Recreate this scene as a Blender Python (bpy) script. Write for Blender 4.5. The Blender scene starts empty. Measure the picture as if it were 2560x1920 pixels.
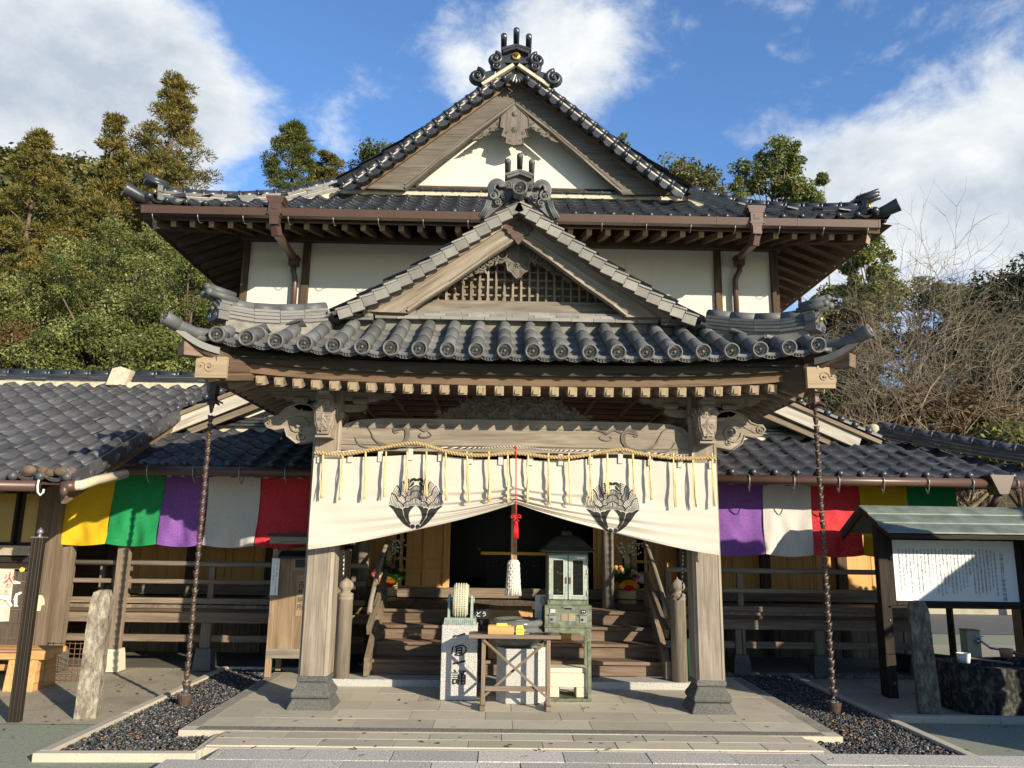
import bpy, math, random
import numpy as np
from mathutils import Vector as V, Matrix
S = bpy.context.scene
COL = S.collection
rad = math.radians
pi = math.pi
# ------------------------------------------------------------------ camera, sky, sun, exposure
EYE = (-0.16, 0.0, 1.62)
YAW, PITCH, ROLL, FPX = rad(0.9), rad(11.3), rad(0.8), 1923.0
FW = V((math.sin(YAW)*math.cos(PITCH), math.cos(YAW)*math.cos(PITCH), math.sin(PITCH)))
RT = V((math.cos(YAW), -math.sin(YAW), 0.0))
UP = RT.cross(FW)
RT, UP = RT*math.cos(ROLL)+UP*math.sin(ROLL), UP*math.cos(ROLL)-RT*math.sin(ROLL)
cam = bpy.data.cameras.new('camera'); camo = bpy.data.objects.new('camera', cam); COL.objects.link(camo)
cam.sensor_width = 36.0; cam.lens = 36.0*FPX/2560.0; cam.clip_end = 2000; cam.clip_start = 0.05
camo.matrix_world = Matrix(((RT.x, UP.x, -FW.x, EYE[0]), (RT.y, UP.y, -FW.y, EYE[1]), (RT.z, UP.z, -FW.z, EYE[2]), (0, 0, 0, 1)))
S.camera = camo
SUN_AZ, SUN_EL = rad(40), rad(17.8)      # the sun stands behind the viewer's right shoulder
SUNV = V((math.sin(SUN_AZ)*math.cos(SUN_EL), -math.cos(SUN_AZ)*math.cos(SUN_EL), math.sin(SUN_EL)))
sl = bpy.data.lights.new('sun', 'SUN'); sl.energy = 5.0; sl.angle = rad(0.5); sl.color = (1.0, 0.87, 0.67)
so = bpy.data.objects.new('sun', sl); COL.objects.link(so)
so.rotation_euler = SUNV.to_track_quat('Z', 'Y').to_euler()
S.view_settings.view_transform = 'Standard'; S.view_settings.look = 'None'
S.view_settings.exposure = 0.58; S.view_settings.gamma = 1.0
S.cycles.max_bounces = 6; S.cycles.transparent_max_bounces = 8; S.cycles.sample_clamp_indirect = 6.0
try: S.cycles.use_denoising = True
except Exception: pass

def ray(x, y):                            # viewing ray through a pixel position taken from the 2560 px image
    return FW + RT*((x-1280)/FPX) - UP*((y-960)/FPX)
E0 = V(EYE)
def PY(x, y, Y): d = ray(x, y); return E0 + d*(Y/d.y)
def PZ(x, y, Z): d = ray(x, y); return E0 + d*((Z-EYE[2])/d.z)
def PX(x, y, X): d = ray(x, y); return E0 + d*((X-EYE[0])/d.x)

# ---- world: Nishita sky with cloud banks laid out in sky directions
W = bpy.data.worlds.new('World'); S.world = W; W.use_nodes = True
def sky():
    nt = W.node_tree; nt.nodes.clear(); L = nt.links.new
    def nd(t, **k):
        n = nt.nodes.new(t)
        for a, b in k.items(): setattr(n, a, b)
        return n
    def mth(op, a, b=None, c=None, clamp=False):
        n = nd('ShaderNodeMath', operation=op); n.use_clamp = clamp
        for i, q in enumerate((a, b, c)):
            if q is None: continue
            if isinstance(q, (int, float)): n.inputs[i].default_value = q
            else: L(q, n.inputs[i])
        return n.outputs[0]
    out = nd('ShaderNodeOutputWorld'); bg = nd('ShaderNodeBackground'); L(bg.outputs[0], out.inputs[0])
    sk = nd('ShaderNodeTexSky', sky_type='NISHITA'); sk.sun_disc = False
    sk.sun_elevation = SUN_EL; sk.sun_rotation = math.atan2(SUNV.x, SUNV.y)
    sk.air_density = 1.0; sk.dust_density = 0.6; sk.ozone_density = 2.5
    tc = nd('ShaderNodeTexCoord'); d = tc.outputs['Generated']
    sep = nd('ShaderNodeSeparateXYZ'); L(d, sep.inputs[0])
    zz = mth('MAXIMUM', mth('ADD', sep.outputs[2], 0.12), 0.05)
    px = mth('DIVIDE', sep.outputs[0], zz); py = mth('DIVIDE', sep.outputs[1], zz)
    cmb = nd('ShaderNodeCombineXYZ'); L(px, cmb.inputs[0]); L(py, cmb.inputs[1])
    def noise(sc, det, rough, off, dist=0.0, stretch=(1, 1, 1), src=None):
        mp = nd('ShaderNodeMapping'); mp.inputs['Location'].default_value = off; mp.inputs['Scale'].default_value = stretch
        L(src if src is not None else cmb.outputs[0], mp.inputs[0])
        n = nd('ShaderNodeTexNoise'); n.inputs['Scale'].default_value = sc; n.inputs['Detail'].default_value = det
        n.inputs['Roughness'].default_value = rough; n.inputs['Distortion'].default_value = dist
        L(mp.outputs[0], n.inputs['Vector']); return n.outputs[0]
    n1 = noise(3.4, 8, 0.58, (3.1, 1.7, 0), 0.35, (1, 1, 1.5), d)
    n2 = noise(13.0, 8, 0.64, (0.3, 7.7, 0), 0.25, (1, 1, 1.4), d)
    # cloud banks: (image px, image py, angular radius in px, weight)
    banks = [(60, 60, 300, .40), (-100, 330, 330, .48), (300, 190, 220, .40), (490, 230, 130, .28), (60, 400, 150, .2), (760, 270, 110, .22), (680, 60, 140, -.25),
             (1130, 170, 130, .26), (1470, 130, 190, .36), (1320, 200, 120, .22), (2280, 20, 330, .13), (1900, 20, 230, .10), (2480, 190, 200, .08),
             (2370, 450, 175, .44), (2060, 430, 130, .34), (1850, 330, 80, .20), (2600, 540, 220, .55), (2150, 560, 150, .5), (2450, 390, 50, -.35), (620, 360, 90, .24), (500, 370, 70, .26), (860, 360, 90, .22),
             (1730, 270, 170, -.24), (2150, 240, 150, -.10), (1000, 60, 140, -.14), (740, 160, 100, -.16), (960, 300, 120, -.08)]
    acc = None
    for x, y, r, w in banks:
        c = ray(x, y).normalized(); ang = r/FPX
        vm = nd('ShaderNodeVectorMath', operation='DOT_PRODUCT'); L(d, vm.inputs[0]); vm.inputs[1].default_value = c
        # gaussian-like falloff round the direction
        t = mth('MULTIPLY', mth('SUBTRACT', 1.0, vm.outputs['Value']), -2.0/(ang*ang))
        e = mth('MULTIPLY', mth('POWER', 2.718, t), w)
        acc = e if acc is None else mth('ADD', acc, e)
    dens = mth('ADD', acc, mth('ADD', mth('MULTIPLY', mth('SUBTRACT', n1, 0.5), 1.35), mth('MULTIPLY', mth('SUBTRACT', n2, 0.5), 0.75)))
    # the banks stand in the northern half of the sky; the rest of the dome is clear
    fm = nd('ShaderNodeVectorMath', operation='DOT_PRODUCT'); L(d, fm.inputs[0]); fm.inputs[1].default_value = ray(1280, 500).normalized()
    dens = mth('SUBTRACT', dens, mth('MULTIPLY', mth('SUBTRACT', 0.80, fm.outputs['Value'], None, True), 1.6))
    mr = nd('ShaderNodeMapRange', interpolation_type='SMOOTHSTEP'); L(dens, mr.inputs[0])
    mr.inputs[1].default_value = 0.10; mr.inputs[2].default_value = 0.56
    mask = mr.outputs[0]
    # cloud tone: thick middles go grey, thin rims stay white
    n3 = noise(5.0, 6, 0.6, (9.3, 4.4, 0), 0.4, (1, 1, 1.6), d)
    tone = nd('ShaderNodeMapRange'); L(mth('ADD', mth('MULTIPLY', dens, 0.5), mth('ADD', mth('MULTIPLY', n3, 1.3), -0.12)), tone.inputs[0])
    tone.inputs[1].default_value = 0.55; tone.inputs[2].default_value = 1.2
    cr = nd('ShaderNodeMix', data_type='RGBA'); L(tone.outputs[0], cr.inputs[0])
    cr.inputs[6].default_value = (0.74, 0.75, 0.73, 1); cr.inputs[7].default_value = (0.36, 0.41, 0.48, 1)
    sc = nd('ShaderNodeVectorMath', operation='MULTIPLY'); L(sk.outputs[0], sc.inputs[0]); sc.inputs[1].default_value = (0.104, 0.133, 0.166)
    # the southern sky behind the viewer is a deeper, dimmer blue
    dm = nd('ShaderNodeMapRange', interpolation_type='SMOOTHSTEP'); L(fm.outputs['Value'], dm.inputs[0])
    dm.inputs[1].default_value = -0.1; dm.inputs[2].default_value = 0.75; dm.inputs[3].default_value = 0.62; dm.inputs[4].default_value = 1.0
    s2 = nd('ShaderNodeVectorMath', operation='SCALE'); L(sc.outputs[0], s2.inputs[0]); L(dm.outputs[0], s2.inputs['Scale']); sc = s2
    mx = nd('ShaderNodeMix', data_type='RGBA'); L(mask, mx.inputs[0]); L(sc.outputs[0], mx.inputs[6]); L(cr.outputs[2], mx.inputs[7])
    L(mx.outputs[2], bg.inputs[0]); bg.inputs[1].default_value = 1.0
sky()

# ------------------------------------------------------------------ mesh builder
random.seed(7); RNG = np.random.default_rng(7)
ORG = {}
class MB:
    """Collects shapes; build() links them as ONE mesh object. Keeps a grain vector per vertex and a random tone per face."""
    def __init__(s): s.v = []; s.f = []; s.g = []; s.r = []; s.m = []; s.s = []
    def add(s, vs, fs, g=None, rnd=None, smooth=False, m=0):
        b = len(s.v); rnd = random.random() if rnd is None else rnd
        vs = [V(q) for q in vs]
        s.v += vs
        if g is None:
            lo = [min(q[k] for q in vs) for k in range(3)]; hi = [max(q[k] for q in vs) for k in range(3)]
            ax = max(range(3), key=lambda k: hi[k]-lo[k]); od = [ax]+[k for k in range(3) if k != ax]
            o = [random.random()*20 for k in range(3)]
            g = [(q[od[0]]+o[0], q[od[1]]+o[1], q[od[2]]+o[2]) for q in vs]
        s.g += g
        for q in fs: s.f.append(tuple(i+b for i in q)); s.r.append(rnd); s.m.append(m); s.s.append(smooth)
        return s
    def bx(s, x0, x1, y0, y1, z0, z1, m=0, rnd=None):
        vs = [(x0, y0, z0), (x1, y0, z0), (x1, y1, z0), (x0, y1, z0), (x0, y0, z1), (x1, y0, z1), (x1, y1, z1), (x0, y1, z1)]
        return s.add(vs, [(0, 3, 2, 1), (4, 5, 6, 7), (0, 1, 5, 4), (1, 2, 6, 5), (2, 3, 7, 6), (3, 0, 4, 7)], m=m, rnd=rnd)
    def beam(s, p0, p1, w, h, up=(0, 0, 1), w1=None, h1=None, m=0, rnd=None):
        p0 = V(p0); p1 = V(p1); a = p1-p0; L = a.length; a = a/L; up = V(up)
        x = a.cross(up)
        if x.length < 1e-4: x = a.cross(V((0, 1, 0)))
        x.normalize(); z = x.cross(a); w1 = w if w1 is None else w1; h1 = h if h1 is None else h1
        vs = []; g = []; o = [random.random()*20 for k in range(3)]
        for p, ww, hh, t in ((p0, w, h, 0), (p1, w1, h1, L)):
            for i, j in ((-1, -1), (1, -1), (1, 1), (-1, 1)):
                vs.append(p+x*(i*ww/2)+z*(j*hh/2)); g.append((t+o[0], i*ww/2+o[1], j*hh/2+o[2]))
        return s.add(vs, [(0, 1, 2, 3), (7, 6, 5, 4), (0, 4, 5, 1), (1, 5, 6, 2), (2, 6, 7, 3), (3, 7, 4, 0)], g=g, m=m, rnd=rnd)
    def tube(s, pts, r, n=8, m=0, smooth=True, rnd=None, flat=None, caps=True):
        pts = [V(p) for p in pts]; k = len(pts); R = r if isinstance(r, (list, tuple)) else [r]*k
        vs = []; g = []; o = [random.random()*20 for q in range(3)]; t = 0; px = None
        for i, p in enumerate(pts):
            a = (pts[min(i+1, k-1)]-pts[max(i-1, 0)])
            if a.length < 1e-9: a = V((0, 0, 1))
            a.normalize()
            x = (px - a*px.dot(a)) if px is not None else a.cross(V((0, 0, 1)) if abs(a.z) < .9 else V((1, 0, 0)))
            if x.length < 1e-6: x = a.orthogonal()
            x.normalize(); y = a.cross(x); px = x
            if i: t += (p-pts[i-1]).length
            for q in range(n):
                c, d = math.cos(2*pi*q/n), math.sin(2*pi*q/n)
                vs.append(p+x*(c*R[i])+y*(d*R[i])); g.append((t+o[0], c*R[i]+o[1], d*R[i]+o[2]))
        if flat is not None:                      # squash along a direction (for carved ribbons)
            fd = V(flat[0]); base = [pts[i//n] for i in range(len(vs))]
            vs = [v_-fd*((v_-b_).dot(fd)*(1-flat[1])) for v_, b_ in zip(vs, base)]
        fs = [(i*n+q, i*n+(q+1) % n, (i+1)*n+(q+1) % n, (i+1)*n+q) for i in range(k-1) for q in range(n)]
        s.add(vs, fs, g=g, m=m, smooth=smooth, rnd=rnd)
        if caps:
            b = len(s.v)-k*n; rr = s.r[-1]
            s.f.append(tuple(b+q for q in range(n))[::-1]); s.f.append(tuple(b+(k-1)*n+q for q in range(n)))
            s.r += [rr, rr]; s.m += [m, m]; s.s += [False, False]
        return s
    def lathe(s, prof, c, n=20, axis=(0, 0, 1), m=0, smooth=True, rnd=None, a0=0.0, sq=None):
        ax = V(axis).normalized(); x = ax.orthogonal().normalized() if abs(ax.z) < .99 else V((1, 0, 0)); y = ax.cross(x); c = V(c)
        vs = []; g = []; o = [random.random()*20 for q in range(3)]
        for r_, h in prof:
            for q in range(n):
                a = 2*pi*q/n+a0; cc, dd = math.cos(a)*r_, math.sin(a)*r_
                vs.append(c+x*cc+y*dd+ax*h); g.append((h+o[0], cc+o[1], dd+o[2]))
        k = len(prof)
        fs = [(i*n+q, i*n+(q+1) % n, (i+1)*n+(q+1) % n, (i+1)*n+q) for i in range(k-1) for q in range(n)]
        s.add(vs, fs, g=g, m=m, smooth=smooth, rnd=rnd)
        b = len(s.v)-k*n; rr = s.r[-1]
        if prof[0][0] > 1e-4: s.f.append(tuple(b+q for q in range(n))[::-1]); s.r.append(rr); s.m.append(m); s.s.append(False)
        if prof[-1][0] > 1e-4: s.f.append(tuple(b+(k-1)*n+q for q in range(n))); s.r.append(rr); s.m.append(m); s.s.append(False)
        return s
    def ball(s, c, r, n=10, m=0, sc=(1, 1, 1), rnd=None):
        pr = [(r*math.sin(pi*i/(n//2+1)), -r*math.cos(pi*i/(n//2+1))) for i in range(n//2+2)]
        pr[0] = (1e-5, -r); pr[-1] = (1e-5, r); b = len(s.v); s.lathe(pr, (0, 0, 0), n, m=m, rnd=rnd); c = V(c)
        for i in range(b, len(s.v)): q = s.v[i]; s.v[i] = V((q.x*sc[0], q.y*sc[1], q.z*sc[2]))+c
        return s
    def prism(s, poly, o, ex, ey, en, th, m=0, rnd=None, grain=0):
        o = V(o); ex = V(ex); ey = V(ey); en = V(en); k = len(poly); gg = [random.random()*20 for q in range(3)]
        vs = [o+ex*a+ey*b for a, b in poly]+[o+ex*a+ey*b+en*th for a, b in poly]
        g = [((a if grain == 0 else b)+gg[0], (b if grain == 0 else a)+gg[1], t+gg[2]) for t in (0, th) for a, b in poly]
        ar = sum(poly[i][0]*poly[(i+1) % k][1]-poly[(i+1) % k][0]*poly[i][1] for i in range(k))
        flip = (ar > 0) == (ex.cross(ey).dot(en)*th > 0)
        f0 = tuple(range(k)); f1 = tuple(range(k, 2*k))
        fs = [f0[::-1] if flip else f0, f1 if flip else f1[::-1]]
        for i in range(k):
            j = (i+1) % k; q = (i, j, k+j, k+i); fs.append(q if flip else q[::-1])
        return s.add(vs, fs, g=g, m=m, rnd=rnd)
    def poly(s, pts, m=0, rnd=None): return s.add(pts, [tuple(range(len(pts)))], m=m, rnd=rnd)
    def grid(s, fn, nu, nv, m=0, smooth=True, rnd=None, g=True):
        vs = []; gg = []
        for j in range(nv+1):
            for i in range(nu+1):
                vs.append(V(fn(i/nu, j/nv))); gg.append((vs[-1].x, vs[-1].z, vs[-1].y))
        fs = [(j*(nu+1)+i, j*(nu+1)+i+1, (j+1)*(nu+1)+i+1, (j+1)*(nu+1)+i) for j in range(nv) for i in range(nu)]
        return s.add(vs, fs, g=gg, m=m, smooth=smooth, rnd=rnd)
    def build(s, name, mats, parent=None, bev=0.0, loc=None):
        if not isinstance(mats, (list, tuple)): mats = [mats]
        me = bpy.data.meshes.new(name)
        if parent is not None: o = ORG[parent.name]
        elif loc is not None: o = V(loc)
        else: o = V((0, 0, 0))
        me.from_pydata([tuple(q-o) for q in s.v], [], s.f)
        a = me.attributes.new('gc', 'FLOAT_VECTOR', 'POINT'); a.data.foreach_set('vector', [c for q in s.g for c in q])
        a = me.attributes.new('rnd', 'FLOAT', 'FACE'); a.data.foreach_set('value', s.r)
        for q in mats: me.materials.append(q)
        me.polygons.foreach_set('material_index', s.m); me.polygons.foreach_set('use_smooth', s.s); me.update()
        ob = bpy.data.objects.new(name, me); COL.objects.link(ob)
        if parent is not None: ob.parent = parent
        else: ob.location = o
        ORG[ob.name] = o
        if bev:
            md = ob.modifiers.new('bevel', 'BEVEL'); md.width = bev; md.segments = 1; md.limit_method = 'ANGLE'; md.angle_limit = rad(50)
        return ob
def npmesh(name, verts, faces, mats, rnd, parent=None, loc=None, smooth=False):
    """numpy version for foliage, pebbles, twigs: verts (n,3), faces (m,k)"""
    o = ORG[parent.name] if parent is not None else V(loc or (0, 0, 0))
    me = bpy.data.meshes.new(name); n = len(verts); m, k = faces.shape
    me.vertices.add(n); me.vertices.foreach_set('co', (verts-np.array(o)).astype(np.float32).ravel())
    me.loops.add(m*k); me.loops.foreach_set('vertex_index', faces.astype(np.int32).ravel())
    me.polygons.add(m); me.polygons.foreach_set('loop_start', np.arange(0, m*k, k, dtype=np.int32)); me.polygons.foreach_set('loop_total', np.full(m, k, np.int32))
    if smooth: me.polygons.foreach_set('use_smooth', np.ones(m, bool))
    me.update(calc_edges=True)
    a = me.attributes.new('rnd', 'FLOAT', 'FACE'); a.data.foreach_set('value', np.asarray(rnd, np.float32))
    for q in (mats if isinstance(mats, list) else [mats]): me.materials.append(q)
    ob = bpy.data.objects.new(name, me); COL.objects.link(ob)
    if parent is not None: ob.parent = parent
    else: ob.location = o
    ORG[ob.name] = o
    return ob
def thing(name, label, cat, loc=(0, 0, 0), group=None):
    o = bpy.data.objects.new(name, None); o.empty_display_size = 0.1; COL.objects.link(o); o.location = loc; ORG[o.name] = V(loc)
    return tag(o, label, cat, group)
def tag(o, label, cat, group=None):
    o['label'] = label; o['category'] = cat
    if group: o['group'] = group
    return o
def struct(o): o['kind'] = 'structure'; return o
def stuff(o, label=None, cat=None):
    o['kind'] = 'stuff'
    if label: tag(o, label, cat)
    return o
# glyphs from the built-in font, used for writing
GL = {}
def glyph(ch):
    if ch not in GL:
        cu = bpy.data.curves.new('glyph', 'FONT'); cu.body = ch; cu.resolution_u = 2
        ob = bpy.data.objects.new('glyph', cu); COL.objects.link(ob)
        me = bpy.data.meshes.new_from_object(ob)
        GL[ch] = ([(q.co.x, q.co.y) for q in me.vertices], [tuple(p.vertices) for p in me.polygons])
        bpy.data.objects.remove(ob); bpy.data.curves.remove(cu); bpy.data.meshes.remove(me)
    return GL[ch]
def write(mb, text, o, ex, ey, size, step, m=0, bold=1.0):
    """each character drawn centred on o + i*step"""
    o = V(o); ex = V(ex); ey = V(ey); step = V(step)
    for i, ch in enumerate(text):
        if ch in ' \u3000': continue
        vs, fs = glyph(ch)
        if not vs: continue
        cx = (min(a for a, b in vs)+max(a for a, b in vs))/2; cy = (min(b for a, b in vs)+max(b for a, b in vs))/2
        if ch in '。、っゃゅょ一': cy = 0.36
        p = o+step*i
        mb.add([p+ex*((a-cx)*size*bold)+ey*((b-cy)*size) for a, b in vs], fs, m=m)
    return mb
# ------------------------------------------------------------------ materials
class NT:
    def __init__(s, name):
        s.mat = bpy.data.materials.new(name); s.mat.use_nodes = True; s.nt = s.mat.node_tree; s.b = s.nt.nodes['Principled BSDF']; s.out = s.nt.nodes['Material Output']
    def nd(s, t, **k):
        n = s.nt.nodes.new(t)
        for a, b in k.items(): setattr(n, a, b)
        return n
    def L(s, a, b): s.nt.links.new(a, b)
    def m(s, op, a, b=None, clamp=False):
        n = s.nd('ShaderNodeMath', operation=op); n.use_clamp = clamp
        for i, q in enumerate((a, b)):
            if q is None: continue
            if isinstance(q, (int, float)): n.inputs[i].default_value = q
            else: s.L(q, n.inputs[i])
        return n.outputs[0]
    def attr(s, nm): return s.nd('ShaderNodeAttribute', attribute_name=nm)
    def noise(s, vec, sc, det=3, rough=.55, stretch=None, dist=0.0):
        n = s.nd('ShaderNodeTexNoise'); n.inputs['Scale'].default_value = sc; n.inputs['Detail'].default_value = det; n.inputs['Roughness'].default_value = rough; n.inputs['Distortion'].default_value = dist
        if stretch:
            mp = s.nd('ShaderNodeMapping'); mp.inputs['Scale'].default_value = stretch; s.L(vec, mp.inputs[0]); vec = mp.outputs[0]
        s.L(vec, n.inputs['Vector']); return n.outputs[0]
    def ramp(s, fac, stops):
        r = s.nd('ShaderNodeValToRGB'); e = r.color_ramp.elements
        e[0].position, e[0].color = stops[0][0], (*stops[0][1], 1); e[1].position, e[1].color = stops[-1][0], (*stops[-1][1], 1)
        for p, c in stops[1:-1]: q = e.new(p); q.color = (*c, 1)
        s.L(fac, r.inputs[0]); return r.outputs[0]
    def mix(s, f, a, b, bt='MIX'):
        n = s.nd('ShaderNodeMix', data_type='RGBA', blend_type=bt)
        for i, q in ((0, f), (6, a), (7, b)):
            if isinstance(q, (int, float)): n.inputs[i].default_value = q
            elif isinstance(q, tuple): n.inputs[i].default_value = (*q, 1)
            else: s.L(q, n.inputs[i])
        return n.outputs[2]
    def bright(s, col, f):
        n = s.nd('ShaderNodeVectorMath', operation='SCALE'); s.L(col, n.inputs[0]); s.L(f, n.inputs['Scale']); return n.outputs[0]
    def bump(s, h, st=.3, d=.01):
        n = s.nd('ShaderNodeBump'); n.inputs['Strength'].default_value = st; n.inputs['Distance'].default_value = d
        s.L(h, n.inputs['Height']); s.L(n.outputs[0], s.b.inputs['Normal'])
    def pos(s): return s.nd('ShaderNodeNewGeometry').outputs['Position']
    def fin(s, col, rough=.7, spec=.35, metal=0.0):
        if isinstance(col, tuple): s.b.inputs['Base Color'].default_value = (*col, 1)
        else: s.L(col, s.b.inputs['Base Color'])
        if isinstance(rough, (int, float)): s.b.inputs['Roughness'].default_value = rough
        else: s.L(rough, s.b.inputs['Roughness'])
        s.b.inputs['Specular IOR Level'].default_value = spec; s.b.inputs['Metallic'].default_value = metal
        return s.mat
def wood(name, dark, mid, light, fine=1.0, rough=.8, wear=.35, tone=.3):
    t = NT(name); g = t.attr('gc').outputs['Vector']
    n1 = t.noise(g, 1.0*fine, 6, .62, (1.3, 17, 17), .9); n2 = t.noise(g, 1.0*fine, 3, .6, (3.5, 120, 120))
    n3 = t.noise(t.pos(), 1.7, 4, .6)
    h = t.m('ADD', t.m('MULTIPLY', n1, .68), t.m('MULTIPLY', n2, .32))
    c = t.ramp(h, [(.3, dark), (.5, mid), (.68, light)])
    cr = t.noise(g, 1.0*fine, 2, .5, (.8, 46, 46), .4)
    c = t.mix(t.m('MULTIPLY', t.m('SUBTRACT', cr, .63), 7.0, True), c, tuple(x*.35 for x in dark))
    c = t.mix(t.m('MULTIPLY', t.m('SUBTRACT', n3, .42), wear*3, True), c, tuple(x*.62 for x in mid))
    c = t.bright(c, t.m('ADD', t.m('MULTIPLY', t.attr('rnd').outputs['Fac'], tone), 1-tone/2))
    t.bump(h, .35, .004)
    return t.fin(c, rough, .25)
def stone(name, c0, c1, grain=170, rough=.85, stain=(.2, .19, .17), stn=.5, bump=.25, soft=.0):
    t = NT(name); p = t.pos(); n = t.noise(p, grain, 2, .7); big = t.noise(p, 1.8, 5, .65)
    c = t.ramp(n, [(.35, c0), (.62, c1)])
    c = t.mix(t.m('MULTIPLY', t.m('SUBTRACT', big, .48), stn*4, True), c, stain)
    c = t.bright(c, t.m('ADD', t.m('MULTIPLY', t.attr('rnd').outputs['Fac'], .30), .85))
    t.bump(n, bump, .004); return t.fin(c, rough, .3)
def tilem(name, c, c2, rough=.4, blotch=.5, spec=.5, tone=.5):
    t = NT(name); p = t.pos(); n = t.noise(p, 9, 4, .6); n2 = t.noise(p, 70, 2, .6)
    col = t.mix(t.m('MULTIPLY', t.m('SUBTRACT', n, .45), blotch*4, True), c, c2)
    col = t.bright(col, t.m('ADD', t.m('MULTIPLY', t.attr('rnd').outputs['Fac'], tone), 1-tone/2))
    r = t.m('ADD', t.m('MULTIPLY', n, .25), rough-.1)
    t.bump(n2, .06, .004); return t.fin(col, r, spec)
def plain(name, c, rough=.6, metal=0., spec=.4, var=.25, sc=8, c2=None, bump=.05):
    t = NT(name); n = t.noise(t.pos(), sc, 4, .6)
    if c2: col = t.ramp(n, [(.35, c), (.68, c2)])
    else: col = t.mix(t.m('MULTIPLY', n, 1.0), tuple(x*(1-var) for x in c), tuple(min(1, x*(1+var)) for x in c))
    col = t.bright(col, t.m('ADD', t.m('MULTIPLY', t.attr('rnd').outputs['Fac'], .14), .93))
    t.bump(n, bump, .004); return t.fin(col, rough, spec, metal)
def cloth(name, c, pattern=0.0, c2=None, trans=.25):
    t = NT(name); p = t.pos(); w = t.noise(p, 320, 1, .5)
    col = t.mix(t.m('MULTIPLY', w, .5), c, tuple(x*.86 for x in c))
    if pattern:                                   # damask of flower heads and tendrils woven in
        vo = t.nd('ShaderNodeTexVoronoi'); vo.inputs['Scale'].default_value = 4.6
        mp = t.nd('ShaderNodeMapping'); mp.inputs['Scale'].default_value = (1, .01, 1); t.L(p, mp.inputs[0]); t.L(mp.outputs[0], vo.inputs['Vector'])
        vo.inputs['Randomness'].default_value = .55
        a = t.m('SINE', t.m('MULTIPLY', vo.outputs['Distance'], 55.0))
        b = t.noise(mp.outputs[0], 22, 3, .6, None, 2.5)
        f = t.m('MULTIPLY', t.m('ADD', t.m('MULTIPLY', a, .45), t.m('MULTIPLY', t.m('SINE', t.m('MULTIPLY', b, 26.0)), .8)), pattern*2.0)
        col = t.mix(t.m('ADD', f, .3, True), col, c2)
    t.bump(w, .08, .002); t.fin(col, .8, .2)
    tr = t.nd('ShaderNodeBsdfTranslucent'); t.L(col, tr.inputs[0]); mx = t.nd('ShaderNodeMixShader'); mx.inputs[0].default_value = trans
    t.L(t.b.outputs[0], mx.inputs[1]); t.L(tr.outputs[0], mx.inputs[2]); t.L(mx.outputs[0], t.out.inputs[0]); return t.mat
def leafm(name, stops, trans=.3, rough=.55):
    t = NT(name); c = t.ramp(t.attr('rnd').outputs['Fac'], stops); t.fin(c, rough, .3)
    tr = t.nd('ShaderNodeBsdfTranslucent'); t.L(c, tr.inputs[0]); mx = t.nd('ShaderNodeMixShader'); mx.inputs[0].default_value = trans
    t.L(t.b.outputs[0], mx.inputs[1]); t.L(tr.outputs[0], mx.inputs[2]); t.L(mx.outputs[0], t.out.inputs[0]); return t.mat

M = {}
M['grey_wood'] = wood('weathered grey timber', (.075, .064, .052), (.22, .19, .152), (.35, .305, .25), wear=.5)
M['pale_wood'] = wood('bleached pillar timber', (.095, .08, .062), (.265, .225, .178), (.40, .35, .285), .8, wear=.55, tone=.16)
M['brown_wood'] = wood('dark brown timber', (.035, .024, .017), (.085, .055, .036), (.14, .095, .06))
M['mid_wood'] = wood('brown railing timber', (.085, .066, .049), (.20, .155, .112), (.29, .235, .175))
M['stair_wood'] = wood('worn stair timber', (.075, .05, .034), (.175, .124, .088), (.265, .195, .14), tone=.2)
M['dark_wood'] = wood('blackened timber', (.012, .010, .009), (.028, .022, .017), (.055, .042, .032))
M['hinoki'] = wood('orange cypress panelling', (.50, .26, .085), (.63, .35, .12), (.71, .42, .17), .6, rough=.6, wear=.1, tone=.14)
M['box_wood'] = wood('figured chestnut timber', (.11, .075, .045), (.30, .21, .13), (.43, .32, .21), .7)
M['fresh_wood'] = wood('new orange pine', (.38, .2, .07), (.52, .30, .12), (.62, .40, .18), .7, wear=.1)
M['rafter_end'] = wood('pale rafter ends', (.26, .195, .125), (.355, .275, .18), (.41, .325, .22), wear=.1)
M['carve'] = wood('grey carved timber', (.07, .062, .053), (.16, .142, .12), (.24, .215, .185), wear=.5)
M['white_trim'] = wood('flaking white bargeboard', (.26, .235, .19), (.46, .43, .365), (.58, .545, .48), wear=.5)
def plasterm():
    t = NT('cream plaster'); p = t.pos(); a = t.noise(p, 1.6, 4, .6); b = t.noise(p, 1.0, 4, .65, (9, 9, .55)); c = t.noise(p, 40, 3, .6)
    col = t.mix(a, (.62, .59, .505), (.69, .66, .57)); col = t.mix(t.m('MULTIPLY', t.m('SUBTRACT', b, .56), 2.2, True), col, (.50, .47, .39))
    t.bump(c, .06, .004); return t.fin(col, .9, .2)
M['plaster'] = plasterm()
M['mortar'] = plain('cream lime mortar', (.62, .57, .44), .9, c2=(.42, .38, .28), sc=14, bump=.3)
M['tile_silver'] = tilem('silvered grey roof tile', (.095, .10, .103), (.175, .168, .148), .5, .5, .45, .6)
M['tile_pale'] = tilem('pale flat ridge tile', (.23, .222, .20), (.12, .12, .115), .6, .4, .4, .5)
M['tile_dark'] = tilem('glazed black roof tile', (.030, .034, .042), (.055, .058, .062), .32, .35, .6, .5)
M['tile_wing'] = tilem('glazed slate roof tile', (.042, .045, .055), (.085, .085, .09), .34, .35, .6, .55)
M['gutter'] = plain('brown gutter enamel', (.085, .048, .036), .4, .0, .5, .15, 5)
M['copper'] = plain('aged copper', (.075, .046, .036), .5, .3, .5, c2=(.13, .082, .064), sc=30)
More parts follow.
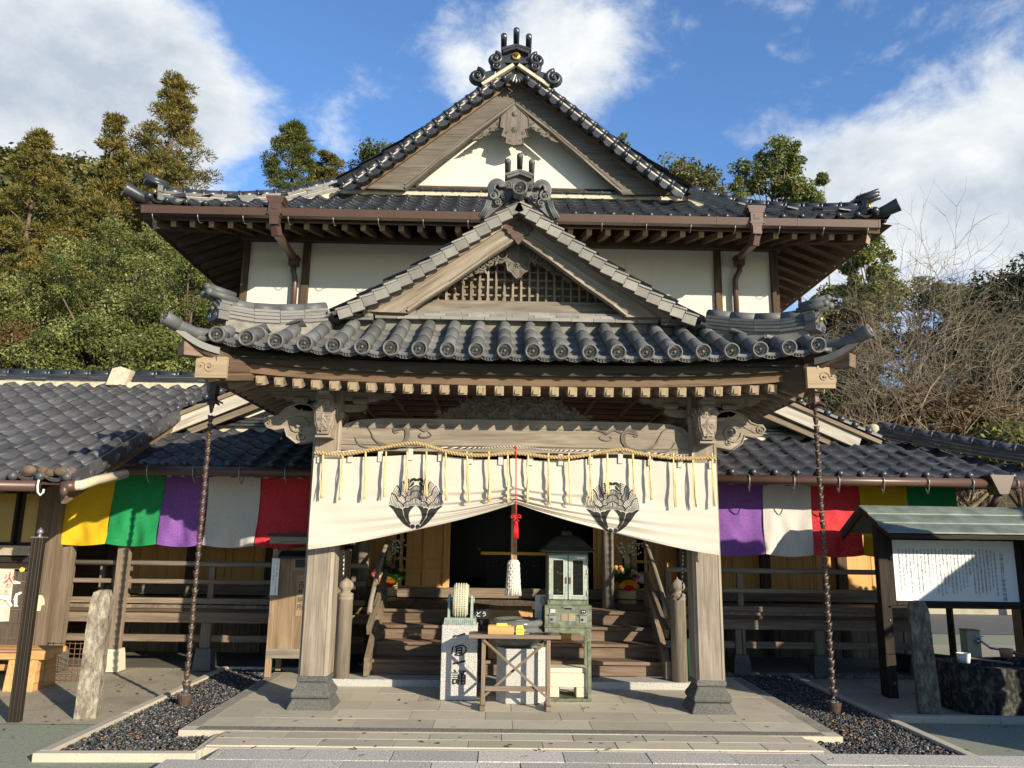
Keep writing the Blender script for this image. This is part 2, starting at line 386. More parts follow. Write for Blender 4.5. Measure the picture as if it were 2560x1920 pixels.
M['hook'] = plain('galvanised hook steel', (.30, .30, .29), .45, .7)
M['granite'] = stone('speckled granite', (.16, .16, .155), (.56, .55, .52), 130, stn=.12)
M['granite_dark'] = stone('dark granite', (.03, .033, .032), (.16, .162, .15), 140, stn=.3)
M['granite_smooth'] = stone('smooth paving granite', (.375, .338, .262), (.555, .51, .41), 260, stn=.4, stain=(.29, .27, .22), bump=.1)
M['granite_rough'] = stone('bush hammered granite', (.27, .26, .235), (.70, .67, .61), 75, stn=.1, bump=.7)
M['cream_block'] = stone('cream stone block', (.52, .47, .35), (.68, .62, .48), 120, stn=.15, stain=(.5, .4, .25))
M['bronze_green'] = plain('verdigris bronze paint', (.085, .10, .068), .5, .25, .5, c2=(.20, .225, .145), sc=16, bump=.1)
M['teal_metal'] = plain('pale teal bronze', (.22, .29, .26), .5, .2, .5, c2=(.36, .42, .37), sc=22)
M['wheel'] = plain('weathered jade wheel', (.36, .38, .28), .7, c2=(.52, .50, .36), sc=40, bump=.3)
M['black'] = plain('black enamel', (.012, .012, .013), .45)
M['ink'] = plain('black ink', (.01, .01, .01), .8)
M['brown_ink'] = plain('brown ink', (.05, .025, .015), .8)
M['red_ink'] = plain('red ink', (.62, .03, .04), .8)
M['paper'] = plain('white paper', (.78, .78, .75), .8, var=.04)
M['curtain'] = cloth('white cotton curtain', (.615, .575, .50), trans=.12)
M['crest_black'] = plain('black dyed crest', (.015, .016, .014), .85)
def flagc(n, c, c2): return cloth(n, c, .5, c2, .12)
M['f_yellow'] = flagc('yellow brocade', (.72, .48, .02), (.62, .40, .02))
M['f_green'] = flagc('green brocade', (.02, .30, .10), (.015, .22, .08))
M['f_purple'] = flagc('purple brocade', (.19, .075, .33), (.25, .11, .38))
M['f_white'] = flagc('white brocade', (.66, .64, .60), (.56, .54, .50))
M['f_red'] = flagc('red brocade', (.58, .03, .045), (.66, .07, .08))
M['straw'] = plain('golden straw rope', (.34, .235, .095), .8, c2=(.50, .375, .19), sc=120, bump=.3)
M['tassel_straw'] = plain('pale raffia', (.58, .42, .19), .8, c2=(.70, .55, .30), sc=90)
M['navy'] = plain('navy cord', (.018, .026, .06), .8)
M['white_cord'] = plain('white cord', (.72, .68, .6), .85, c2=(.56, .51, .42), sc=160, bump=.6)
M['red_cord'] = plain('red silk cord', (.60, .012, .02), .55)
M['gold'] = plain('gilt', (.75, .45, .08), .35, .8)
M['glass'] = None
def glassm():
    t = NT('dark glass'); t.fin((.02, .022, .02), .06, .5); t.b.inputs['Alpha'].default_value = .28; return t.mat
M['glass'] = glassm()
M['shop_glass'] = plain('amber window pane', (.42, .27, .07), .15, .0, .5, .35, 2)
M['darkness'] = plain('near black unlit hollow', (.010, .009, .008), .3)  # near black colour stands for the shade of unlit room and slot
M['sign_white'] = plain('white sign panel', (.76, .79, .80), .35, .0, .5, .02)
M['green_copper'] = plain('green copper sheet', (.135, .175, .155), .55, .15, .4, c2=(.26, .30, .26), sc=5, bump=.05)
M['pine'] = leafm('pine needles', [(.0, (.015, .05, .012)), (1., (.06, .14, .03))])
M['bamboo'] = plain('cut bamboo', (.22, .30, .10), .4, c2=(.34, .40, .16), sc=6)
M['mat_straw'] = plain('straw matting', (.52, .40, .20), .85, c2=(.40, .30, .14), sc=60)
M['flower'] = leafm('flowers', [(.0, (.75, .70, .66)), (.35, (.8, .72, .7)), (.4, (.72, .22, .3)), (.7, (.68, .06, .1)), (.75, (.8, .55, .1)), (1., (.85, .7, .3))])
M['post_stone'] = None
def poststone(name, a, b, c):
    t = NT(name); p = t.pos(); n = t.noise(p, 24, 5, .65, (1, 1, .45)); n2 = t.noise(p, 140, 2, .6); n3 = t.noise(p, 4, 4, .6, (1, 1, .5))
    h = t.m('ADD', t.m('MULTIPLY', n, .75), t.m('MULTIPLY', n2, .25))
    col = t.ramp(h, [(.36, a), (.5, b), (.62, c)]); col = t.mix(t.m('MULTIPLY', t.m('SUBTRACT', n3, .5), 2.5, True), col, tuple(x*.5 for x in b))
    t.bump(h, .8, .02); return t.fin(col, .9, .2)
M['post_stone'] = poststone('lichened stone', (.10, .085, .065), (.255, .225, .175), (.42, .385, .30))
M['post_dark'] = poststone('dark post stone', (.05, .048, .04), (.14, .135, .115), (.26, .255, .22))  # same stone pattern in darker tones
M['basin_stone'] = poststone('black mossed stone', (.012, .012, .012), (.035, .035, .032), (.15, .145, .13))
M['pebble'] = leafm('dark river pebbles', [(.0, (.022, .024, .027)), (.55, (.075, .079, .084)), (.86, (.17, .172, .175)), (.9, (.32, .31, .29)), (.93, (.20, .09, .035)), (1., (.32, .18, .075))], 0.0, .5)
M['concrete'] = stone('worn concrete', (.28, .25, .19), (.43, .388, .30), 90, stn=.5, stain=(.12, .105, .085), bump=.12)
M['earth'] = stone('earth floor', (.11, .10, .08), (.21, .19, .155), 60, stn=.5, stain=(.08, .07, .055), bump=.4)
def groundm():
    t = NT('green grey gravel court'); p = t.pos(); n = t.noise(p, 130, 3, .75); n2 = t.noise(p, 1.3, 5, .6); n3 = t.noise(p, 28, 3, .6)
    c = t.ramp(n, [(.32, (.15, .17, .125)), (.5, (.28, .305, .235)), (.68, (.42, .435, .34))])
    c = t.mix(t.m('MULTIPLY', t.m('SUBTRACT', n2, .5), 2.2, True), c, (.33, .32, .27))
    c = t.mix(t.m('MULTIPLY', t.m('SUBTRACT', n3, .53), 3.5, True), c, (.12, .14, .105))
    t.bump(t.m('ADD', n, n3), .5, .006); return t.fin(c, .95, .15)
M['ground'] = groundm()
M['hill'] = plain('leaf litter slope', (.035, .032, .016), .95, c2=(.085, .07, .035), sc=1.5)
M['bark'] = plain('cedar bark', (.09, .06, .04), .95, c2=(.17, .125, .09), sc=6, bump=.4)
M['twig'] = plain('bare grey twigs', (.15, .12, .09), .9, c2=(.37, .305, .215), sc=1.3)
M['cedar_leaf'] = leafm('cedar foliage', [(.0, (.045, .05, .014)), (.4, (.135, .128, .032)), (.75, (.215, .17, .042)), (1., (.29, .21, .052))], .25)
M['cedar_green'] = leafm('green cedar foliage', [(.0, (.04, .055, .014)), (.5, (.11, .13, .03)), (1., (.21, .21, .05))], .3)
M['broad_leaf'] = leafm('camellia foliage', [(.0, (.045, .062, .016)), (.5, (.145, .17, .045)), (.85, (.235, .25, .08)), (1., (.35, .34, .15))], .22, .4)
M['dark_leaf'] = leafm('dark evergreen foliage', [(.0, (.012, .022, .008)), (.6, (.035, .055, .016)), (1., (.07, .085, .022))], .25)
M['bamboo_leaf'] = leafm('bamboo foliage', [(.0, (.08, .11, .02)), (1., (.26, .27, .08))], .35)
M['hill_leaf'] = leafm('hill forest foliage', [(.0, (.04, .055, .02)), (.5, (.11, .125, .04)), (.8, (.19, .165, .05)), (1., (.27, .22, .09))], .25)
M['rust_leaf'] = leafm('russet shrub foliage', [(.0, (.06, .038, .014)), (1., (.19, .115, .04))], .2)
M['asphalt'] = stone('asphalt road', (.08, .085, .09), (.17, .175, .18), 120, stn=.3, stain=(.06, .06, .065))
M['granite_bowl'] = stone('polished dark granite', (.085, .09, .088), (.20, .205, .195), 160, .2, stn=.1, bump=.02)
M['yellow_paper'] = plain('yellow card', (.80, .62, .08), .7, var=.05)
M['bronze_dark'] = plain('dark patinated roof', (.035, .042, .034), .5, .2, .5, c2=(.07, .078, .058), sc=12)
M['pipe_green'] = plain('dark green pipe', (.02, .075, .055), .35)
M['tile_office'] = tilem('glazed brown slate roof tile', (.060, .063, .07), (.10, .097, .097), .42, .4, .5, .5)
M['cream_pipe'] = plain('cream vinyl pipe', (.60, .52, .38), .45)
M['dark_brown_post'] = wood('brown corner post', (.07, .05, .036), (.15, .112, .08), (.20, .15, .11), wear=.2)
M['board_wall'] = wood('brown wall boards', (.05, .038, .028), (.11, .085, .062), (.15, .115, .085), wear=.2, tone=.2)
M['paper_grey'] = plain('aged pale board', (.40, .36, .30), .7, var=.08)
M['orange_ink'] = plain('orange lettering', (.52, .26, .07), .8)
M['cream_paper'] = plain('cream torn paper', (.74, .66, .42), .8, var=.05)
M['dark_metal'] = plain('bronze anodised metal', (.05, .040, .030), .4, .5)
M['poster'] = plain('printed poster', (.72, .66, .55), .6, c2=(.55, .42, .28), sc=9, bump=0)
M['rust'] = plain('rusty wire', (.16, .08, .04), .8)
M['sign_ink'] = plain('grey printed ink', (.07, .07, .08), .7)
M['terracotta'] = plain('terracotta plastic', (.48, .22, .14), .5)
M['grey_mortar'] = plain('grey roof mortar', (.24, .228, .195), .9, c2=(.15, .145, .13), sc=12, bump=.3)
M['batten'] = wood('brown eave batten', (.06, .038, .025), (.15, .098, .06), (.21, .145, .09))
M['eave_dark'] = wood('shade toned eave board', (.028, .023, .018), (.058, .047, .036), (.09, .075, .058))  # board colour darkened to stand for shade under the tile overhang
M['chrome'] = plain('chrome', (.6, .6, .6), .15, 1.0)
# ------------------------------------------------------------------ roof helpers
def surf_n(P, x, v, e=1e-3):
    a = P(x+e, v)-P(x-e, v); b = P(x, v+e)-P(x, v-e); n = a.cross(b)
    if n.length < 1e-12: return V((0, 0, 1))
    n.normalize(); return n if n.z > 0 else -n
SPROF = [(0, .25), (.12, -.45), (.3, -.95), (.48, -.85), (.62, -.2), (.72, .55), (.83, 1.0), (.93, .8), (1.0, .25)]
def pantile(mb, P, x0, x1, w, rows, lim=None, amp=.028, lift=.026, v0=0., v1=1., flip=False, ballr=.042, lo=None):
    n = max(1, round((x1-x0)/w)); w = (x1-x0)/n
    for j in range(rows):
        va = v0+(v1-v0)*j/rows; vb = v0+(v1-v0)*(j+1.12)/rows; vb = min(vb, v1)
        for i in range(n):
            xa = x0+w*i; xc = xa+w/2; vm = va
            hi_ = lim(vm) if lim else 1e9; lo_ = lo(vm) if lo else (-hi_ if lim else -1e9)
            if xc > hi_+w*.4 or xc < lo_-w*.4: continue
            top = []; bot = []; lip = []
            dx = random.uniform(-.010, .010)*w/.26; dl = random.uniform(-.005, .005)
            for u, h in SPROF:
                uu = 1-u if flip else u
                x = xa+uu*w+dx; x = min(max(x, lo_), hi_)
                nn = surf_n(P, x, va); pa = P(x, va)
                nb = surf_n(P, x, vb); pb = P(x, vb)
                bot.append(pa+nn*(h*amp+lift+dl)); lip.append(pa+nn*(h*amp-.004)); top.append(pb+nb*(h*amp))
            k = len(SPROF); vs = bot+top+lip
            fs = [(a, a+1, k+a+1, k+a) for a in range(k-1)]+[(2*k+a, 2*k+a+1, a+1, a) for a in range(k-1)]
            if flip: fs = [q[::-1] for q in fs]
            r = random.random(); mb.add(vs, fs[:k-1], rnd=r, smooth=True); b = len(mb.v)-len(vs)
            for q in fs[k-1:]: mb.f.append(tuple(a+b for a in q)); mb.r.append(r*.6); mb.m.append(0); mb.s.append(False)
            if j == 0 and ballr:
                x = xa+(.17 if flip else .83)*w
                if lo_ <= x <= hi_: mb.ball(P(x, va)+surf_n(P, x, va)*(amp*.7), ballr, 10)
def ridge(mb, pts, w, h, layers=3, cap=.07, seg=.27, m_cap=0, m_lay=0, m_mort=None, collars=True):
    """stacked ridge: courses of flat tiles under a half-round cap with raised collars"""
    pts = [V(p) for p in pts]; L = [0]
    for a, b in zip(pts, pts[1:]): L.append(L[-1]+(b-a).length)
    def at(s):
        s = min(max(s, 0), L[-1])
        for i in range(len(pts)-1):
            if s <= L[i+1]+1e-9: return pts[i].lerp(pts[i+1], (s-L[i])/max(1e-9, L[i+1]-L[i]))
        return pts[-1]
    n = max(2, round(L[-1]/seg))
    for i in range(n):
        a, b = at(L[-1]*i/n), at(L[-1]*(i+1)/n)
        for k in range(layers):
            z = (k+.5)*h/layers; ww = w*(1-.10*k); d = random.uniform(-.004, .004)
            off = V((0, 0, z+d)); mb.beam(a+off, a.lerp(b, .985)+off, ww, h/layers*.68, m=m_lay)
            mb.beam(a+V((0, 0, z-h/layers*.4)), b+V((0, 0, z-h/layers*.4)), ww*.86, h/layers*.3, m=m_mort if m_mort is not None else m_lay)
        mb.tube([a+V((0, 0, h+cap*.15)), b+V((0, 0, h+cap*.15))], cap, 12, m=m_cap)
        if collars: mb.tube([a.lerp(b, .86)+V((0, 0, h+cap*.15)), b+V((0, 0, h+cap*.15))], cap*1.17, 12, m=m_cap)
def spiral(mb, c, r, ex, ey, en, turns=1.6, a0=0., t0=.35, hand=1, m=0, rr=None, depth=.5):
    c = V(c); ex = V(ex); ey = V(ey); n = int(turns*14); pts = []; rs = []
    for i in range(n+1):
        f = i/n; a = a0+hand*f*turns*2*pi; q = r*(1-f*.86)
        pts.append(c+ex*(math.cos(a)*q)+ey*(math.sin(a)*q)+V(en)*(f*r*.25)); rs.append((rr or r*t0*.5)*(1-f*.55))
    mb.tube(pts, rs, 6, m=m)
    mb.ball(c+V(en)*(r*.25), r*.22, 8, m=m)
def medallion(mb, c, r, ax, petals=16, m=0, back=.12):
    """round eave tile face with rim and chrysanthemum petals"""
    c = V(c); ax = V(ax).normalized(); ex = ax.cross(V((0, 0, 1))).normalized(); ey = ex.cross(ax)
    mb.lathe([(r, -back), (r, 0), (r*.95, .014), (r*.80, .014), (r*.76, -.008), (1e-4, -.008)], c, 28, ax, m=m, rnd=.6)
    for k in range(petals):
        a = 2*pi*k/petals; d = ex*math.cos(a)+ey*math.sin(a); q = ex*-math.sin(a)+ey*math.cos(a)
        mb.add([c+d*(r*.2)+ax*.003, c+d*(r*.5)-q*(r*.075)+ax*.003, c+d*(r*.7)+ax*.003, c+d*(r*.5)+q*(r*.075)+ax*.003, c+d*(r*.46)+ax*.016],
               [(0, 1, 4), (1, 2, 4), (2, 3, 4), (3, 0, 4)], m=m, rnd=.3)
    mb.ball(c, r*.2, 8, m=m)
def leaf(mb, c, d, q, n, L, w, m=0, curl=.25):
    """carved leaf: ridged lens shape along d"""
    c = V(c); d = V(d).normalized(); q = V(q).normalized(); n = V(n); pts = []
    k = 5
    for i in range(k+1):
        f = i/k; ww = w*math.sin(pi*min(1, f*.9+.08))**.8; o = c+d*(L*f)+q*(curl*L*f*f)
        pts.append((o-q*ww+n*.0, o+n*(w*.55), o+q*ww))
    vs = [p for t in pts for p in t]
    mb.add(vs, [(3*i, 3*i+1, 3*i+4, 3*i+3) for i in range(k)]+[(3*i+1, 3*i+2, 3*i+5, 3*i+4) for i in range(k)], m=m)
def rosette(mb, c, r, ex, ey, en, m=0, n=9):
    for ring, (rr, k) in enumerate(((r, n), (r*.62, n-2))):
        for i in range(k):
            a = 2*pi*i/k+ring*.3; d = V(ex)*math.cos(a)+V(ey)*math.sin(a); q = V(ex)*-math.sin(a)+V(ey)*math.cos(a)
            leaf(mb, V(c)+V(en)*(.012*ring), d, q, en, rr, rr*.3, m, .1)
    mb.ball(V(c)+V(en)*.02, r*.22, 8, m=m)
X_, Y_, Z_ = V((1, 0, 0)), V((0, 1, 0)), V((0, 0, 1)); F_ = V((0, -1, 0))
def mir(pts): return [(-a, b) for a, b in pts]
def sheetpts(px, Y): return [(p.x, p.z) for p in (PY(x, y, Y) for x, y in px)]

# ================================================================== TEMPLE HALL
WY = 11.2                                  # front wall plane
hall = thing('temple_hall', 'large two storey temple hall with white plaster upper wall and black tiled roof', 'temple', (0, WY, 0))
WX = 4.05
EY = 9.98                                  # gutter line
EZ = PY(1280, 533, EY-.12).z                  # gutter rim height
# -- upper wall: plaster between posts
zt, zb = 6.02, 4.2
mb = MB(); mb.bx(-WX+.02, WX-.02, WY+.03, WY+.13, zb-1.2, zt+.1); mb.build('plaster_wall', M['plaster'], hall)
mb = MB(); mb.bx(-WX+.02, -WX+.12, WY+.13, 20, zb-1.2, zt+.1); mb.bx(WX-.12, WX-.02, WY+.13, 20, zb-1.2, zt+.1); mb.build('side_wall', M['plaster'], hall)
for a, b in ((608, 624), (758, 776), (1784, 1801), (1924, 1942)):
    y = 640; x0 = PY(a, y, WY).x; x1 = PY(b, y, WY).x
    MB().bx(x0, x1, WY-.03, WY+.12, zb-1.2, zt).build('wall_post', M['brown_wood'], hall, .008)
for s in (-1, 1):
    for y in (13.2, 15.4, 17.6): MB().bx(s*WX-.08, s*WX+.08, y-.08, y+.08, zb-1.2, zt).build('wall_post', M['brown_wood'], hall)
MB().bx(-WX-.1, WX+.1, WY-.07, WY+.1, zt, zt+.17).build('head_beam', M['brown_wood'], hall, .008)
MB().bx(-WX-.1, WX+.1, WY-.09, WY+.02, zt+.172, zt+.35).build('wall_plate', M['brown_wood'], hall)
# -- eaves: boarding, rafters, hip rafters
ex_, ey_ = 5.16, EY+.12
ez0 = EZ-.07                               # underside level at the eave
def eave_under(y): return ez0+(y-ey_)*.30
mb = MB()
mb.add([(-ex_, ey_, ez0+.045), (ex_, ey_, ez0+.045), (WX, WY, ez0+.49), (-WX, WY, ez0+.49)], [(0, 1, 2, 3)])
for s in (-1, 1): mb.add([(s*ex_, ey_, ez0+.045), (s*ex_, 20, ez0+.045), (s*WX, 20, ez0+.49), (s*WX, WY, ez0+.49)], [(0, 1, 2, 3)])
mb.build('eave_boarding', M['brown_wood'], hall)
mb = MB(); mb.bx(-ex_+.03, ex_-.03, ey_-.035, ey_+.015, ez0-.03, ez0+.085); mb.build('eave_fascia', M['brown_wood'], hall)
n = 37
for i in range(n):
    x = -4.75+9.5*i/(n-1)
    if abs(x) < 4.0: y1 = WY
    else: y1 = ey_+.12+(5.08-abs(x))*1.4
    if y1-ey_ < .35: continue
    q = MB(); q.beam((x, ey_+.06, ez0-.055), (x, y1, ez0-.055+(y1-ey_-.06)*.29), .075, .085); q.m = [0]*6; q.m[0] = 1
    q.build('rafter', [M['brown_wood'], M['rafter_end']], hall)
for s in (-1, 1):
    for i in range(20):
        y = 10.3+i*.33; x1 = WX if y > WY else max(WX, 5.0-(y-ey_)*.7)
        if 5.0-x1 < .3: continue
        q = MB(); q.beam((s*5.02, y, ez0-.055), (s*x1, y, ez0-.055+(5.02-x1)*.40), .08, .09); q.m = [0]*6; q.m[0] = 1
        q.build('rafter', [M['brown_wood'], M['rafter_end']], hall)
    q = MB(); q.beam((s*5.0, ey_+.03, ez0-.06), (s*(WX-.05), WY-.02, ez0+.33), .13, .19); q.m = [0]*6; q.m[0] = 1
    q.build('hip_rafter', [M['brown_wood'], M['rafter_end']], hall)
# -- roof surfaces
RX = 5.26; RY = EY-.02; RZ = EZ+.035; RD = 11.07-RY; RH = PY(1200, 491, 11.05).z-RZ
def P_front(x, v): return V((x, RY+RD*v, RZ+RH*(.82*v+.18*v*v)+.12*(abs(x)/RX)**5*(1-v)))
lim_f = lambda v: RX-2.5*v
mb = MB(); pantile(mb, P_front, -RX, 0, .262, 7, lim_f); pantile(mb, P_front, 0, RX, .262, 7, lim_f, flip=True)
for s in (-1, 1):
    def P_side(y, v, s=s): return V((s*(RX-2.5*v), y, RZ+RH*(.82*v+.18*v*v)+.12*max(0, 1-(y-RY)/3)**3*(1-v)))
    pantile(mb, P_side, RY, 20, .27, 8, None, flip=(s < 0), lo=lambda v: RY+RD*v)
    def P_up(y, v, s=s): return V((s*(2.66*(1-v)), y, 6.84+1.90*(.92*v+.08*v*v)))
    pantile(mb, P_up, 10.72, 20, .27, 8, None, flip=(s < 0), ballr=0)
mb.build('tiled_roof', M['tile_dark'], hall)
mb = MB()
for s in (-1, 1):
    mb.add([P_front(s*RX, 0)-Z_*.09, P_front(0, 0)-Z_*.09, P_front(0, 1)-Z_*.14, P_front(s*2.6, 1)-Z_*.14], [(0, 1, 2, 3)])
    mb.add([(s*RX, RY, RZ-.05), (s*RX, 20, RZ-.05), (s*2.64, 20, RZ+RH-.07), (s*2.64, RY+RD, RZ+RH-.07)], [(0, 1, 2, 3)])
    mb.add([(s*2.70, 10.88, 6.80), (s*2.70, 20, 6.80), (0, 20, 8.66), (0, 10.88, 8.66)], [(0, 1, 2, 3)])
mb.build('roof_deck', M['brown_wood'], hall)
# course of flat tiles and mortar at the foot of the gable wall
mb = MB(); mb.bx(-2.75, 2.75, 11.0, 11.07, P_front(0, 1).z-.02, P_front(0, 1).z+.05, m=1)
for i in range(22):
    x = -2.75+.25*i; mb.bx(x+.004, x+.246, 10.96, 11.12, P_front(0, 1).z+.052, P_front(0, 1).z+.078); mb.tube([(x+.1, 10.95, P_front(0, 1).z+.065), (x+.1, 11.06, P_front(0, 1).z+.085)], .022, 8)
mb.build('gable_foot_tiles', [M['tile_dark'], M['mortar']], hall)
# -- gable: wall, bargeboards, pendant, verge tiles
gz = PY(1290, 477, WY).z
mb = MB(); mb.prism([(-2.6, gz-.1), (2.6, gz-.1), (0, 8.55)], (0, WY, 0), X_, Z_, Y_, .12); mb.build('gable_wall', M['plaster'], hall)
mb = MB(); mb.bx(-2.3, 2.3, WY-.05, WY-.003, gz, gz+.035); mb.build('gable_sill', M['brown_wood'], hall)
BY = 10.90
outer = sheetpts([(1287, 200), (1222, 246), (1100, 333), (1000, 405), (905, 470)], BY)
inner = sheetpts([(1287, 262), (1200, 326), (1110, 397), (1045, 450), (1012, 475)], BY)
outer[0] = (-.001, outer[0][1]); inner[0] = (-.001, inner[0][1])
for s in (-1, 1):
    po = [(a*-s, b) for a, b in outer]; pi_ = [(a*-s, b) for a, b in inner]
    mb = MB(); mb.prism(po+pi_[::-1], (0, BY, 0), X_, Z_, Y_, .07); 
    ob = mb.build('bargeboard', M['carve'], hall); b2 = MB()
    for i in range(len(pi_)-1):
        b2.beam((pi_[i][0], BY-.008, pi_[i][1]+.03), (pi_[i+1][0], BY-.008, pi_[i+1][1]+.03), .03, .035); b2.beam((pi_[i][0], BY-.005, pi_[i][1]+.085), (pi_[i+1][0], BY-.005, pi_[i+1][1]+.085), .02, .02)
        b2.beam((po[i][0], BY-.02, po[i][1]-.03), (po[i+1][0], BY-.02, po[i+1][1]-.03), .05, .05, m=1)
    for i in range(len(po)-1): b2.beam((po[i][0], BY-.055, po[i][1]+.045), (po[i+1][0], BY-.055, po[i+1][1]+.045), .24, .05, m=0)
    b2.build('board_moulding', [M['carve'], M['stair_wood']], hall)
# grain along the boards needs the slope direction: soffit between barge and wall
mb = MB()
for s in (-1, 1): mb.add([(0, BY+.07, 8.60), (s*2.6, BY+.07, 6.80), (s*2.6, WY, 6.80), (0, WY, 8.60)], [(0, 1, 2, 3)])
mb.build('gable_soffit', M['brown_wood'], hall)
def pendant(name, px, Y, th, parent, mat, boss):
    """carved pendant: half outline in image pixels, mirrored about the axis"""
    h = sheetpts(px, Y); cx = (h[0][0]+h[-1][0])/2; h = [(min(a-cx, -.001), b) for a, b in h]
    full = h+[(-a, b) for a, b in h[::-1]]
    mb = MB(); mb.prism(full, (0, Y, 0), X_, Z_, Y_, th, grain=1)
    rim = [V((a, Y-.006, b)) for a, b in h]; mb.tube(rim, .008, 6); mb.tube([V((-q.x, q.y, q.z)) for q in rim], .008, 6)
    for kind, x, y, r in boss:
        p = PY(x, y, Y); p = V((p.x-cx, Y, p.z))
        if kind == 's':
            spiral(mb, p, r, X_, Z_, F_, 1.4, .5, .5, 1); spiral(mb, V((-p.x, p.y, p.z)), r, X_, Z_, F_, 1.4, pi-.5, .5, -1)
        elif kind == 'r': rosette(mb, p, r, X_, Z_, F_)
        elif kind == 'b': mb.ball(p, r, 10, sc=(1, .5, 1))
    return mb.build(name, mat, parent)
pendant('gable_pendant', [(1289, 262), (1256, 292), (1252, 318), (1262, 322), (1255, 340), (1268, 345), (1266, 358), (1280, 362), (1289, 364)], BY-.06, .06, hall, M['carve'], [('b', 1289, 285, .05), ('r', 1287, 325, .06), ('s', 1268, 332, .03), ('s', 1276, 352, .022)])
for s in (-1, 1):
    w = [(1254, 292), (1178, 351), (1196, 347), (1202, 338), (1214, 340), (1222, 328), (1236, 326), (1240, 316), (1252, 316)]
    pts = [(a*-s, b) for a, b in sheetpts(w, BY-.03)]
    mb = MB(); mb.prism(pts, (0, BY-.03, 0), X_, Z_, Y_, .05)
    mb.tube([V((a, BY-.034, b)) for a, b in pts[1:]], .007, 6)
    for i, (a, b) in enumerate(pts[2:8]): spiral(mb, (a-.03*s*-1*-1, BY-.03, b+.045), .035, X_, Z_, F_, 1.2, 0, .4, s)
    mb.build('pendant_wing', M['carve'], hall)
# verge tiles over the bargeboards
vline = [PY(x, y, 10.64) for x, y in ((1262, 196), (1222, 222), (1105, 305), (1014, 372), (936, 426), (862, 470))]
for p in vline: p.x -= .012
for s in (-1, 1):
    pl = [V((p.x*-s if s > 0 else p.x, p.y, p.z)) for p in vline]
    L = [0]
    for a, b in zip(pl, pl[1:]): L.append(L[-1]+(b-a).length)
    def at(t):
        t = t*L[-1]
        for i in range(len(pl)-1):
            if t <= L[i+1]+1e-9: return pl[i].lerp(pl[i+1], (t-L[i])/(L[i+1]-L[i]))
        return pl[-1]
    mb = MB(); n = 14
    for i in range(n):
        a, b = at(i/n), at((i+1)/n); d = (b-a).normalized(); up = d.cross(Y_)*(-s if d.cross(Y_).z*1 < 0 else 1)
        if up.z < 0: up = -up
        w = (b-a).length
        pr = [(0, .02)]+[(w*k/6, -.05*math.sin(pi*k/6)-.03) for k in range(7)]+[(w, .02)]
        mb.prism(pr, a, d, up, Y_, .03)                       # hanging scallop
        mb.ball(a+V((0, -.01, 0))-up*.005, .05, 10)
        mb.tube([a+V((0, .01, .012)), a+V((0, .22, .03))], .045, 8)
        mb.beam(a+up*.035+V((0, .10, 0)), b+up*.035+V((0, .10, 0)), .16, .05, up=up, m=1)       # mortar
        mb.tube([a+up*.085+V((0, .06, 0)), a.lerp(b, .98)+up*.085+V((0, .06, 0))], .052, 10)     # half-round above
        mb.tube([a.lerp(b, .8)+up*.085+V((0, .06, 0)), b+up*.085+V((0, .06, 0))], .064, 10)
    mb.build('verge_tiles', [M['tile_dark'], M['mortar']], hall)
# hip ridges running out to the corners
for s in (-1, 1):
    pts = [V((s*2.70, 11.02, RZ+RH+.03)), V((s*3.35, 10.78, RZ+RH*.60)), V((s*4.0, 10.52, RZ+RH*.36)), V((s*4.6, 10.26, RZ+.16)), V((s*4.92, 10.13, RZ+.14))]
    mb = MB(); ridge(mb, [p-Z_*.03 for p in pts], .20, .185, 3, .066, .25, 0, 0, 1)
    for a, b in zip(pts, pts[1:]): mb.beam(a-Z_*.06, b-Z_*.06, .15, .10, m=1)
    mb.build('hip_ridge', [M['tile_dark'], M['mortar']], hall)
    c = V((s*4.96, 10.10, RZ+.13)); d = V((s*.8, -.6, 0)).normalized()
    mb = MB(); q = d.cross(Z_).normalized()
    mb.prism([(-.14, -.02), (.14, -.02), (.16, .08), (.10, .12), (.09, .22), (0, .27), (-.09, .22), (-.10, .12), (-.16, .08)], c-d*.02, q, Z_, d, .07)
    spiral(mb, c+q*.12+Z_*.05+d*.05, .06, q, Z_, d, 1.3); spiral(mb, c-q*.12+Z_*.05+d*.05, .06, q, Z_, d, 1.3, hand=-1)
    for k, z in ((-.06, .24), (.06, .24), (0, .31)): mb.tube([c-d*.10+q*k+Z_*(z-.02), c+d*.2+q*k+Z_*(z+.03)], .036, 10)
    mb.build('corner_ornament', M['tile_dark'], hall)
    mb = MB(); mb.lathe([(.045, -.005), (.045, .012), (1e-4, .02)], c+d*.06+Z_*.13, 14, d); mb.build('gilt_crest', M['gold'], hall)
    mb = MB(); t0 = V((s*4.98, 10.08, RZ+.09)); t1 = V((s*5.30, 9.84, RZ+.20)); mb.tube([t0, t0.lerp(t1, .6)+Z_*-.005, t1, t1+(t1-t0)*.02], [.07, .08, .095, .095], 12)
    mb.ball(P_front(s*5.02, 0)+V((0, -.02, .05)), .06, 10); mb.build('corner_tile', M['tile_dark'], hall)
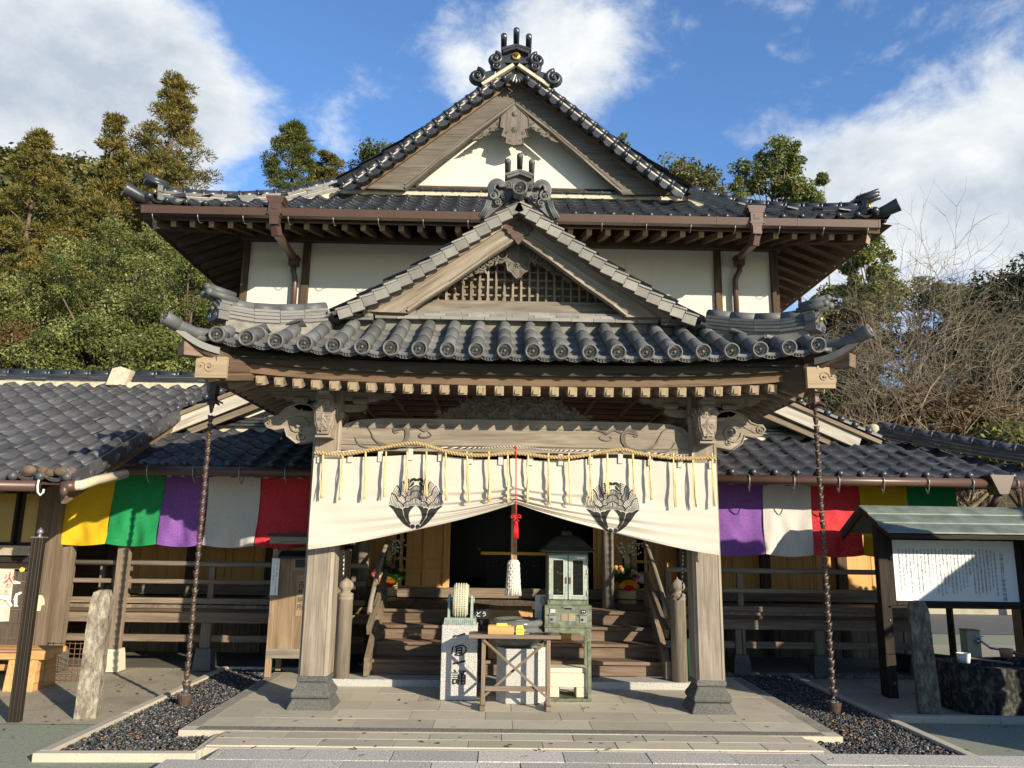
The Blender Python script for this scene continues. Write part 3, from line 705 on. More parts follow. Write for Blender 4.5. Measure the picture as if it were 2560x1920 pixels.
# main ridge and its end ornament
mb = MB(); ridge(mb, [(0, 10.88, 8.68), (0, 20, 8.68)], .3, .3, 4, .09, .3, 0, 0, 1); mb.build('main_ridge', [M['tile_dark'], M['mortar']], hall)
def oni(name, Y, cx, cz, k, parent, mat, upper, tips, base=()):
    """ridge-end ornament; k = scale"""
    mb = MB(); f = lambda a, b: V((cx+a*k, Y, cz+b*k))
    mb.prism([(cx+a*k, cz+b*k) for a, b in upper], (0, Y, 0), X_, Z_, Y_, .12*k)
    for a, b in ((-.30, .62), (0, .78), (.30, .62)):
        mb.tube([f(a, b-.22)+V((0, .10*k, 0)), f(a, b-.03)+V((0, -.06*k, 0)), f(a, b)+V((0, -.16*k, 0))], [.07*k, .074*k if not tips else .078*k, .075*k if not tips else .082*k], 12)
        if tips: mb.ball(f(a, b)+V((0, -.155*k, 0)), .084*k, 12)
        else: mb.lathe([(.074*k, 0), (.074*k, .01), (.05*k, .012), (.035*k, .03*k), (1e-4, .04*k)], f(a, b)+V((0, -.155*k, 0)), 14, F_)
    for s in (-1, 1):
        for w, dz in ((.36, .0), (.31, .07)):
            mb.beam(f(0, .42-dz)+V((0, -.04*k, 0)), f(s*w, .30-dz)+V((0, -.04*k, 0)), .16*k, .06*k)
    return mb, f
mb, f = oni('o', 10.66, 0, PY(1290, 158, 10.66).z, .64, hall, None, [(-.36, .05), (.36, .05), (.33, .36), (0, .48), (-.33, .36)], False)
for s in (-1, 1):
    mb.prism([(s*.34*.62, f(0, -.02).z), (s*.56*.62, f(0, -.3).z), (s*.95*.62, f(0, -.62).z), (s*.55*.62, f(0, -.52).z), (0, f(0, -.08).z), (s*.04, f(0, .08).z)], (0, 10.68, 0), X_, Z_, Y_, .07)
    mb.prism([(s*.25, f(0, .10).z), (s*.36, f(0, .12).z), (s*.40, f(0, -.05).z), (s*.37, f(0, -.22).z), (s*.60, f(0, -.32).z), (s*.62, f(0, -.52).z), (s*.5, f(0, -.58).z), (s*.12, f(0, -.12).z)], (0, 10.64, 0), X_, Z_, Y_, .10)
    for a, b, r in ((.5, .06, .17), (.48, -.13, .12), (.92, -.42, .20)):
        mb.ball(f(s*a, b), r*.66, 12, sc=(1, .5, 1)); spiral(mb, f(s*a, b)-V((0, .05, 0)), r*.62, X_, Z_, F_, 1.6, pi/2, .62, s)
    mb.tube([f(s*.34, 0), f(s*.5, -.2), f(s*.52, -.38), f(s*.74, -.55)], .03, 8)
    mb.beam(f(s*.06, -.08), f(s*.8, -.62), .1, .05, m=1)
for k in range(7):
    a = -pi/2+(k-3)*.42; leaf(mb, f(0, -.30), V((math.cos(a), 0, math.sin(a))), V((-math.sin(a), 0, math.cos(a))), F_*.6, .15, .035, 0, 0)
mb.bx(-.24, .24, 10.63, 10.70, f(0, -.02).z, f(0, .04).z)
og = mb.build('ridge_end_ornament', [M['tile_dark'], M['mortar']], hall)
mb = MB(); mb.lathe([(.066, -.01), (.066, .016), (.056, .024), (1e-4, .028)], f(0, .17)+V((0, -.012, 0)), 20, F_)
for k in range(11):
    a = pi*(k/10)+0; mb.tube([f(0, .11)+V((0, -.04, 0)), f(.075*math.cos(a), .175+.06*math.sin(a))+V((0, -.038, 0))], .004, 5, m=1)
mb.build('gilt_crest', [M['gold'], M['brown_ink']], og)
# -- gutters and rainwater pipes
mb = MB(); gl, gr = PY(361, 518, EY-.03).x, PY(2189, 552, EY-.03).x
for i in range(9):
    a, b = gl+(gr-gl)*i/9, gl+(gr-gl)*(i+1)/9
    mb.prism([(0, .0), (.105, .0), (.105, .09), (.095, .09), (.09, .012), (.012, .012), (-.012, .10), (-.022, .10)], (a+.004, EY-.12, EZ-.10), Y_, Z_, X_, b-a-.008)
    mb.prism([(-.004, -.004), (.11, -.004), (.112, .094), (-.026, .104)], (b-.012, EY-.12, EZ-.10), Y_, Z_, X_, .024)
mb.build('gutter', M['gutter'], hall)
for i in range(17):
    x = gl+.15+(gr-gl-.3)*i/16
    MB().tube([(x, EY-.105, EZ-.1), (x, EY-.08, EZ-.15), (x+.006, EY-.03, EZ-.19), (x+.01, EY+.04, EZ-.165), (x+.01, EY+.12, EZ-.10)], .006, 5).build('gutter_hook', M['hook'], hall)
for hx, wx in ((690, 735), (1887, 1848)):
    p = PY(hx, 540, EY-.08); q = PY(wx, 655, WY-.08); mb = MB(); s = -1 if hx < 1280 else 1
    z0 = EZ
    for w, za, zb_ in ((.25, z0+.13, z0+.165), (.225, z0+.10, z0+.13), (.21, z0+.07, z0+.10), (.17, z0-.07, z0+.07), (.20, z0-.09, z0-.07), (.15, z0-.12, z0-.09), (.12, z0-.24, z0-.12)):
        mb.bx(p.x-w/2, p.x+w/2, EY-.15-w*.1, EY-.15+w*.75, za, zb_)
    mb.bx(p.x-.04, p.x+.04, EY-.175, EY-.164, z0-.03, z0+.04)
    mb.beam((p.x, EY-.08, z0-.22), (p.x+.02*-s, EY-.03, z0-.36), .10, .10); mb.beam((p.x+.02*-s, EY-.04, z0-.33), (q.x, q.y+.02, q.z+.06), .085, .085)
    mb.bx(q.x-.07, q.x+.07, q.y-.06, q.y+.06, q.z-.06, q.z+.08); mb.bx(q.x-.085, q.x+.085, q.y-.07, q.y+.07, q.z+.05, q.z+.08)
    e = q+V((-.07 if s > 0 else .03, .02, -.3)); mb.tube([q-Z_*.05, q-Z_*.14, q.lerp(e, .6)-Z_*.04, e, e-Z_*.7], .042, 10)
    mb.build('rainwater_pipe', M['gutter'] if s > 0 else M['gutter'], hall)
# -- lower storey: wall panels, posts and the open doorway into the dark sanctuary
dl, dr, dz = PY(1124, 1400, WY).x, PY(1484, 1400, WY).x, 2.25
zf = .77
xs = [-5.6+.40*i for i in range(29)]
for side in (-1, 1):
    mb = MB()
    for a, b in zip(xs, xs[1:]):
        if (b < dl-.62 if side < 0 else a > dr+.5): mb.bx(a+.004, b-.004, WY+.02, WY+.06, zf+.1, 2.9)
    a, b = (dl-.62, dl) if side < 0 else (dr, dr+.62)
    mb.bx(a, b, WY+.02, WY+.06, zf+.12, 2.9); mb.build('wall_panelling', M['hinoki'], hall)
for a, b in ((dl-1.05, dl-.05), (dr+.05, dr+1.05)):
    mb = MB()
    for x in (a, a+.34, a+.67, b-.04): mb.bx(x, x+.045, WY-.02, WY+.02, zf+.13, 2.5)
    for z in (zf+.13, zf+.36, zf+.52, 2.3): mb.bx(a+.046, b-.041, WY-.015, WY+.018, z, z+.04)
    mb.build('door_panel', M['hinoki'], hall, .003)
for x in (-5.55, -4.45, -3.35, -2.25, 2.55, 3.65, 4.75, 5.85):
    MB().bx(x-.07, x+.07, WY-.06, WY+.1, .02, 2.95).build('wall_post', M['brown_wood'], hall, .006)
for x in (dl-1.2, dr+1.2): MB().bx(x-.085, x+.085, WY-.5, WY-.3, zf, 2.95).build('door_post', M['mid_wood'], hall, .006)
MB().bx(-5.6, 5.9, WY-.08, WY+.015, zf+.085, zf+.15).build('wall_rail', M['mid_wood'], hall)
MB().bx(-5.6, 5.9, WY-.07, WY+.012, zf+.02, zf+.083).build('skirting', M['mid_wood'], hall)
MB().bx(dl-.02, dr+.02, WY-.05, WY+.07, zf+.02, zf+.12).build('door_sill', M['stair_wood'], hall)
MB().bx(-5.6, 5.9, WY-.08, WY+.1, 2.25, 2.42).build('lintel', M['brown_wood'], hall)
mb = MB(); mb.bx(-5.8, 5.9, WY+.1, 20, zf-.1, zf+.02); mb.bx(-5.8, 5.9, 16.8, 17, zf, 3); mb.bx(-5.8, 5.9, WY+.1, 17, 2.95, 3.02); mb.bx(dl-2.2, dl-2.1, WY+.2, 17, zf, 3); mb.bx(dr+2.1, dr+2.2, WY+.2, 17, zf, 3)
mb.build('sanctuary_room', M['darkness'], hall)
mb = MB(); mb.bx(-5.7, 5.9, WY-.02, WY+.05, .0, zf-.02)
for i in range(46): x = -5.7+.25*i; mb.bx(x+.006, x+.244, WY-.045, WY-.022, .02, zf-.04)
mb.build('underfloor_boarding', M['mid_wood'], hall)
# altar furniture inside, barely lit
alt = thing('altar_table', 'gilt lacquered altar stand deep inside the dark doorway', 'altar', (.25, 14.2, zf+.02))
MB().bx(-.35, .85, 14.0, 14.5, zf+.02, zf+.55).build('cabinet', M['black'], alt)
mb = MB(); mb.bx(-.45, .95, 13.95, 14.55, zf+.55, zf+.60); mb.tube([(-.45, 13.97, zf+.6), (-.52, 13.97, zf+.68)], .02, 6); mb.tube([(.95, 13.97, zf+.6), (1.02, 13.97, zf+.68)], .02, 6)
mb.build('table_top', M['gold'], alt)
mb = MB()
for i in range(9): rosette(mb, (-.25+.125*i, 13.99, zf+.38), .05, X_, Z_, F_)
mb.build('gilt_carving', M['gold'], alt)
# ================================================================== ENTRANCE PORCH
def path_(pts, n):
    out = []; k = len(pts)-1
    for i in range(n+1):
        t = i/n*k; j = min(int(t), k-1); f = t-j; p0 = pts[max(j-1, 0)]; p1 = pts[j]; p2 = pts[j+1]; p3 = pts[min(j+2, k)]
        out.append((p1*2+(p2-p0)*f+(p0*2-p1*5+p2*4-p3)*f*f+(p1*3-p0-p2*3+p3)*f**3)*.5)
    return out
PYF = 7.42                                 # front face of the pillars
porch = thing('entrance_porch', 'entrance porch on two timber pillars with grey tiled gable roof before the temple hall', 'porch', (0, 7.55, .08))
PXC = 1.825
for s in (-1, 1):
    x = s*PXC; w = .135; c = .026; mb = MB()
    pr = [(-w+c, -w), (w-c, -w), (w, -w+c), (w, w-c), (w-c, w), (-w+c, w), (-w, w-c), (-w, -w+c)]
    mb.prism(pr, (x, PYF+w, .36), X_, Y_, Z_, 2.72, grain=0)
    z0 = .36; mb.g = [(q[2], q[0]*1.0, q[1]) for q in mb.g]
    for dx in (-w+c+.004, w-c-.004): mb.beam((x+dx, PYF-.002, .37), (x+dx, PYF-.002, 3.0), .006, .006)
    mb.build('pillar', M['pale_wood'], porch)
    mb = MB(); y = PYF+w
    def sq(prof, r=0):
        vs = []; k = len(prof)
        for hw, z in prof:
            for i, j in ((-1, -1), (1, -1), (1, 1), (-1, 1)): vs.append((x+i*hw, y+j*hw, z))
        fs = [(a*4+q, a*4+(q+1) % 4, a*4+4+(q+1) % 4, a*4+4+q) for a in range(k-1) for q in range(4)]+[(3, 2, 1, 0), tuple(range(4*k-4, 4*k))]
        mb.add(vs, fs)
    sq([(.212, .075), (.205, .082), (.165, .168)]); sq([(.15, .169), (.172, .18), (.178, .20), (.172, .225), (.15, .255), (.135, .285), (.125, .305)]); sq([(.128, .306), (.138, .315), (.138, .352), (.13, .36)])
    mb.build('base_stone', M['granite_dark'], porch, .006)
# rainbow beam with carved swirls
bzt, bzb = PY(1290, 1052, PYF+.02).z, PY(1290, 1132, PYF+.02).z
mb = MB(); bl = PXC-.12
pr = [(-bl, bzb), (bl, bzb), (bl, bzt-.11), (bl-.05, bzt-.05), (bl-.18, bzt-.01), (bl-.4, bzt+.005), (0, bzt+.012), (-bl+.4, bzt+.005), (-bl+.18, bzt-.01), (-bl+.05, bzt-.05), (-bl, bzt-.11)]
mb.prism(pr, (0, PYF+.03, 0), X_, Z_, Y_, .2)
mb.bx(-bl, bl, PYF+.018, PYF+.028, bzb+.055, bzb+.063)
mb.build('rainbow_beam', M['pale_wood'], porch, .008)
for s in (-1, 1):
    mb = MB(); o = V((s*1.14, PYF+.027, (bzt+bzb)/2-.01)); f = lambda a, b: o+V((s*a, 0, b))
    def cur_(pts, r0, r1=None):
        pp = path_([f(a, b) for a, b in pts], 30); k = len(pp); mb.tube(pp, [(r0*math.sin(pi*min(1, .12+i/k*.9))+.003) for i in range(k)], 6)
    for q in (0, .016, .032):                # the big bowl-shaped volute, in three parallel ridges
        cur_([(.30, .09-q*.3), (.26, .02), (.20+q, -.07+q), (.09, -.125+q), (-.02, -.11+q), (-.10+q, -.03), (-.10+q, .05), (-.04, .10-q), (.03, .085-q), (.055, .05), (.03, .025), (.005, .04)], .0085)
    for q in (0, .014): cur_([(-.10, .055+q), (-.18, .085+q), (-.25, .05+q), (-.30, .075+q), (-.42, .095+q*.5), (-.55, .085)], .0075)
    cur_([(.30, .09), (.38, .12), (.46, .10), (.50, .06)], .008); cur_([(-.22, .03), (-.20, .0), (-.26, -.012), (-.32, .01), (-.28, .05)], .007)
    cur_([(.42, -.02), (.36, -.10), (.24, -.125)], .007)
    mb.build('beam_carving', M['carve'], porch)
# elephant-nose ends: one to the front and one to the side of each pillar
def noses(s):
    x = s*PXC; mb = MB()
    fo = [(-.06, -.205), (.06, -.205), (.072, -.14), (.092, -.09), (.098, .03), (.095, .10), (.075, .145), (.04, .17), (0, .178), (-.04, .17), (-.075, .145), (-.095, .10), (-.098, .03), (-.092, -.09), (-.072, -.14)]
    zc_ = bzt-.0
    for kk, (sc_, y0_, y1_) in enumerate(((1.0, PYF-.15, PYF+.02), (.90, PYF-.19, PYF-.151), (.74, PYF-.205, PYF-.191))): mb.prism([(x+a*sc_, zc_+b*sc_) for a, b in fo], (0, y0_, 0), X_, Z_, Y_, y1_-y0_)
    for dx in (-.10, .10): spiral(mb, V((x+dx, PYF-.08, bzt+.07)), .075, F_, Z_, X_*(1 if dx > 0 else -1)*.5, 1.5, 0, .35)
    for q in (-1, 1):
        spiral(mb, V((x+q*.035, PYF-.207, bzt+.06)), .032, X_, Z_, F_*.6, 1.4, 0, .4, q); spiral(mb, V((x+q*.03, PYF-.207, bzt-.04)), .026, X_, Z_, F_*.6, 1.4, 1, .4, q)
    for t in range(5): leaf(mb, V((x, PYF-.208, bzt+.01-.03*t)), V((.4 if t % 2 else -.4, 0, -1)), X_, F_*.6, .06, .016)
    mb.prism([(x-.075, zc_-.215), (x+.075, zc_-.215), (x+.075, zc_-.195), (x-.075, zc_-.195)], (0, PYF-.17, 0), X_, Z_, Y_, .18)
    mb.build('front_nose', M['pale_wood'], porch, .01)
    mb = MB(); e = lambda a, b: V((x+s*a, PYF+.06, bzt-.02+b))
    out = [(.13, -.20), (.30, -.23), (.40, -.16), (.43, -.08), (.52, -.10), (.60, -.075), (.635, -.02), (.61, .02), (.56, .02), (.50, .04), (.42, .12), (.30, .165), (.2, .15), (.13, .08)]
    mb.prism([(e(a, b).x, e(a, b).z) for a, b in out], (0, PYF+.06, 0), X_, Z_, Y_, .13)
    mb.tube([e(a, b)-V((0, .004, 0)) for a, b in out[1:]], .010, 6)
    spiral(mb, e(.30, -.06)-V((0, .004, 0)), .10, X_, Z_, F_*.4, 1.5, 0, .26, -s); spiral(mb, e(.27, -.16)-V((0, .004, 0)), .05, X_, Z_, F_*.4, 1.2, 0, .3, s)
    spiral(mb, e(.585, -.03)-V((0, .006, 0)), .045, X_, Z_, F_*.5, 1.5, 0, .4, s)
    for i in range(8): leaf(mb, e(.27+.032*i, .11-.018*i)-V((0, .006, 0)), V((s*.5, 0, -.8)), X_*s, F_*.5, .065, .012, 0, .3)
    mb.build('side_nose', M['pale_wood'], porch, .006)
noses(-1); noses(1)
# bracket sets on the pillars
KZ = PY(1290, 986, 7.45).z                 # underside of the eave purlin
for s in (-1, 1):
    x = s*PXC; y = PYF+.12; zb = bzt-.04; H = KZ-zb; mb = MB()
    def blk(cx, cy, z, w, h):               # bearing block with sloped lower half
        vs = []
        for hw, zz in ((w*.36, z), (w*.5, z+h*.45), (w*.5, z+h)):
            for i, j in ((-1, -1), (1, -1), (1, 1), (-1, 1)): vs.append((cx+i*hw, cy+j*hw, zz))
        mb.add(vs, [(a*4+q, a*4+(q+1) % 4, a*4+4+(q+1) % 4, a*4+4+q) for a in range(2) for q in range(4)]+[(3, 2, 1, 0), (8, 9, 10, 11)])
    blk(x, y, zb, .30, H*.34); zc = zb+H*.34
    for ax in (0, 1):
        L = .36; pr = [(-L, H*.26), (-L, H*.14), (-L*.86, H*.03), (-L*.6, 0), (L*.6, 0), (L*.86, H*.03), (L, H*.14), (L, H*.26)]
        if ax == 0: mb.prism(pr, (x, y-.06, zc), X_, Z_, Y_, .12)
        else: mb.prism(pr, (x-.06, y, zc), Y_, Z_, X_, .12)
    for dx, dy in ((-.29, 0), (.29, 0), (0, -.29), (0, 0), (0, .29)): blk(x+dx, y+dy, zc+H*.262, .15, H*.2)
    mb.build('bracket_set', M['grey_wood'], porch, .006)
    mb = MB()
    for q in (-1, 1):
        pr = [(0, 0), (.42, 0), (.60, 0), (.60, -.03), (.55, -.06), (.48, -.055), (.44, -.085), (.36, -.10), (.28, -.085), (0, -.085)]
        mb.prism([(x+q*a, KZ+b) for a, b in pr], (0, y-.05, 0), X_, Z_, Y_, .1)
        spiral(mb, V((x+q*.47, y-.053, KZ-.035)), .03, X_, Z_, F_*.4, 1.3, 0, .35, q)
    pr = [(0, 0), (.34, 0), (.36, -.05), (.28, -.10), (.2, -.12), (0, -.12)]
    mb.prism(pr, (x-.055, y-.03, KZ-.005), F_, Z_, X_, .11)
    mb.build('bracket_arm', M['grey_wood'], porch, .006)
    mb = MB(); mb.beam((x, y+.1, KZ-.35), (x, WY-.4, KZ-.25), .14, .24); mb.build('tie_beam', M['grey_wood'], porch, .006)
# carved frog-leg panel between beam and purlin: peonies, leaves and rockwork
mb = MB(); fx0, fx1 = PY(1097, 1040, 7.5).x, PY(1467, 1045, 7.5).x; fz0 = bzt; fz1 = KZ+.02; yy = 7.52
def cz(t): return fz0+(fz1-fz0)*max(.28, min(1., 1.25*math.sin(pi*t)**.7))
pr = [(fx0+(fx1-fx0)*t, cz(t)*1.0-.03+.02*math.sin(t*40)) for t in [i/30 for i in range(31)]]
mb.prism([(fx0, fz0)]+pr+[(fx1, fz0)], (0, yy, 0), X_, Z_, Y_, .09)
R2 = random.Random(5)
for t, h, r in ((.06, .12, .07), (.14, .16, .06), (.27, .62, .10), (.22, .3, .07), (.36, .3, .09), (.42, .18, .06), (.5, .55, .11), (.57, .25, .07), (.66, .6, .10), (.73, .75, .09), (.7, .25, .08), (.82, .38, .10), (.92, .2, .07), (.33, .85, .07), (.6, .85, .06), (.45, .8, .06)):
    rosette(mb, (fx0+(fx1-fx0)*t, yy-.012, fz0+(fz1-fz0)*h), r, X_, Z_, F_, 0, R2.choice((7, 8, 9)))
for i in range(120):
    t = R2.random(); z = fz0+(cz(t)-fz0)*R2.random(); a = R2.random()*2*pi
    leaf(mb, (fx0+(fx1-fx0)*t, yy-.005, z), V((math.cos(a), 0, math.sin(a))), V((-math.sin(a), 0, math.cos(a))), F_, .05+.04*R2.random(), .014, 0, .3)
mb.build('carved_panel', M['carve'], porch)
# ceiling, purlin
mb = MB(); mb.bx(-1.75, 1.75, 7.62, WY-.3, KZ+.10, KZ+.13); mb.build('ceiling_boards', M['brown_wood'], porch)
mb = MB()
for i in range(9): x = -1.7+3.4*i/8; mb.bx(x-.02, x+.02, 7.63, WY-.31, KZ+.05, KZ+.098)
for i in range(9): y = 7.7+3.1*i/8; mb.bx(-1.74, 1.74, y-.02, y+.02, KZ+.055, KZ+.094)
mb.build('ceiling_lattice', M['stair_wood'], porch)
MB().bx(-2.62, 2.62, 7.44, 7.6, KZ, KZ+.17).build('eave_purlin', M['grey_wood'], porch, .006)
for s in (-1, 1):
    MB().bx(s*1.9-.08, s*1.9+.08, 7.62, WY, KZ+.02, KZ+.16).build('side_purlin', M['grey_wood'], porch, .006)
# eave: rafters, curved boards
def rise(x): return .085*(abs(x)/2.63)**3
EZC = PY(1292, 878, 6.62).z                # centre of the eave tile faces
def yo(x): return -.10*(abs(x)/2.9)**4
SX = 2.86
def curved(name, y0, y1, za, zb, mat, xa=-2.68, parent=porch, n=24):
    mb = MB()
    for i in range(n):
        a = xa-2*xa*i/n; b = xa-2*xa*(i+1)/n
        vs = [(a, y0+yo(a), EZC+za+rise(a)), (b, y0+yo(b), EZC+za+rise(b)), (b, y1, EZC+za+rise(b)), (a, y1, EZC+za+rise(a)), (a, y0+yo(a), EZC+zb+rise(a)), (b, y0+yo(b), EZC+zb+rise(b)), (b, y1, EZC+zb+rise(b)), (a, y1, EZC+zb+rise(a))]
        g = [(q[0], q[1], q[2]) for q in vs]
        mb.add(vs, [(0, 3, 2, 1), (4, 5, 6, 7), (0, 1, 5, 4), (2, 3, 7, 6), (1, 2, 6, 5), (3, 0, 4, 7)], g=g, rnd=.5)
    return mb.build(name, mat, parent)
zo = lambda y, Y: PY(1290, y, Y).z-EZC
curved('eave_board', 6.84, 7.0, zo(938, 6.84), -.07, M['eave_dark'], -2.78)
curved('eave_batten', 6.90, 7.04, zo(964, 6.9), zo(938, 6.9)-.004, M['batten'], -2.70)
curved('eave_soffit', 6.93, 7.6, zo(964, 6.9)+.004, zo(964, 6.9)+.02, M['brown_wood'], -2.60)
NR = 29; rx0, rx1 = PY(637, 970, 6.83).x, PY(2003, 1000, 6.83).x
for i in range(NR):
    x = -2.33+4.66*i/(NR-1); zc = EZC+zo(978, 6.86)+rise(x)
    q = MB(); q.beam((x, 6.86, zc), (x, 7.6, zc+.24), .082, .082); q.m = [0]*6; q.m[0] = 1
    q.bx(x-.024, x+.024, 6.849, 6.8615, zc-.028, zc+.028, m=1, rnd=.1)
    q.build('rafter', [M['grey_wood'], M['rafter_end']], porch)
for s in (-1, 1):                            # hip rafters with big pale ends
    q = MB(); q.beam((s*2.70, 6.66, EZC-.20), (s*1.9, 7.6, KZ+.25), .17, .23); q.m = [0]*6; q.m[0] = 1
    q.build('hip_rafter', [M['brown_wood'], M['rafter_end']], porch, .004)
    q = MB(); q.bx(min(s*2.55, s*2.82), max(s*2.55, s*2.80), 6.60, 6.645, EZC-.29, EZC-.10, m=0); spiral(q, (s*2.70, 6.598, EZC-.19), .05, X_, Z_, F_*.3, 1.4, 0, .25, s); spiral(q, (s*2.77, 6.598, EZC-.18), .035, X_, Z_, F_*.3, 1.2, 0, .25, -s); q.build('hip_rafter_end', M['rafter_end'], porch, .008)
    q = MB(); q.beam((s*2.92, 6.5, EZC-.06), (s*2.3, 7.2, EZC+.02), .12, .12); q.m = [0]*6; q.m[0] = 1
    q.build('flying_hip_rafter', [M['stair_wood'], M['stair_wood']], porch, .004)
    for i in range(22):                      # side eave rafters
        y = 7.0+i*.185; xi = 1.9 if y > 7.55 else 1.9+(7.55-y)*.9
        q = MB(); q.beam((s*2.66, y, EZC-.275), (s*xi, y, EZC-.275+(2.66-xi)*.38), .075, .08); q.m = [0]*6; q.m[0] = 1
        q.build('rafter', [M['mid_wood'], M['mid_wood']], porch)
    mb = MB(); mb.add([(s*2.74, 6.8, EZC-.16), (s*2.74, WY, EZC-.16), (s*1.85, WY, EZC+.19), (s*1.85, 7.5, EZC+.19)], [(0, 1, 2, 3)]); mb.build('side_soffit', M['brown_wood'], porch)
    mb = MB(); mb.bx(min(s*2.70, s*2.80), max(s*2.70, s*2.80), 6.75, WY-.05, EZC-.19, EZC-.07); mb.build('side_eave_board', M['brown_wood'], porch)
    mb = MB(); mb.tube([(s*2.92, 6.95, EZC-.14), (s*2.92, WY-.1, EZC-.14)], .05, 10); mb.build('side_gutter', M['copper'], porch)
    for i in range(7):
        y = 7.2+.5*i; MB().tube([(s*2.8, y, EZC-.11), (s*2.9, y, EZC-.20), (s*2.97, y, EZC-.13)], .006, 5).build('gutter_hook', M['copper'], porch)
# tiled front slope with round cover tiles
FY0, FY1 = 6.62, 7.52; FZ1 = PY(1290, 814, 7.5).z
def PF(x, v): return V((x, FY0+(FY1-FY0)*v+yo(x)*(1-v), EZC-.045+rise(x)*(1-v)+(FZ1-EZC+.0)*(v*.9+.1*v*v)))
mb = MB(); TW = .2505
def flim(v): return 2.85-.80*v
for k in range(-11, 12):                      # pans: dished tiles lapping down the slope
    xa, xb = (k-.5)*TW, (k+.5)*TW
    for j in range(4):
        va, vb = j/4, min(1, (j+1.15)/4)
        if abs(k)*TW > flim(va)+.06: continue
        vs = []
        for v, lf in ((va, .03), (vb, .0), (va, .0)):
            for u in range(7):
                x = xa+(xb-xa)*u/6; x = max(-flim(v)-.05, min(flim(v)+.05, x)); h = .045*((u-3)/3)**2-.02
                vs.append(PF(x, v)+surf_n(PF, x, v)*(h+lf))
        r = random.random()
        mb.add(vs, [(a, a+1, 7+a+1, 7+a) for a in range(6)]+[(14+a, 14+a+1, a+1, a) for a in range(6)], rnd=r, smooth=True)
    if abs(k)*TW < 2.7:                        # drip edge plate with relief under each pan
        vs = []
        for u in range(9):
            x = xa+.03+(xb-xa-.06)*u/8; q = PF(x, 0)+V((0, .022, 0)); sag = -.030*math.sin(pi*u/8)**.8; vs += [q+Z_*(.03+sag*.9), q+Z_*(sag-.012)]
        mb.add(vs, [(2*a, 2*a+1, 2*a+3, 2*a+2) for a in range(8)], rnd=.45)
        for u in range(5): mb.ball(PF(xa+TW*(.3+.1*u), 0)+V((0, .019, -.028+.005*abs(u-2))), .011, 6, rnd=.1)
for k in range(22):                           # covers
    x = (k-10.5)*TW; vmax = 1.0 if abs(x) < 1.9 else max(.12, (2.86-abs(x))/.8)
    r = .064; n = max(1, round(3*vmax)); 
    for j in range(n):
        va, vb = vmax*j/n, vmax*(j+1)/n
        p0, p1 = PF(x, va)+surf_n(PF, x, va)*.045, PF(x, vb)+surf_n(PF, x, vb)*.045
        mb.tube([p0, p0.lerp(p1, .86), p0.lerp(p1, .88), p1], [r, r*.99, r*.955, r*.955], 14)
    d = (PF(x, 0)-PF(x, .1)).normalized(); d = V((0, -1, -.12)).normalized()
    medallion(mb, PF(x, 0)+V((0, -.035, .040)), .073, d)
mb.build('front_roof_tiles', M['tile_silver'], porch)
# side slopes and gable slopes
RZT = PY(1297, 505, 7.2).z
mb = MB()
for s in (-1, 1):
    def PS(y, v, s=s): return V((s*(SX-1.06*v), y, EZC-.04+.075*max(0, 1-(y-6.6)/1.6)**2*(1-v)+.52*(.9*v+.1*v*v)))
    pantile(mb, PS, 6.75, WY, .25, 4, None, amp=.03, flip=(s < 0), ballr=.0, lo=lambda v: 6.62+.85*v)
    def PG(y, v, s=s): return V((s*(1.82-1.80*v), y, 3.74+(RZT-3.76)*(.90*v+.10*v*v)))
    pantile(mb, PG, 7.22, WY, .25, 7, None, amp=.03, flip=(s < 0), ballr=.0)
    mb.add([(s*SX, 6.7, EZC-.08), (s*SX, WY, EZC-.08), (s*1.8, WY, EZC+.40), (s*1.8, 7.5, EZC+.40)], [(0, 1, 2, 3)])
    mb.add([(s*1.8, 7.26, 3.68), (s*1.8, WY, 3.68), (0, WY, RZT-.08), (0, 7.26, RZT-.08)], [(0, 1, 2, 3)])
mb.add([(-2.8, 6.72, EZC-.07), (2.8, 6.72, EZC-.07), (1.9, 7.56, FZ1-.06), (-1.9, 7.56, FZ1-.06)], [(0, 1, 2, 3)])
mb.build('upper_roof_tiles', M['tile_silver'], porch)
# noshi courses at the gable foot
mb = MB()
z0 = PY(1290, 804, 7.46).z
mb.bx(-1.95, 1.95, 7.50, 7.60, FZ1-.08, z0+.03, m=1)
for L, (z, h) in enumerate(((z0, .032), (z0+.036, .030), (z0+.070, .026))):
    n = 13; xa = -1.42-.02*L
    for i in range(n):
        a = xa+(-2*xa)*i/n+(.06 if L % 2 else 0)*(i > 0); b = xa+(-2*xa)*(i+1)/n+(.06 if L % 2 else 0)*(i < n-1)
        mb.bx(a+.002, b-.002, 7.42+.018*L+random.uniform(-.004, .004), 7.62, z, z+h)
for s in (-1, 1):
    for L, (xa, xb, z) in enumerate(((1.44, 1.72, z0+.005), (1.7, 2.02, z0+.03))):
        for q in range(2): mb.bx(min(s*xa, s*xb), max(s*xa, s*xb), 7.40, 7.6, z+.034*q-.03, z+.034*q-.001)
mb.build('flat_tile_courses', [M['tile_pale'], M['grey_mortar']], porch)
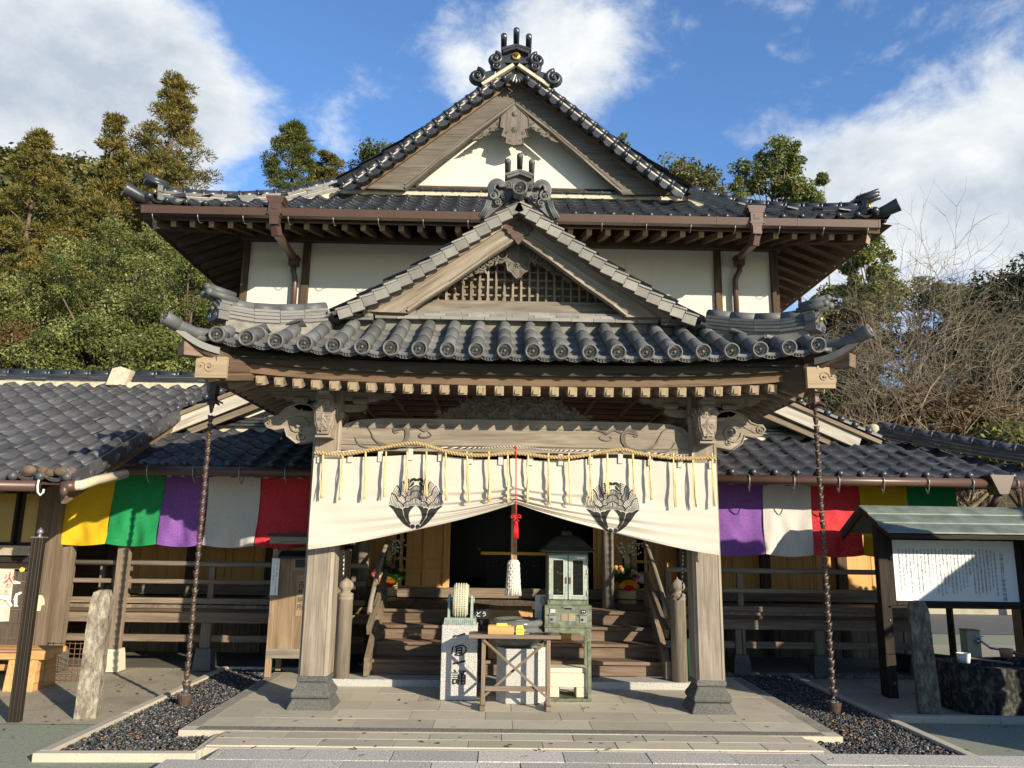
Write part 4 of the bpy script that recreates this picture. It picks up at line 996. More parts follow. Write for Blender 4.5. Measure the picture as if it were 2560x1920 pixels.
# gable: wall boards, lattice, sill, bargeboards
GY = 7.68; lx0, lx1, lz = -1.0, 1.0, PY(1290, 757, GY).z
mb = MB(); mb.prism([(-1.45, lz-.12), (1.45, lz-.12), (0, RZT-.25)], (0, GY+.16, 0), X_, Z_, Y_, .04); mb.build('gable_boards', M['box_wood'], porch)
MB().bx(-1.22, 1.22, GY-.06, GY+.05, lz-.045, lz).build('lattice_sill', M['grey_wood'], porch, .004)
MB().bx(-1.5, 1.5, GY-.1, GY+.12, lz-.14, lz-.047).build('gable_tie_beam', M['grey_wood'], porch, .004)
_il = sheetpts([(1293, 588), (1215, 640), (1120, 706), (1048, 752), (1005, 782)], 7.6)
gt = lambda x: float(np.interp(abs(x), [abs(a-_il[0][0]) for a, b in _il], [b for a, b in _il]))          # underside line of the bargeboards
mb = MB(); st = .0865
for i in range(-14, 14):
    x = i*st+st/2; h = gt(x)
    if h > lz+.02: mb.bx(x-.011, x+.011, GY-.012, GY+.02, lz, h+.05)
for k in range(1, 6):
    z = lz+k*st*.98; w = max([q*.01 for q in range(130) if gt(q*.01) > z] or [0])
    if w > .05: mb.bx(-w-.05, w+.05, GY+.021, GY+.045, z-.010, z+.010)
mb.build('gable_lattice', M['grey_wood'], porch)
BYP = 7.37
o_ = sheetpts([(1293, 538), (1200, 598), (1060, 688), (905, 778)], BYP); i_ = sheetpts([(1293, 596), (1215, 646), (1120, 712), (1048, 758), (1015, 782)], BYP)
cx = o_[0][0]
for s in (-1, 1):
    po = [(-s*(a-cx), b) for a, b in o_]; pi_ = [(-s*(a-cx), b) for a, b in i_]
    po[0] = (s*.0008, po[0][1]); pi_[0] = (s*.0008, pi_[0][1])
    mb = MB(); mb.prism(po+pi_[::-1], (0, BYP, 0), X_, Z_, Y_, .06)
    d = V((po[-1][0]-po[0][0], 0, po[-1][1]-po[0][1])).normalized(); u = d.cross(Y_); mb.g = [(q.dot(d)+3, q.dot(u)+s*5, q.y) for q in mb.v]
    ob = mb.build('bargeboard', M['pale_wood'], porch)
    b2 = MB()
    for i in range(len(pi_)-1): b2.beam((pi_[i][0], BYP-.006, pi_[i][1]+.02), (pi_[i+1][0], BYP-.006, pi_[i+1][1]+.02), .03, .028); b2.beam((pi_[i][0], BYP-.003, pi_[i][1]+.055), (pi_[i+1][0], BYP-.003, pi_[i+1][1]+.055), .014, .012)
    for i in range(len(po)-1):
        b2.beam((po[i][0], BYP-.07, po[i][1]+.018), (po[i+1][0], BYP-.07, po[i+1][1]+.018), .20, .05, m=1); b2.beam((po[i][0], BYP-.012, po[i][1]-.025), (po[i+1][0], BYP-.012, po[i+1][1]-.025), .03, .03, m=0)
        b2.beam((po[i][0], BYP+.2, po[i][1]-.04), (po[i+1][0], BYP+.2, po[i+1][1]-.04), .36, .03, m=0)
    b2.build('board_moulding', [M['pale_wood'], M['stair_wood']], ob)
pm = MB(); c0 = PY(1296, 575, BYP-.03)
hp = [(0, 596), (-46, 562), (-46, 566), (-38, 572), (-34, 582), (-24, 588), (-22, 598), (-14, 604), (-14, 598)]
pl = [(0, 545), (-38, 567), (-36, 573), (-29, 575), (-27, 584), (-19, 588), (-17, 594), (-9, 600), (-5, 607), (0, 612)]
h = [((PY(1294+a, b, BYP-.03).x-PY(1294, b, BYP-.03).x), PY(1294, b, BYP-.03).z) for a, b in pl]
pm.prism(h+[(-a, b) for a, b in h[::-1][1:-1]], (0, BYP-.035, 0), X_, Z_, Y_, .03)
for k in (-1, 0, 1): pm.tube([V((k*.03, BYP-.037, h[2][1]-.02)), V((k*.03, BYP-.04, h[2][1]+.035))], .006, 6)
pm.build('apex_plate', M['copper'], porch)
pendant('gable_pendant', [(1296, 590), (1254, 619), (1258, 630), (1268, 636), (1260, 646), (1268, 660), (1270, 676), (1281, 682), (1288, 692), (1296, 697)], GY-.12, .05, porch, M['carve'],
        [('r', 1296, 619, .05), ('r', 1296, 662, .045), ('s', 1275, 660, .03), ('s', 1284, 680, .022)])
R3 = random.Random(3)
for s in (-1, 1):                            # leafy scrolls beside the pendant
    mb = MB()
    for i in range(7):
        t = i/6; x = s*(.17+.40*t); zt_ = gt(x)+.03; z = zt_-.15+.05*t
        r = .062-.028*t; spiral(mb, (x, GY-.14, z), r, X_, Z_, F_*.6, 1.5, R3.random()*6, .42, s)
        for q in range(6):
            a = R3.random()*2*pi; leaf(mb, (x+R3.uniform(-.03, .03), GY-.13, z+R3.uniform(-.03, .03)), V((math.cos(a), 0, math.sin(a))), V((-math.sin(a), 0, math.cos(a))), F_, .085-.03*t, .02, 0, .4)
    mb.prism([(s*.12, gt(.12)+.05), (s*.62, gt(.62)+.05), (s*.6, gt(.62)-.03), (s*.35, gt(.35)-.13), (s*.14, gt(.14)-.2)], (0, GY-.115, 0), X_, Z_, Y_, .03)
    mb.build('leaf_carving', M['carve'], porch)
# flat verge tiles stepping down the gable
vt = [PY(x, y, 7.2) for x, y in ((1290, 508), (1200, 566), (1060, 660), (940, 730), (835, 783))]
for s in (-1, 1):
    pl = [V((-s*(p.x-vt[0].x), p.y, p.z)) for p in vt]; L = [0]
    for a, b in zip(pl, pl[1:]): L.append(L[-1]+(b-a).length)
    def at(t):
        t = min(t, 1)*L[-1]
        for i in range(len(pl)-1):
            if t <= L[i+1]+1e-9: return pl[i].lerp(pl[i+1], (t-L[i])/(L[i+1]-L[i]))
        return pl[-1]
    mb = MB(); n = 16
    for i in range(n):
        a, b = at(i/n), at((i+1)/n); d = (b-a).normalized(); up = V((-d.z, 0, d.x)); up = up if up.z > 0 else -up
        lift = V((0, 0, 0)); a2 = a-up*.004; b2 = b+up*.022
        mb.beam(a2-up*.045, b2-up*.045, .03, .092, up=up)                        # hanging face
        mb.beam(a2+up*.012+V((0, .1, 0)), b2+up*.014+V((0, .1, 0)), .25, .018, up=up)  # top flange
    mb.build('verge_tiles', M['tile_pale'], porch)
# ridge, ornament
mb = MB(); ridge(mb, [(0, 7.35, RZT-.03), (0, WY, RZT-.03)], .24, .16, 3, .075, .27, 0, 0, 1); mb.build('main_ridge', [M['tile_silver'], M['grey_mortar']], porch)
oc = PY(1296, 478, 7.12); k = .40
mb, f = oni('o', 7.16, 0, oc.z+.055, k, porch, None, [(-.37, -.05), (.37, -.05), (.37, .34), (.30, .34), (0, .50), (-.30, .34), (-.37, .34)], True)
for s in (-1, 1):
    h = lambda a, b, d=0.: f(s*a, b)-V((0, d, 0))
    mb.prism([(h(a, b).x, h(a, b).z) for a, b in ((.20, -.02), (.40, .0), (.50, .16), (.62, .18), (.74, .06), (.78, -.14), (.76, -.38), (.86, -.62), (.98, -.84), (.80, -.80), (.40, -.42), (.18, -.20))], (0, 7.17, 0), X_, Z_, Y_, .06)
    for q in range(4):
        mb.tube([h(.56+(.21-.045*q)*math.cos(a), -.06+(.25-.05*q)*math.sin(a), .012+.008*q) for a in [pi*.95-i*pi*1.15/14 for i in range(15)]], .016, 6)
    for a, b, r in ((.64, -.24, .060), (.40, -.25, .036), (.54, -.42, .036), (.28, .02, .036)):
        mb.ball(h(a, b, .0), r*1.05, 10, sc=(1, .5, 1)); spiral(mb, h(a, b, .028), r, X_, Z_, F_*.6, 1.5, pi/2, .45, s)
    for q in range(3): mb.tube([h(.70+.05*q, -.36, .01), h(.76+.05*q, -.56, .01), h(.88+.06*q, -.80, .01)], .013, 6)
og = mb.build('ridge_end_ornament', M['tile_silver'], porch)
mb = MB(); mb.prism([(-.10, PY(1290, 530, 7.19).z), (.10, PY(1290, 530, 7.19).z), (.03, oc.z-.02), (-.03, oc.z-.02)], (0, 7.196, 0), X_, Z_, Y_, .03); medallion(mb, (0, 7.04, oc.z), .077, F_, 16); mb.build('round_end_tile', M['tile_silver'], porch)
mb = MB(); mb.lathe([(.05, -.01), (.05, .01), (1e-4, .016)], (0, 7.15, oc.z+.085), 18, F_); mb.build('gilt_crest', M['gold'], og)
# corner ridges and upturned corner tiles
for s in (-1, 1):
    mb = MB(); pts = [V((s*1.9, 7.34, 3.80)), V((s*2.2, 7.12, 3.70)), V((s*2.5, 6.92, 3.655)), V((s*2.68, 6.80, 3.66))]
    low = [p-Z_*.18 for p in pts]
    for i in range(3): mb.beam(low[i]-Z_*.0, low[i+1], .13, .12, m=1)
    ridge(mb, [p-Z_*.13 for p in pts], .17, .14, 4, .06, .24, 0, 0, 1, collars=False)
    mb.build('corner_ridge', [M['tile_silver'], M['grey_mortar']], porch)
    c = V((s*2.73, 6.77, 3.53)); d = V((s*.72, -.7, 0)).normalized(); q = d.cross(Z_).normalized(); mb = MB()
    mb.prism([(-.10, -.02), (.10, -.02), (.11, .12), (0, .19), (-.11, .12)], c-d*.06, q, Z_, d, .10)
    for L in range(3): mb.prism([(-.115+.008*L, .06+.035*L), (0, .13+.035*L), (.115-.008*L, .06+.035*L), (.115-.008*L, .08+.035*L), (0, .15+.035*L), (-.115+.008*L, .08+.035*L)], c-d*(.05+.02*L), q, Z_, d, .11)
    for a, z in ((-.055, .185), (.055, .185), (0, .245)): mb.tube([c-d*.14+q*a+Z_*z, c+d*.12+q*a+Z_*(z+.03)], .036, 12); mb.ball(c+d*.12+q*a+Z_*(z+.03), .037, 10)
    spiral(mb, c+q*.06+Z_*.02+d*.05, .035, q, Z_, d, 1.3); spiral(mb, c-q*.06+Z_*.02+d*.05, .035, q, Z_, d, 1.3, hand=-1)
    co = mb.build('corner_ornament', M['tile_silver'], porch)
    mb = MB(); mb.ball(c+d*.045+Z_*.09, .026, 10); mb.build('gilt_crest', M['gold'], co)
    mb = MB(); e = PY(417, 796, 6.35); tip = V((s*3.0, 6.35, e.z+.0))
    b0 = V((s*2.66, 6.72, EZC+rise(2.6)+.055)); pts = [b0.lerp(tip, t)+Z_*(-.055*math.sin(pi*t)) for t in (0, .25, .5, .75, 1)]
    mb.tube(pts, [.045, .048, .05, .054, .058], 16)
    dd = (pts[-1]-pts[-2]).normalized(); medallion(mb, tip+dd*.01, .061, dd, 12)
    a = V((s*2.62, 6.60, EZC-.02)); bb = V((s*2.93, 6.40, EZC+.125))
    def tip_g(u, v): p = a.lerp(bb, u)+Z_*(-.03*math.sin(pi*u)); return p+V((0, .0, 0))+(V((s*.04, .26, .02))*v)+Z_*(.02*(1-u)*v)
    mb.grid(tip_g, 8, 4); mb.grid(lambda u, v: tip_g(u, 0)-Z_*(.06*v)+V((0, -.004, 0)), 8, 1)
    mb.build('corner_tile', M['tile_silver'], porch)
    mb = MB(); mb.add([(s*2.55, 6.66, EZC-.07), (s*2.92, 6.42, EZC+.06), (s*2.86, 6.72, EZC+.02), (s*2.6, 6.9, EZC-.05), (s*2.55, 6.68, EZC-.18), (s*2.86, 6.5, EZC-.03), (s*2.82, 6.72, EZC-.05), (s*2.6, 6.9, EZC-.17)],
                      [(0, 1, 2, 3), (4, 5, 1, 0), (5, 6, 2, 1), (6, 7, 3, 2), (7, 6, 5, 4)]); mb.build('corner_board', M['brown_wood'], porch)
# ================================================================== GROUND
def sheet(name, pts, z, mat): return struct(MB().poly([(a, b, z) for a, b in pts]).build(name, mat))
g = MB(); g.poly([(-400, -60, 0), (400, -60, 0), (400, 700, 0), (-400, 700, 0)]); struct(g.build('ground', M['ground']))
sheet('concrete_apron', [(-9, 7.08), (-3.47, 7.08), (-3.44, 9.7), (-2.6, 9.7), (-2.6, 13), (-9, 13)], .006, M['concrete'])
sheet('side_apron', [(3.5, 7.56), (7.5, 7.48), (8.5, 13), (2.6, 13), (2.6, 9.75), (3.44, 9.75)], .006, M['concrete'])
sheet('road', [(5.0, 14.5), (40, 14.5), (40, 24), (5.0, 24)], .008, M['asphalt'])
mb = MB(); R4 = random.Random(11)
for i in range(14):                            # bush-hammered slabs of the approach, in two courses
    for r, (ya, yb) in enumerate(((5.55, 5.84), (5.85, 6.14))):
        a = -2.45+.62*i-(.3 if r else 0); b = a+.612
        if a > 3.6: continue
        a0 = max(a, -2.18 if r else -2.6)
        if b <= a0: continue
        mb.bx(a0, b, ya+.004, yb-.004, -.05, .067+R4.uniform(-.002, .002))
for i in range(14):
    for r in range(5):
        a = -2.7+.62*i-.3*(r % 2); mb.bx(a, a+.612, 4.0+.3*r+.004, 4.3+.3*r-.004+(.04 if r == 4 else 0), -.05, .066)
struct(mb.build('rough_paving', M['granite_rough']))
mb = MB()
mb.bx(-2.31, 2.33, 6.155, 6.186, .0, .066)
for r, (ya, yb) in enumerate(((6.19, 6.40), (6.405, 6.609))):
    n = 9
    for i in range(n+1):
        w = 4.64/8.2; a = -2.31+w*i-(w*.55 if r == 0 else w*.1); b = a+w
        a = max(a, -2.31); b = min(b, 2.33)
        if b-a > .02: mb.bx(a+.005, b-.005, ya+.002, yb-.002, .0, .0755+R4.uniform(-.001, .001))
mb.bx(-2.31, 2.33, 6.19, 6.60, .0, .071, m=1)
struct(mb.build('smooth_paving', [M['granite_smooth'], M['cream_block']]))
mb = MB(); PX0, PX1, PYa, PYb = -2.68, 2.66, 6.61, 9.3     # raised stone platform of slabs with a tooled border
rows = [6.74, 7.06, 7.40, 7.78, 8.16, 8.5, 8.9, 9.3]
for r, (ya, yb) in enumerate(zip(rows, rows[1:])):
    w = .66; n = 9
    for i in range(n+1):
        a = PX0+.13+w*i-(w*.5 if r % 2 else w*.15); b = a+w; a = max(a, PX0+.13); b = min(b, PX1-.13)
        if b-a > .03: mb.bx(a+.0022, b-.0022, ya+.0022, yb-.0022, -.02, .08+R4.uniform(-.0008, .0008))
for i in range(9):
    a = PX0+(PX1-PX0)*i/9; b = PX0+(PX1-PX0)*(i+1)/9; mb.bx(a+.001, b-.001, PYa, 6.738, -.02, .078)
    ya = 6.74+(9.3-6.74)*i/9; yb = 6.74+(9.3-6.74)*(i+1)/9
    for xa, xb in ((PX0, PX0+.128), (PX1-.128, PX1)): mb.bx(xa, xb, ya+.001, yb-.001, -.02, .078)
for i in range(6): mb.bx(PX0+.13, PX1-.13, PYa+.022+.02*i, PYa+.030+.02*i, .07, .0815, m=1)      # tooled grooves
for i in range(64):
    y = 6.76+2.5*i/64
    for xa in (PX0+.015, PX1-.115): mb.beam((xa, y, .0785), (xa+.10, y+.0, .0785), .010, .006, m=1)
struct(mb.build('stone_platform', [M['granite_smooth'], M['granite_dark']]))
struct(MB().bx(-1.95, 2.0, 8.5, 8.82, .05, .15).build('stone_step', M['granite'], bev=.008))
# kerbs and pebble beds
def kerb(name, parts):
    mb = MB()
    for x0, y0, x1, y1, w in parts:
        d = V((x1-x0, y1-y0, 0)); n = max(1, round(d.length/1.1))
        for i in range(n): mb.beam(V((x0, y0, .028))+d*(i/n), V((x0, y0, .028))+d*((i+1)/n)-d.normalized()*.006, w, .065)
    return struct(mb.build(name, M['granite_smooth'], bev=.006))
kerb('kerb', [(-3.42, 6.06, -3.39, 9.75, .085), (-3.463, 6.015, -2.31, 6.05, .085), (-2.34, 6.10, -2.35, 6.6, .06), (3.45, 6.04, 3.40, 9.75, .085), (3.493, 6.0, 2.33, 6.04, .085), (2.37, 6.09, 2.37, 6.6, .06), (3.5, 7.52, 7.5, 7.43, .09)])
struct(MB().bx(-3.4, -2.3, 9.72, 9.78, -.02, .06).build('bed_edging', M['granite_smooth']))
def pebbles(name, x0, x1, y0, y1, skip, n, label):
    P = RNG.random((n*2, 2))*[x1-x0, y1-y0]+[x0, y0]; P = P[[not skip(a, b) for a, b in P]][:n]; n = len(P)
    ic = np.array([(0, 0, 1), (.85, .1, .25), (.2, .9, .2), (-.8, .45, .3), (-.6, -.7, .25), (.4, -.85, .3), (0, 0, -1)])
    fc = np.array([(0, 1, 2), (0, 2, 3), (0, 3, 4), (0, 4, 5), (0, 5, 1), (6, 2, 1), (6, 3, 2), (6, 4, 3), (6, 5, 4), (6, 1, 5)])
    leafy = RNG.random(n) > .987
    s = np.stack([RNG.uniform(.010, .024, n), RNG.uniform(.008, .016, n), RNG.uniform(.005, .011, n)], 1)
    s[leafy] *= [1.6, 1.5, .4]
    a = RNG.random(n)*2*pi; t = RNG.normal(0, .3, n)
    loc = ic[None]*s[:, None, :]
    xz = loc[..., 2]+loc[..., 0]*np.tan(t)[:, None]
    x = loc[..., 0]*np.cos(a)[:, None]-loc[..., 1]*np.sin(a)[:, None]; y = loc[..., 0]*np.sin(a)[:, None]+loc[..., 1]*np.cos(a)[:, None]
    v = np.stack([x+P[:, :1], y+P[:, 1:], xz+RNG.uniform(.012, .04, n)[:, None]+leafy[:, None]*.016], -1).reshape(-1, 3)
    f = (fc[None]+np.arange(n)[:, None, None]*7).reshape(-1, 3)
    r = np.where(leafy, RNG.uniform(.935, 1, n), RNG.uniform(0, .92, n)**1.1); r = np.repeat(r, 10)
    return stuff(npmesh(name, v, f, M['pebble'], r, smooth=False), label, 'pebbles')
inp = lambda a, b: PX0-.01 < a < PX1+.01 and b > PYa-.01
pebbles('pebble_bed', -3.36, -2.36, 6.06, 9.7, inp, 13000, 'dark river pebbles with dry leaves in the bed left of the stone platform')
pebbles('pebble_bed', 2.40, 3.40, 6.06, 9.7, inp, 13000, 'dark river pebbles with dry leaves in the bed right of the stone platform')
mb = MB(); mb.poly([(-3.4, 6.05, .012), (-2.33, 6.05, .012), (-2.33, 9.74, .012), (-3.4, 9.74, .012)]); mb.poly([(2.36, 6.05, .012), (3.43, 6.05, .012), (3.43, 9.74, .012), (2.36, 9.74, .012)]); struct(mb.build('pebble_bed_floor', M['granite_dark']))
mb = MB(); mb.bx(1.9, 6.5, 9.78, 11.1, -.02, .05); 
for i in range(70): mb.ball((2.5+4*i/70, 9.74+R4.uniform(-.03, .05), .02), R4.uniform(.03, .06), 6, sc=(1.3, .8, .8))
struct(mb.build('veranda_footing', M['earth']))
struct(MB().bx(-6.2, -1.9, 9.8, 11.1, -.02, .03).build('veranda_footing', M['earth']))

# ================================================================== LOWER ROOFS beside the porch (parts of the hall)
GZ = PY(1800, 1192, 8.92).z
def PW(x, v): return V((x, 8.98+1.5*v, GZ+.045+.62*(.93*v+.07*v*v)))
mb = MB(); pantile(mb, PW, 1.75, 6.35, .254, 6, lambda v: 6.4-1.15*v, amp=.03, lo=lambda v: 1.7, flip=True, ballr=.044)
mb.build('lower_roof', M['tile_wing'], hall)
mb = MB(); pantile(mb, PW, -6.0, -1.75, .254, 6, lambda v: -1.7, amp=.03, lo=lambda v: -6.0, ballr=.044); mb.build('lower_roof', M['tile_wing'], hall)
for s, xo in ((-1, 6.0), (1, 6.35)):
    mb = MB(); mb.add([(s*1.7, 9.02, GZ+.0), (s*xo, 9.02, GZ), (s*(xo-1.1), 10.5, GZ+.60), (s*1.7, 10.5, GZ+.60)], [(0, 1, 2, 3)])
    if s > 0: mb.add([(6.35, 9.02, GZ), (6.35, 16, GZ), (5.2, 16, GZ+.6), (5.2, 10.5, GZ+.6)], [(0, 1, 2, 3)])
    for i in range(16): x = s*(1.9+.27*i); mb.beam((x, 9.05, GZ-.045), (x, 11.1, GZ+.72), .06, .08)
    mb.bx(min(s*1.75, s*(xo-.05)), max(s*1.75, s*(xo-.05)), 8.985, 9.02, GZ-.075, GZ+.05)
    mb.build('lower_roof_frame', M['brown_wood'], hall)
    mb = MB(); xe = 6.3 if s > 0 else 4.32
    xa, xb = (1.95, 6.05) if s > 0 else (-4.40, -1.95)
    mb.tube([(xa, 8.88, GZ-.03), (xb, 8.88, GZ-.03)], .052, 12); mb.build('gutter', M['gutter'], hall)
    for i in range(9 if s > 0 else 6):
        x = xa+.25+i*.52
        if x > xb: break
        MB().tube([(x, 8.84, GZ+.03), (x, 8.815, GZ-.02), (x, 8.83, GZ-.09), (x+.008, 8.87, GZ-.15), (x+.015, 8.9, GZ-.165), (x+.02, 8.93, GZ-.12), (x+.02, 8.99, GZ-.03)], .007, 6).build('gutter_hook', M['hook'], hall)
# flat courses and mortar above the lower roofs, white bargeboarded gables
for s in (-1, 1):
    mb = MB(); zt2 = GZ+.045+.62
    mb.bx(min(s*1.8, s*5.05), max(s*1.8, s*5.05), 10.50, 10.56, zt2-.03, zt2+.05, m=1)
    for L in range(3):
        for i in range(12): a = 1.8+.27*i; mb.bx(min(s*a, s*(a+.265)), max(s*a, s*(a+.265)), 10.42+.02*L, 10.6, zt2+.05+.045*L, zt2+.08+.045*L)
    mb.build('flat_tile_courses', [M['tile_wing'], M['mortar']], hall)
    A = PY(1962, 1000, 10.2); B = PY(2200, 1103, 10.2); A = V((s*A.x, 10.2, A.z)); B = V((s*B.x, 10.2, B.z)); d = (B-A).normalized(); A = A-d*1.0
    u = V((-d.z*s, 0, d.x*s)); u = u if u.z > 0 else -u
    mb = MB(); mb.beam(A-u*.14, B-u*.14-d*.25, .06, .17, up=u); mb.build('white_bargeboard', M['white_trim'], hall, .004)
    mb = MB(); mb.beam(A-u*.03+V((0, -.02, 0)), B-u*.03+V((0, -.02, 0)), .1, .05, up=u); mb.beam(A-u*.30+V((0, .05, 0)), B-u*.28-d*.6+V((0, .05, 0)), .05, .08, up=u); mb.build('gable_rafter', M['mid_wood'], hall)
    mb = MB(); n = 12
    for i in range(n):
        a = A.lerp(B, i/n); b = A.lerp(B, (i+1)/n)
        mb.beam(a+u*.05+V((0, .08, 0)), b.lerp(a, .05)+u*.055+V((0, .08, 0)), .24, .035, up=u); mb.ball(a+u*.06+V((0, -.03, 0)), .05, 10)
        mb.tube([a+u*.055+V((0, -.02, 0)), a+u*.06+V((0, .8, 0))], .05, 8)
    mb.add([A+V((0, 0, .02)), B+V((0, 0, .02)), B+V((0, 1.0, .02)), A+V((0, 1.0, .02))], [(0, 1, 2, 3)])
    mb.build('gable_verge_tiles', M['tile_wing'], hall)
    mb = MB(); mb.prism([(s*1.8, zt2), (s*4.6, zt2), (A.x, A.z-.1)], (0, 10.7, 0), X_, Z_, Y_, .08); mb.build('small_gable_wall', M['plaster'], hall)
mb = MB(); pts = [V((5.06, 10.42, GZ+.70)), V((5.5, 9.95, GZ+.52)), V((5.95, 9.45, GZ+.33)), V((6.3, 9.05, GZ+.2))]
ridge(mb, pts, .2, .14, 3, .065, .24, 0, 0, 1); mb.ball(pts[0]+V((-.06, 0, .1)), .09, 10, m=1, sc=(1, 1, .9)); mb.build('hip_ridge', [M['tile_wing'], M['mortar']], hall)
p = PY(2497, 1195, 8.85); mb = MB(); mb.prism([(-.14, .06), (.14, .06), (.05, -.16), (-.05, -.16)], (p.x, 8.78, GZ), X_, Z_, Y_, .2); mb.tube([(p.x, 8.88, GZ-.15), (p.x-.02, 9.0, GZ-.3), (p.x-.12, 9.6, GZ-.5), (p.x-.18, 9.8, GZ-.6), (p.x-.18, 9.8, 0)], .04, 8)
mb.build('rainwater_pipe', M['gutter'], hall)

# ================================================================== VERANDA and RAILINGS
ver = thing('veranda', 'raised timber veranda running along the front of the temple hall on short posts', 'veranda', (0, 9.75, 0))
VF = 9.74
for xa, xb in ((-5.45, -1.55), (1.72, 5.15), (-1.55, 1.72)):
    mb = MB(); n = round((xb-xa)/.3)
    for i in range(n): a = xa+(xb-xa)*i/n; mb.bx(a+.002, xa+(xb-xa)*(i+1)/n-.002, VF-.03, WY-.1, .73, .77)
    mb.build('floor_boards', M['mid_wood'], ver)
    MB().bx(xa, xb, VF, VF+.12, .56, .728).build('edge_beam', M['mid_wood'], ver, .005)
    MB().bx(xa+.02, xb-.02, VF-.05, VF-.002, .69, .728).build('edge_trim', M['brown_wood'], ver, .003)
posts = [(PY(290, 1600, 9.66).x, 2.3), (PY(507, 1620, 9.7).x, .56), (-5.35, 2.2), (PY(1848, 1600, 9.8).x, .56), (PY(2045, 1600, 9.8).x, .56), (5.05, .56)]
for i, (x, zt3) in enumerate(posts):
    y = VF+.06 if zt3 < 1 else VF-.10
    q = MB().bx(x-.062, x+.062, y-.062, y+.062, .27, zt3-.0025).build('post', M['mid_wood'], ver, .006)
    mb = MB(); vs = []
    for hw, z in ((.11, .02), (.095, .2), (.085, .27)):
        for a, b in ((-1, -1), (1, -1), (1, 1), (-1, 1)): vs.append((x+a*hw, y+b*hw, z))
    mb.add(vs, [(k*4+r, k*4+(r+1) % 4, k*4+4+(r+1) % 4, k*4+4+r) for k in range(2) for r in range(4)]+[(8, 9, 10, 11)])
    mb.build('base_stone', M['cream_block'] if i == 0 else M['granite_dark'], q, .005)
for xa, xb in ((-5.35, -1.75), (1.9, 5.05)):
    MB().bx(xa, xb, VF+.03, VF+.09, .335, .415).build('tie_rail', M['mid_wood'], ver, .005)
def railing(name, xa, xb, label, xs):
    t = thing(name, label, 'railing', ((xa+xb)/2, VF, .77), 'veranda railings')
    zs = (PY(400, 1408, VF).z, PY(400, 1452, VF).z, PY(400, 1500, VF).z) if xa < 0 else (PY(1900, 1427, VF).z, PY(1900, 1476, VF).z, PY(1900, 1522, VF).z)
    mb = MB(); mb.tube([(xa, VF-.02, zs[0]), (xb, VF-.02, zs[0])], .032, 10); mb.build('top_rail', M['grey_wood'], t)
    MB().bx(xa+.03, xb, VF-.045, VF+.005, zs[1]-.028, zs[1]+.022).build('middle_rail', M['mid_wood'], t, .005)
    MB().bx(xa, xb, VF-.055, VF+.015, zs[2]-.035, zs[2]+.03).build('bottom_rail', M['mid_wood'], t, .005)
    for x in xs: MB().bx(x-.035, x+.035, VF-.017, VF+.048, .772, zs[0]-.02).build('baluster', M['mid_wood'], t, .005)
    return t
railing('veranda_railing', -5.4, -1.75, 'weathered three bar veranda railing left of the porch under the yellow and green cloth panels', (-5.36, -3.64, -2.6))
t = railing('veranda_railing', 1.92, 5.1, 'weathered three bar veranda railing right of the porch under the purple and red cloth panels', (1.95, 2.84, 3.92, 5.0))
for x in (-5.12, -4.96, -4.80): MB().bx(x-.03, x+.03, VF+.30, VF+.36, .77, 1.20).build('screen_slat', M['mid_wood'], ver)
# stairs
st = thing('staircase', 'worn brown timber steps leading up from the stone platform to the dark doorway', 'stairs', (.08, 8.75, .15))
SX0, SX1 = -1.50, 1.66
for i in range(4):
    y = 8.80+.235*i; z = .15+.155*i
    MB().bx(SX0, SX1, y+.03, y+.06, z+.003, z+.122).build('riser', M['stair_wood'], st)
    MB().bx(SX0, SX1, y-.01, y+.262, z+.123, z+.158).build('tread', M['stair_wood'], st, .004)
for x, nm in ((SX0-.03, 0), (SX1+.03, 1)):
    mb = MB(); mb.prism([(8.62, .16), (8.62, .34), (9.72, 1.06), (9.80, 1.06), (9.80, .70), (8.9, .16)], (x-.03, 0, 0), Y_, Z_, X_, .06); mb.build('stringer', M['mid_wood'], st, .004)
    mb = MB(); mb.tube([(x, 8.64, .80), (x, 8.72, .92), (x, 8.9, 1.06), (x, 9.25, 1.28), (x, 9.6, 1.48), (x, 9.75, 1.54), (x, 9.92, 1.54)], .028, 10); mb.build('handrail', M['grey_wood'], st)
    mb = MB(); mb.beam((x, 8.64, .62), (x, 9.8, 1.18), .045, .10); mb.build('middle_rail', M['mid_wood'], st, .004)
for a, b, yb in ((862, 1697, 8.53), (1698, 1705, 8.53)):
    x = PZ(a+(2 if a < 1000 else 4), b, .15).x; zt4 = PY(a, 1434, yb).z; H = zt4-.15; r = .083
    if a < 1000: x = PY(855, 1600, 8.53).x
    mb = MB(); B0 = .15+H*.80
    mb.lathe([(r, 0), (r, B0-.15-.06), (r*1.03, B0-.15-.058), (r*1.03, B0-.15-.04), (r, B0-.15-.038), (r, B0-.15-.018), (r*1.03, B0-.15-.016), (r*1.02, B0-.15), (r*.8, B0-.15+.012), (r*.62, B0-.15+.022), (r*.6, B0-.15+.032), (r*.92, B0-.15+.06), (r*1.0, B0-.15+.085), (r*.88, B0-.15+.12), (r*.5, B0-.15+.145), (r*.12, B0-.15+.165), (1e-4, B0-.15+.19)], (x, yb+.06, .15), 24)
    mb.build('newel_post', M['pale_wood'] if a < 1000 else M['grey_wood'], st)
for x in (PY(1520, 1450, 9.95).x,): 
    mb = MB(); mb.lathe([(.075, 0), (.075, 1.6)], (x, 9.95, .77), 18); mb.build('round_post', M['grey_wood'], ver)
mb = MB(); x = PY(905, 1450, 9.95).x; mb.lathe([(.075, 0), (.075, 1.6)], (x, 9.95, .77), 18); mb.build('round_post', M['grey_wood'], ver)
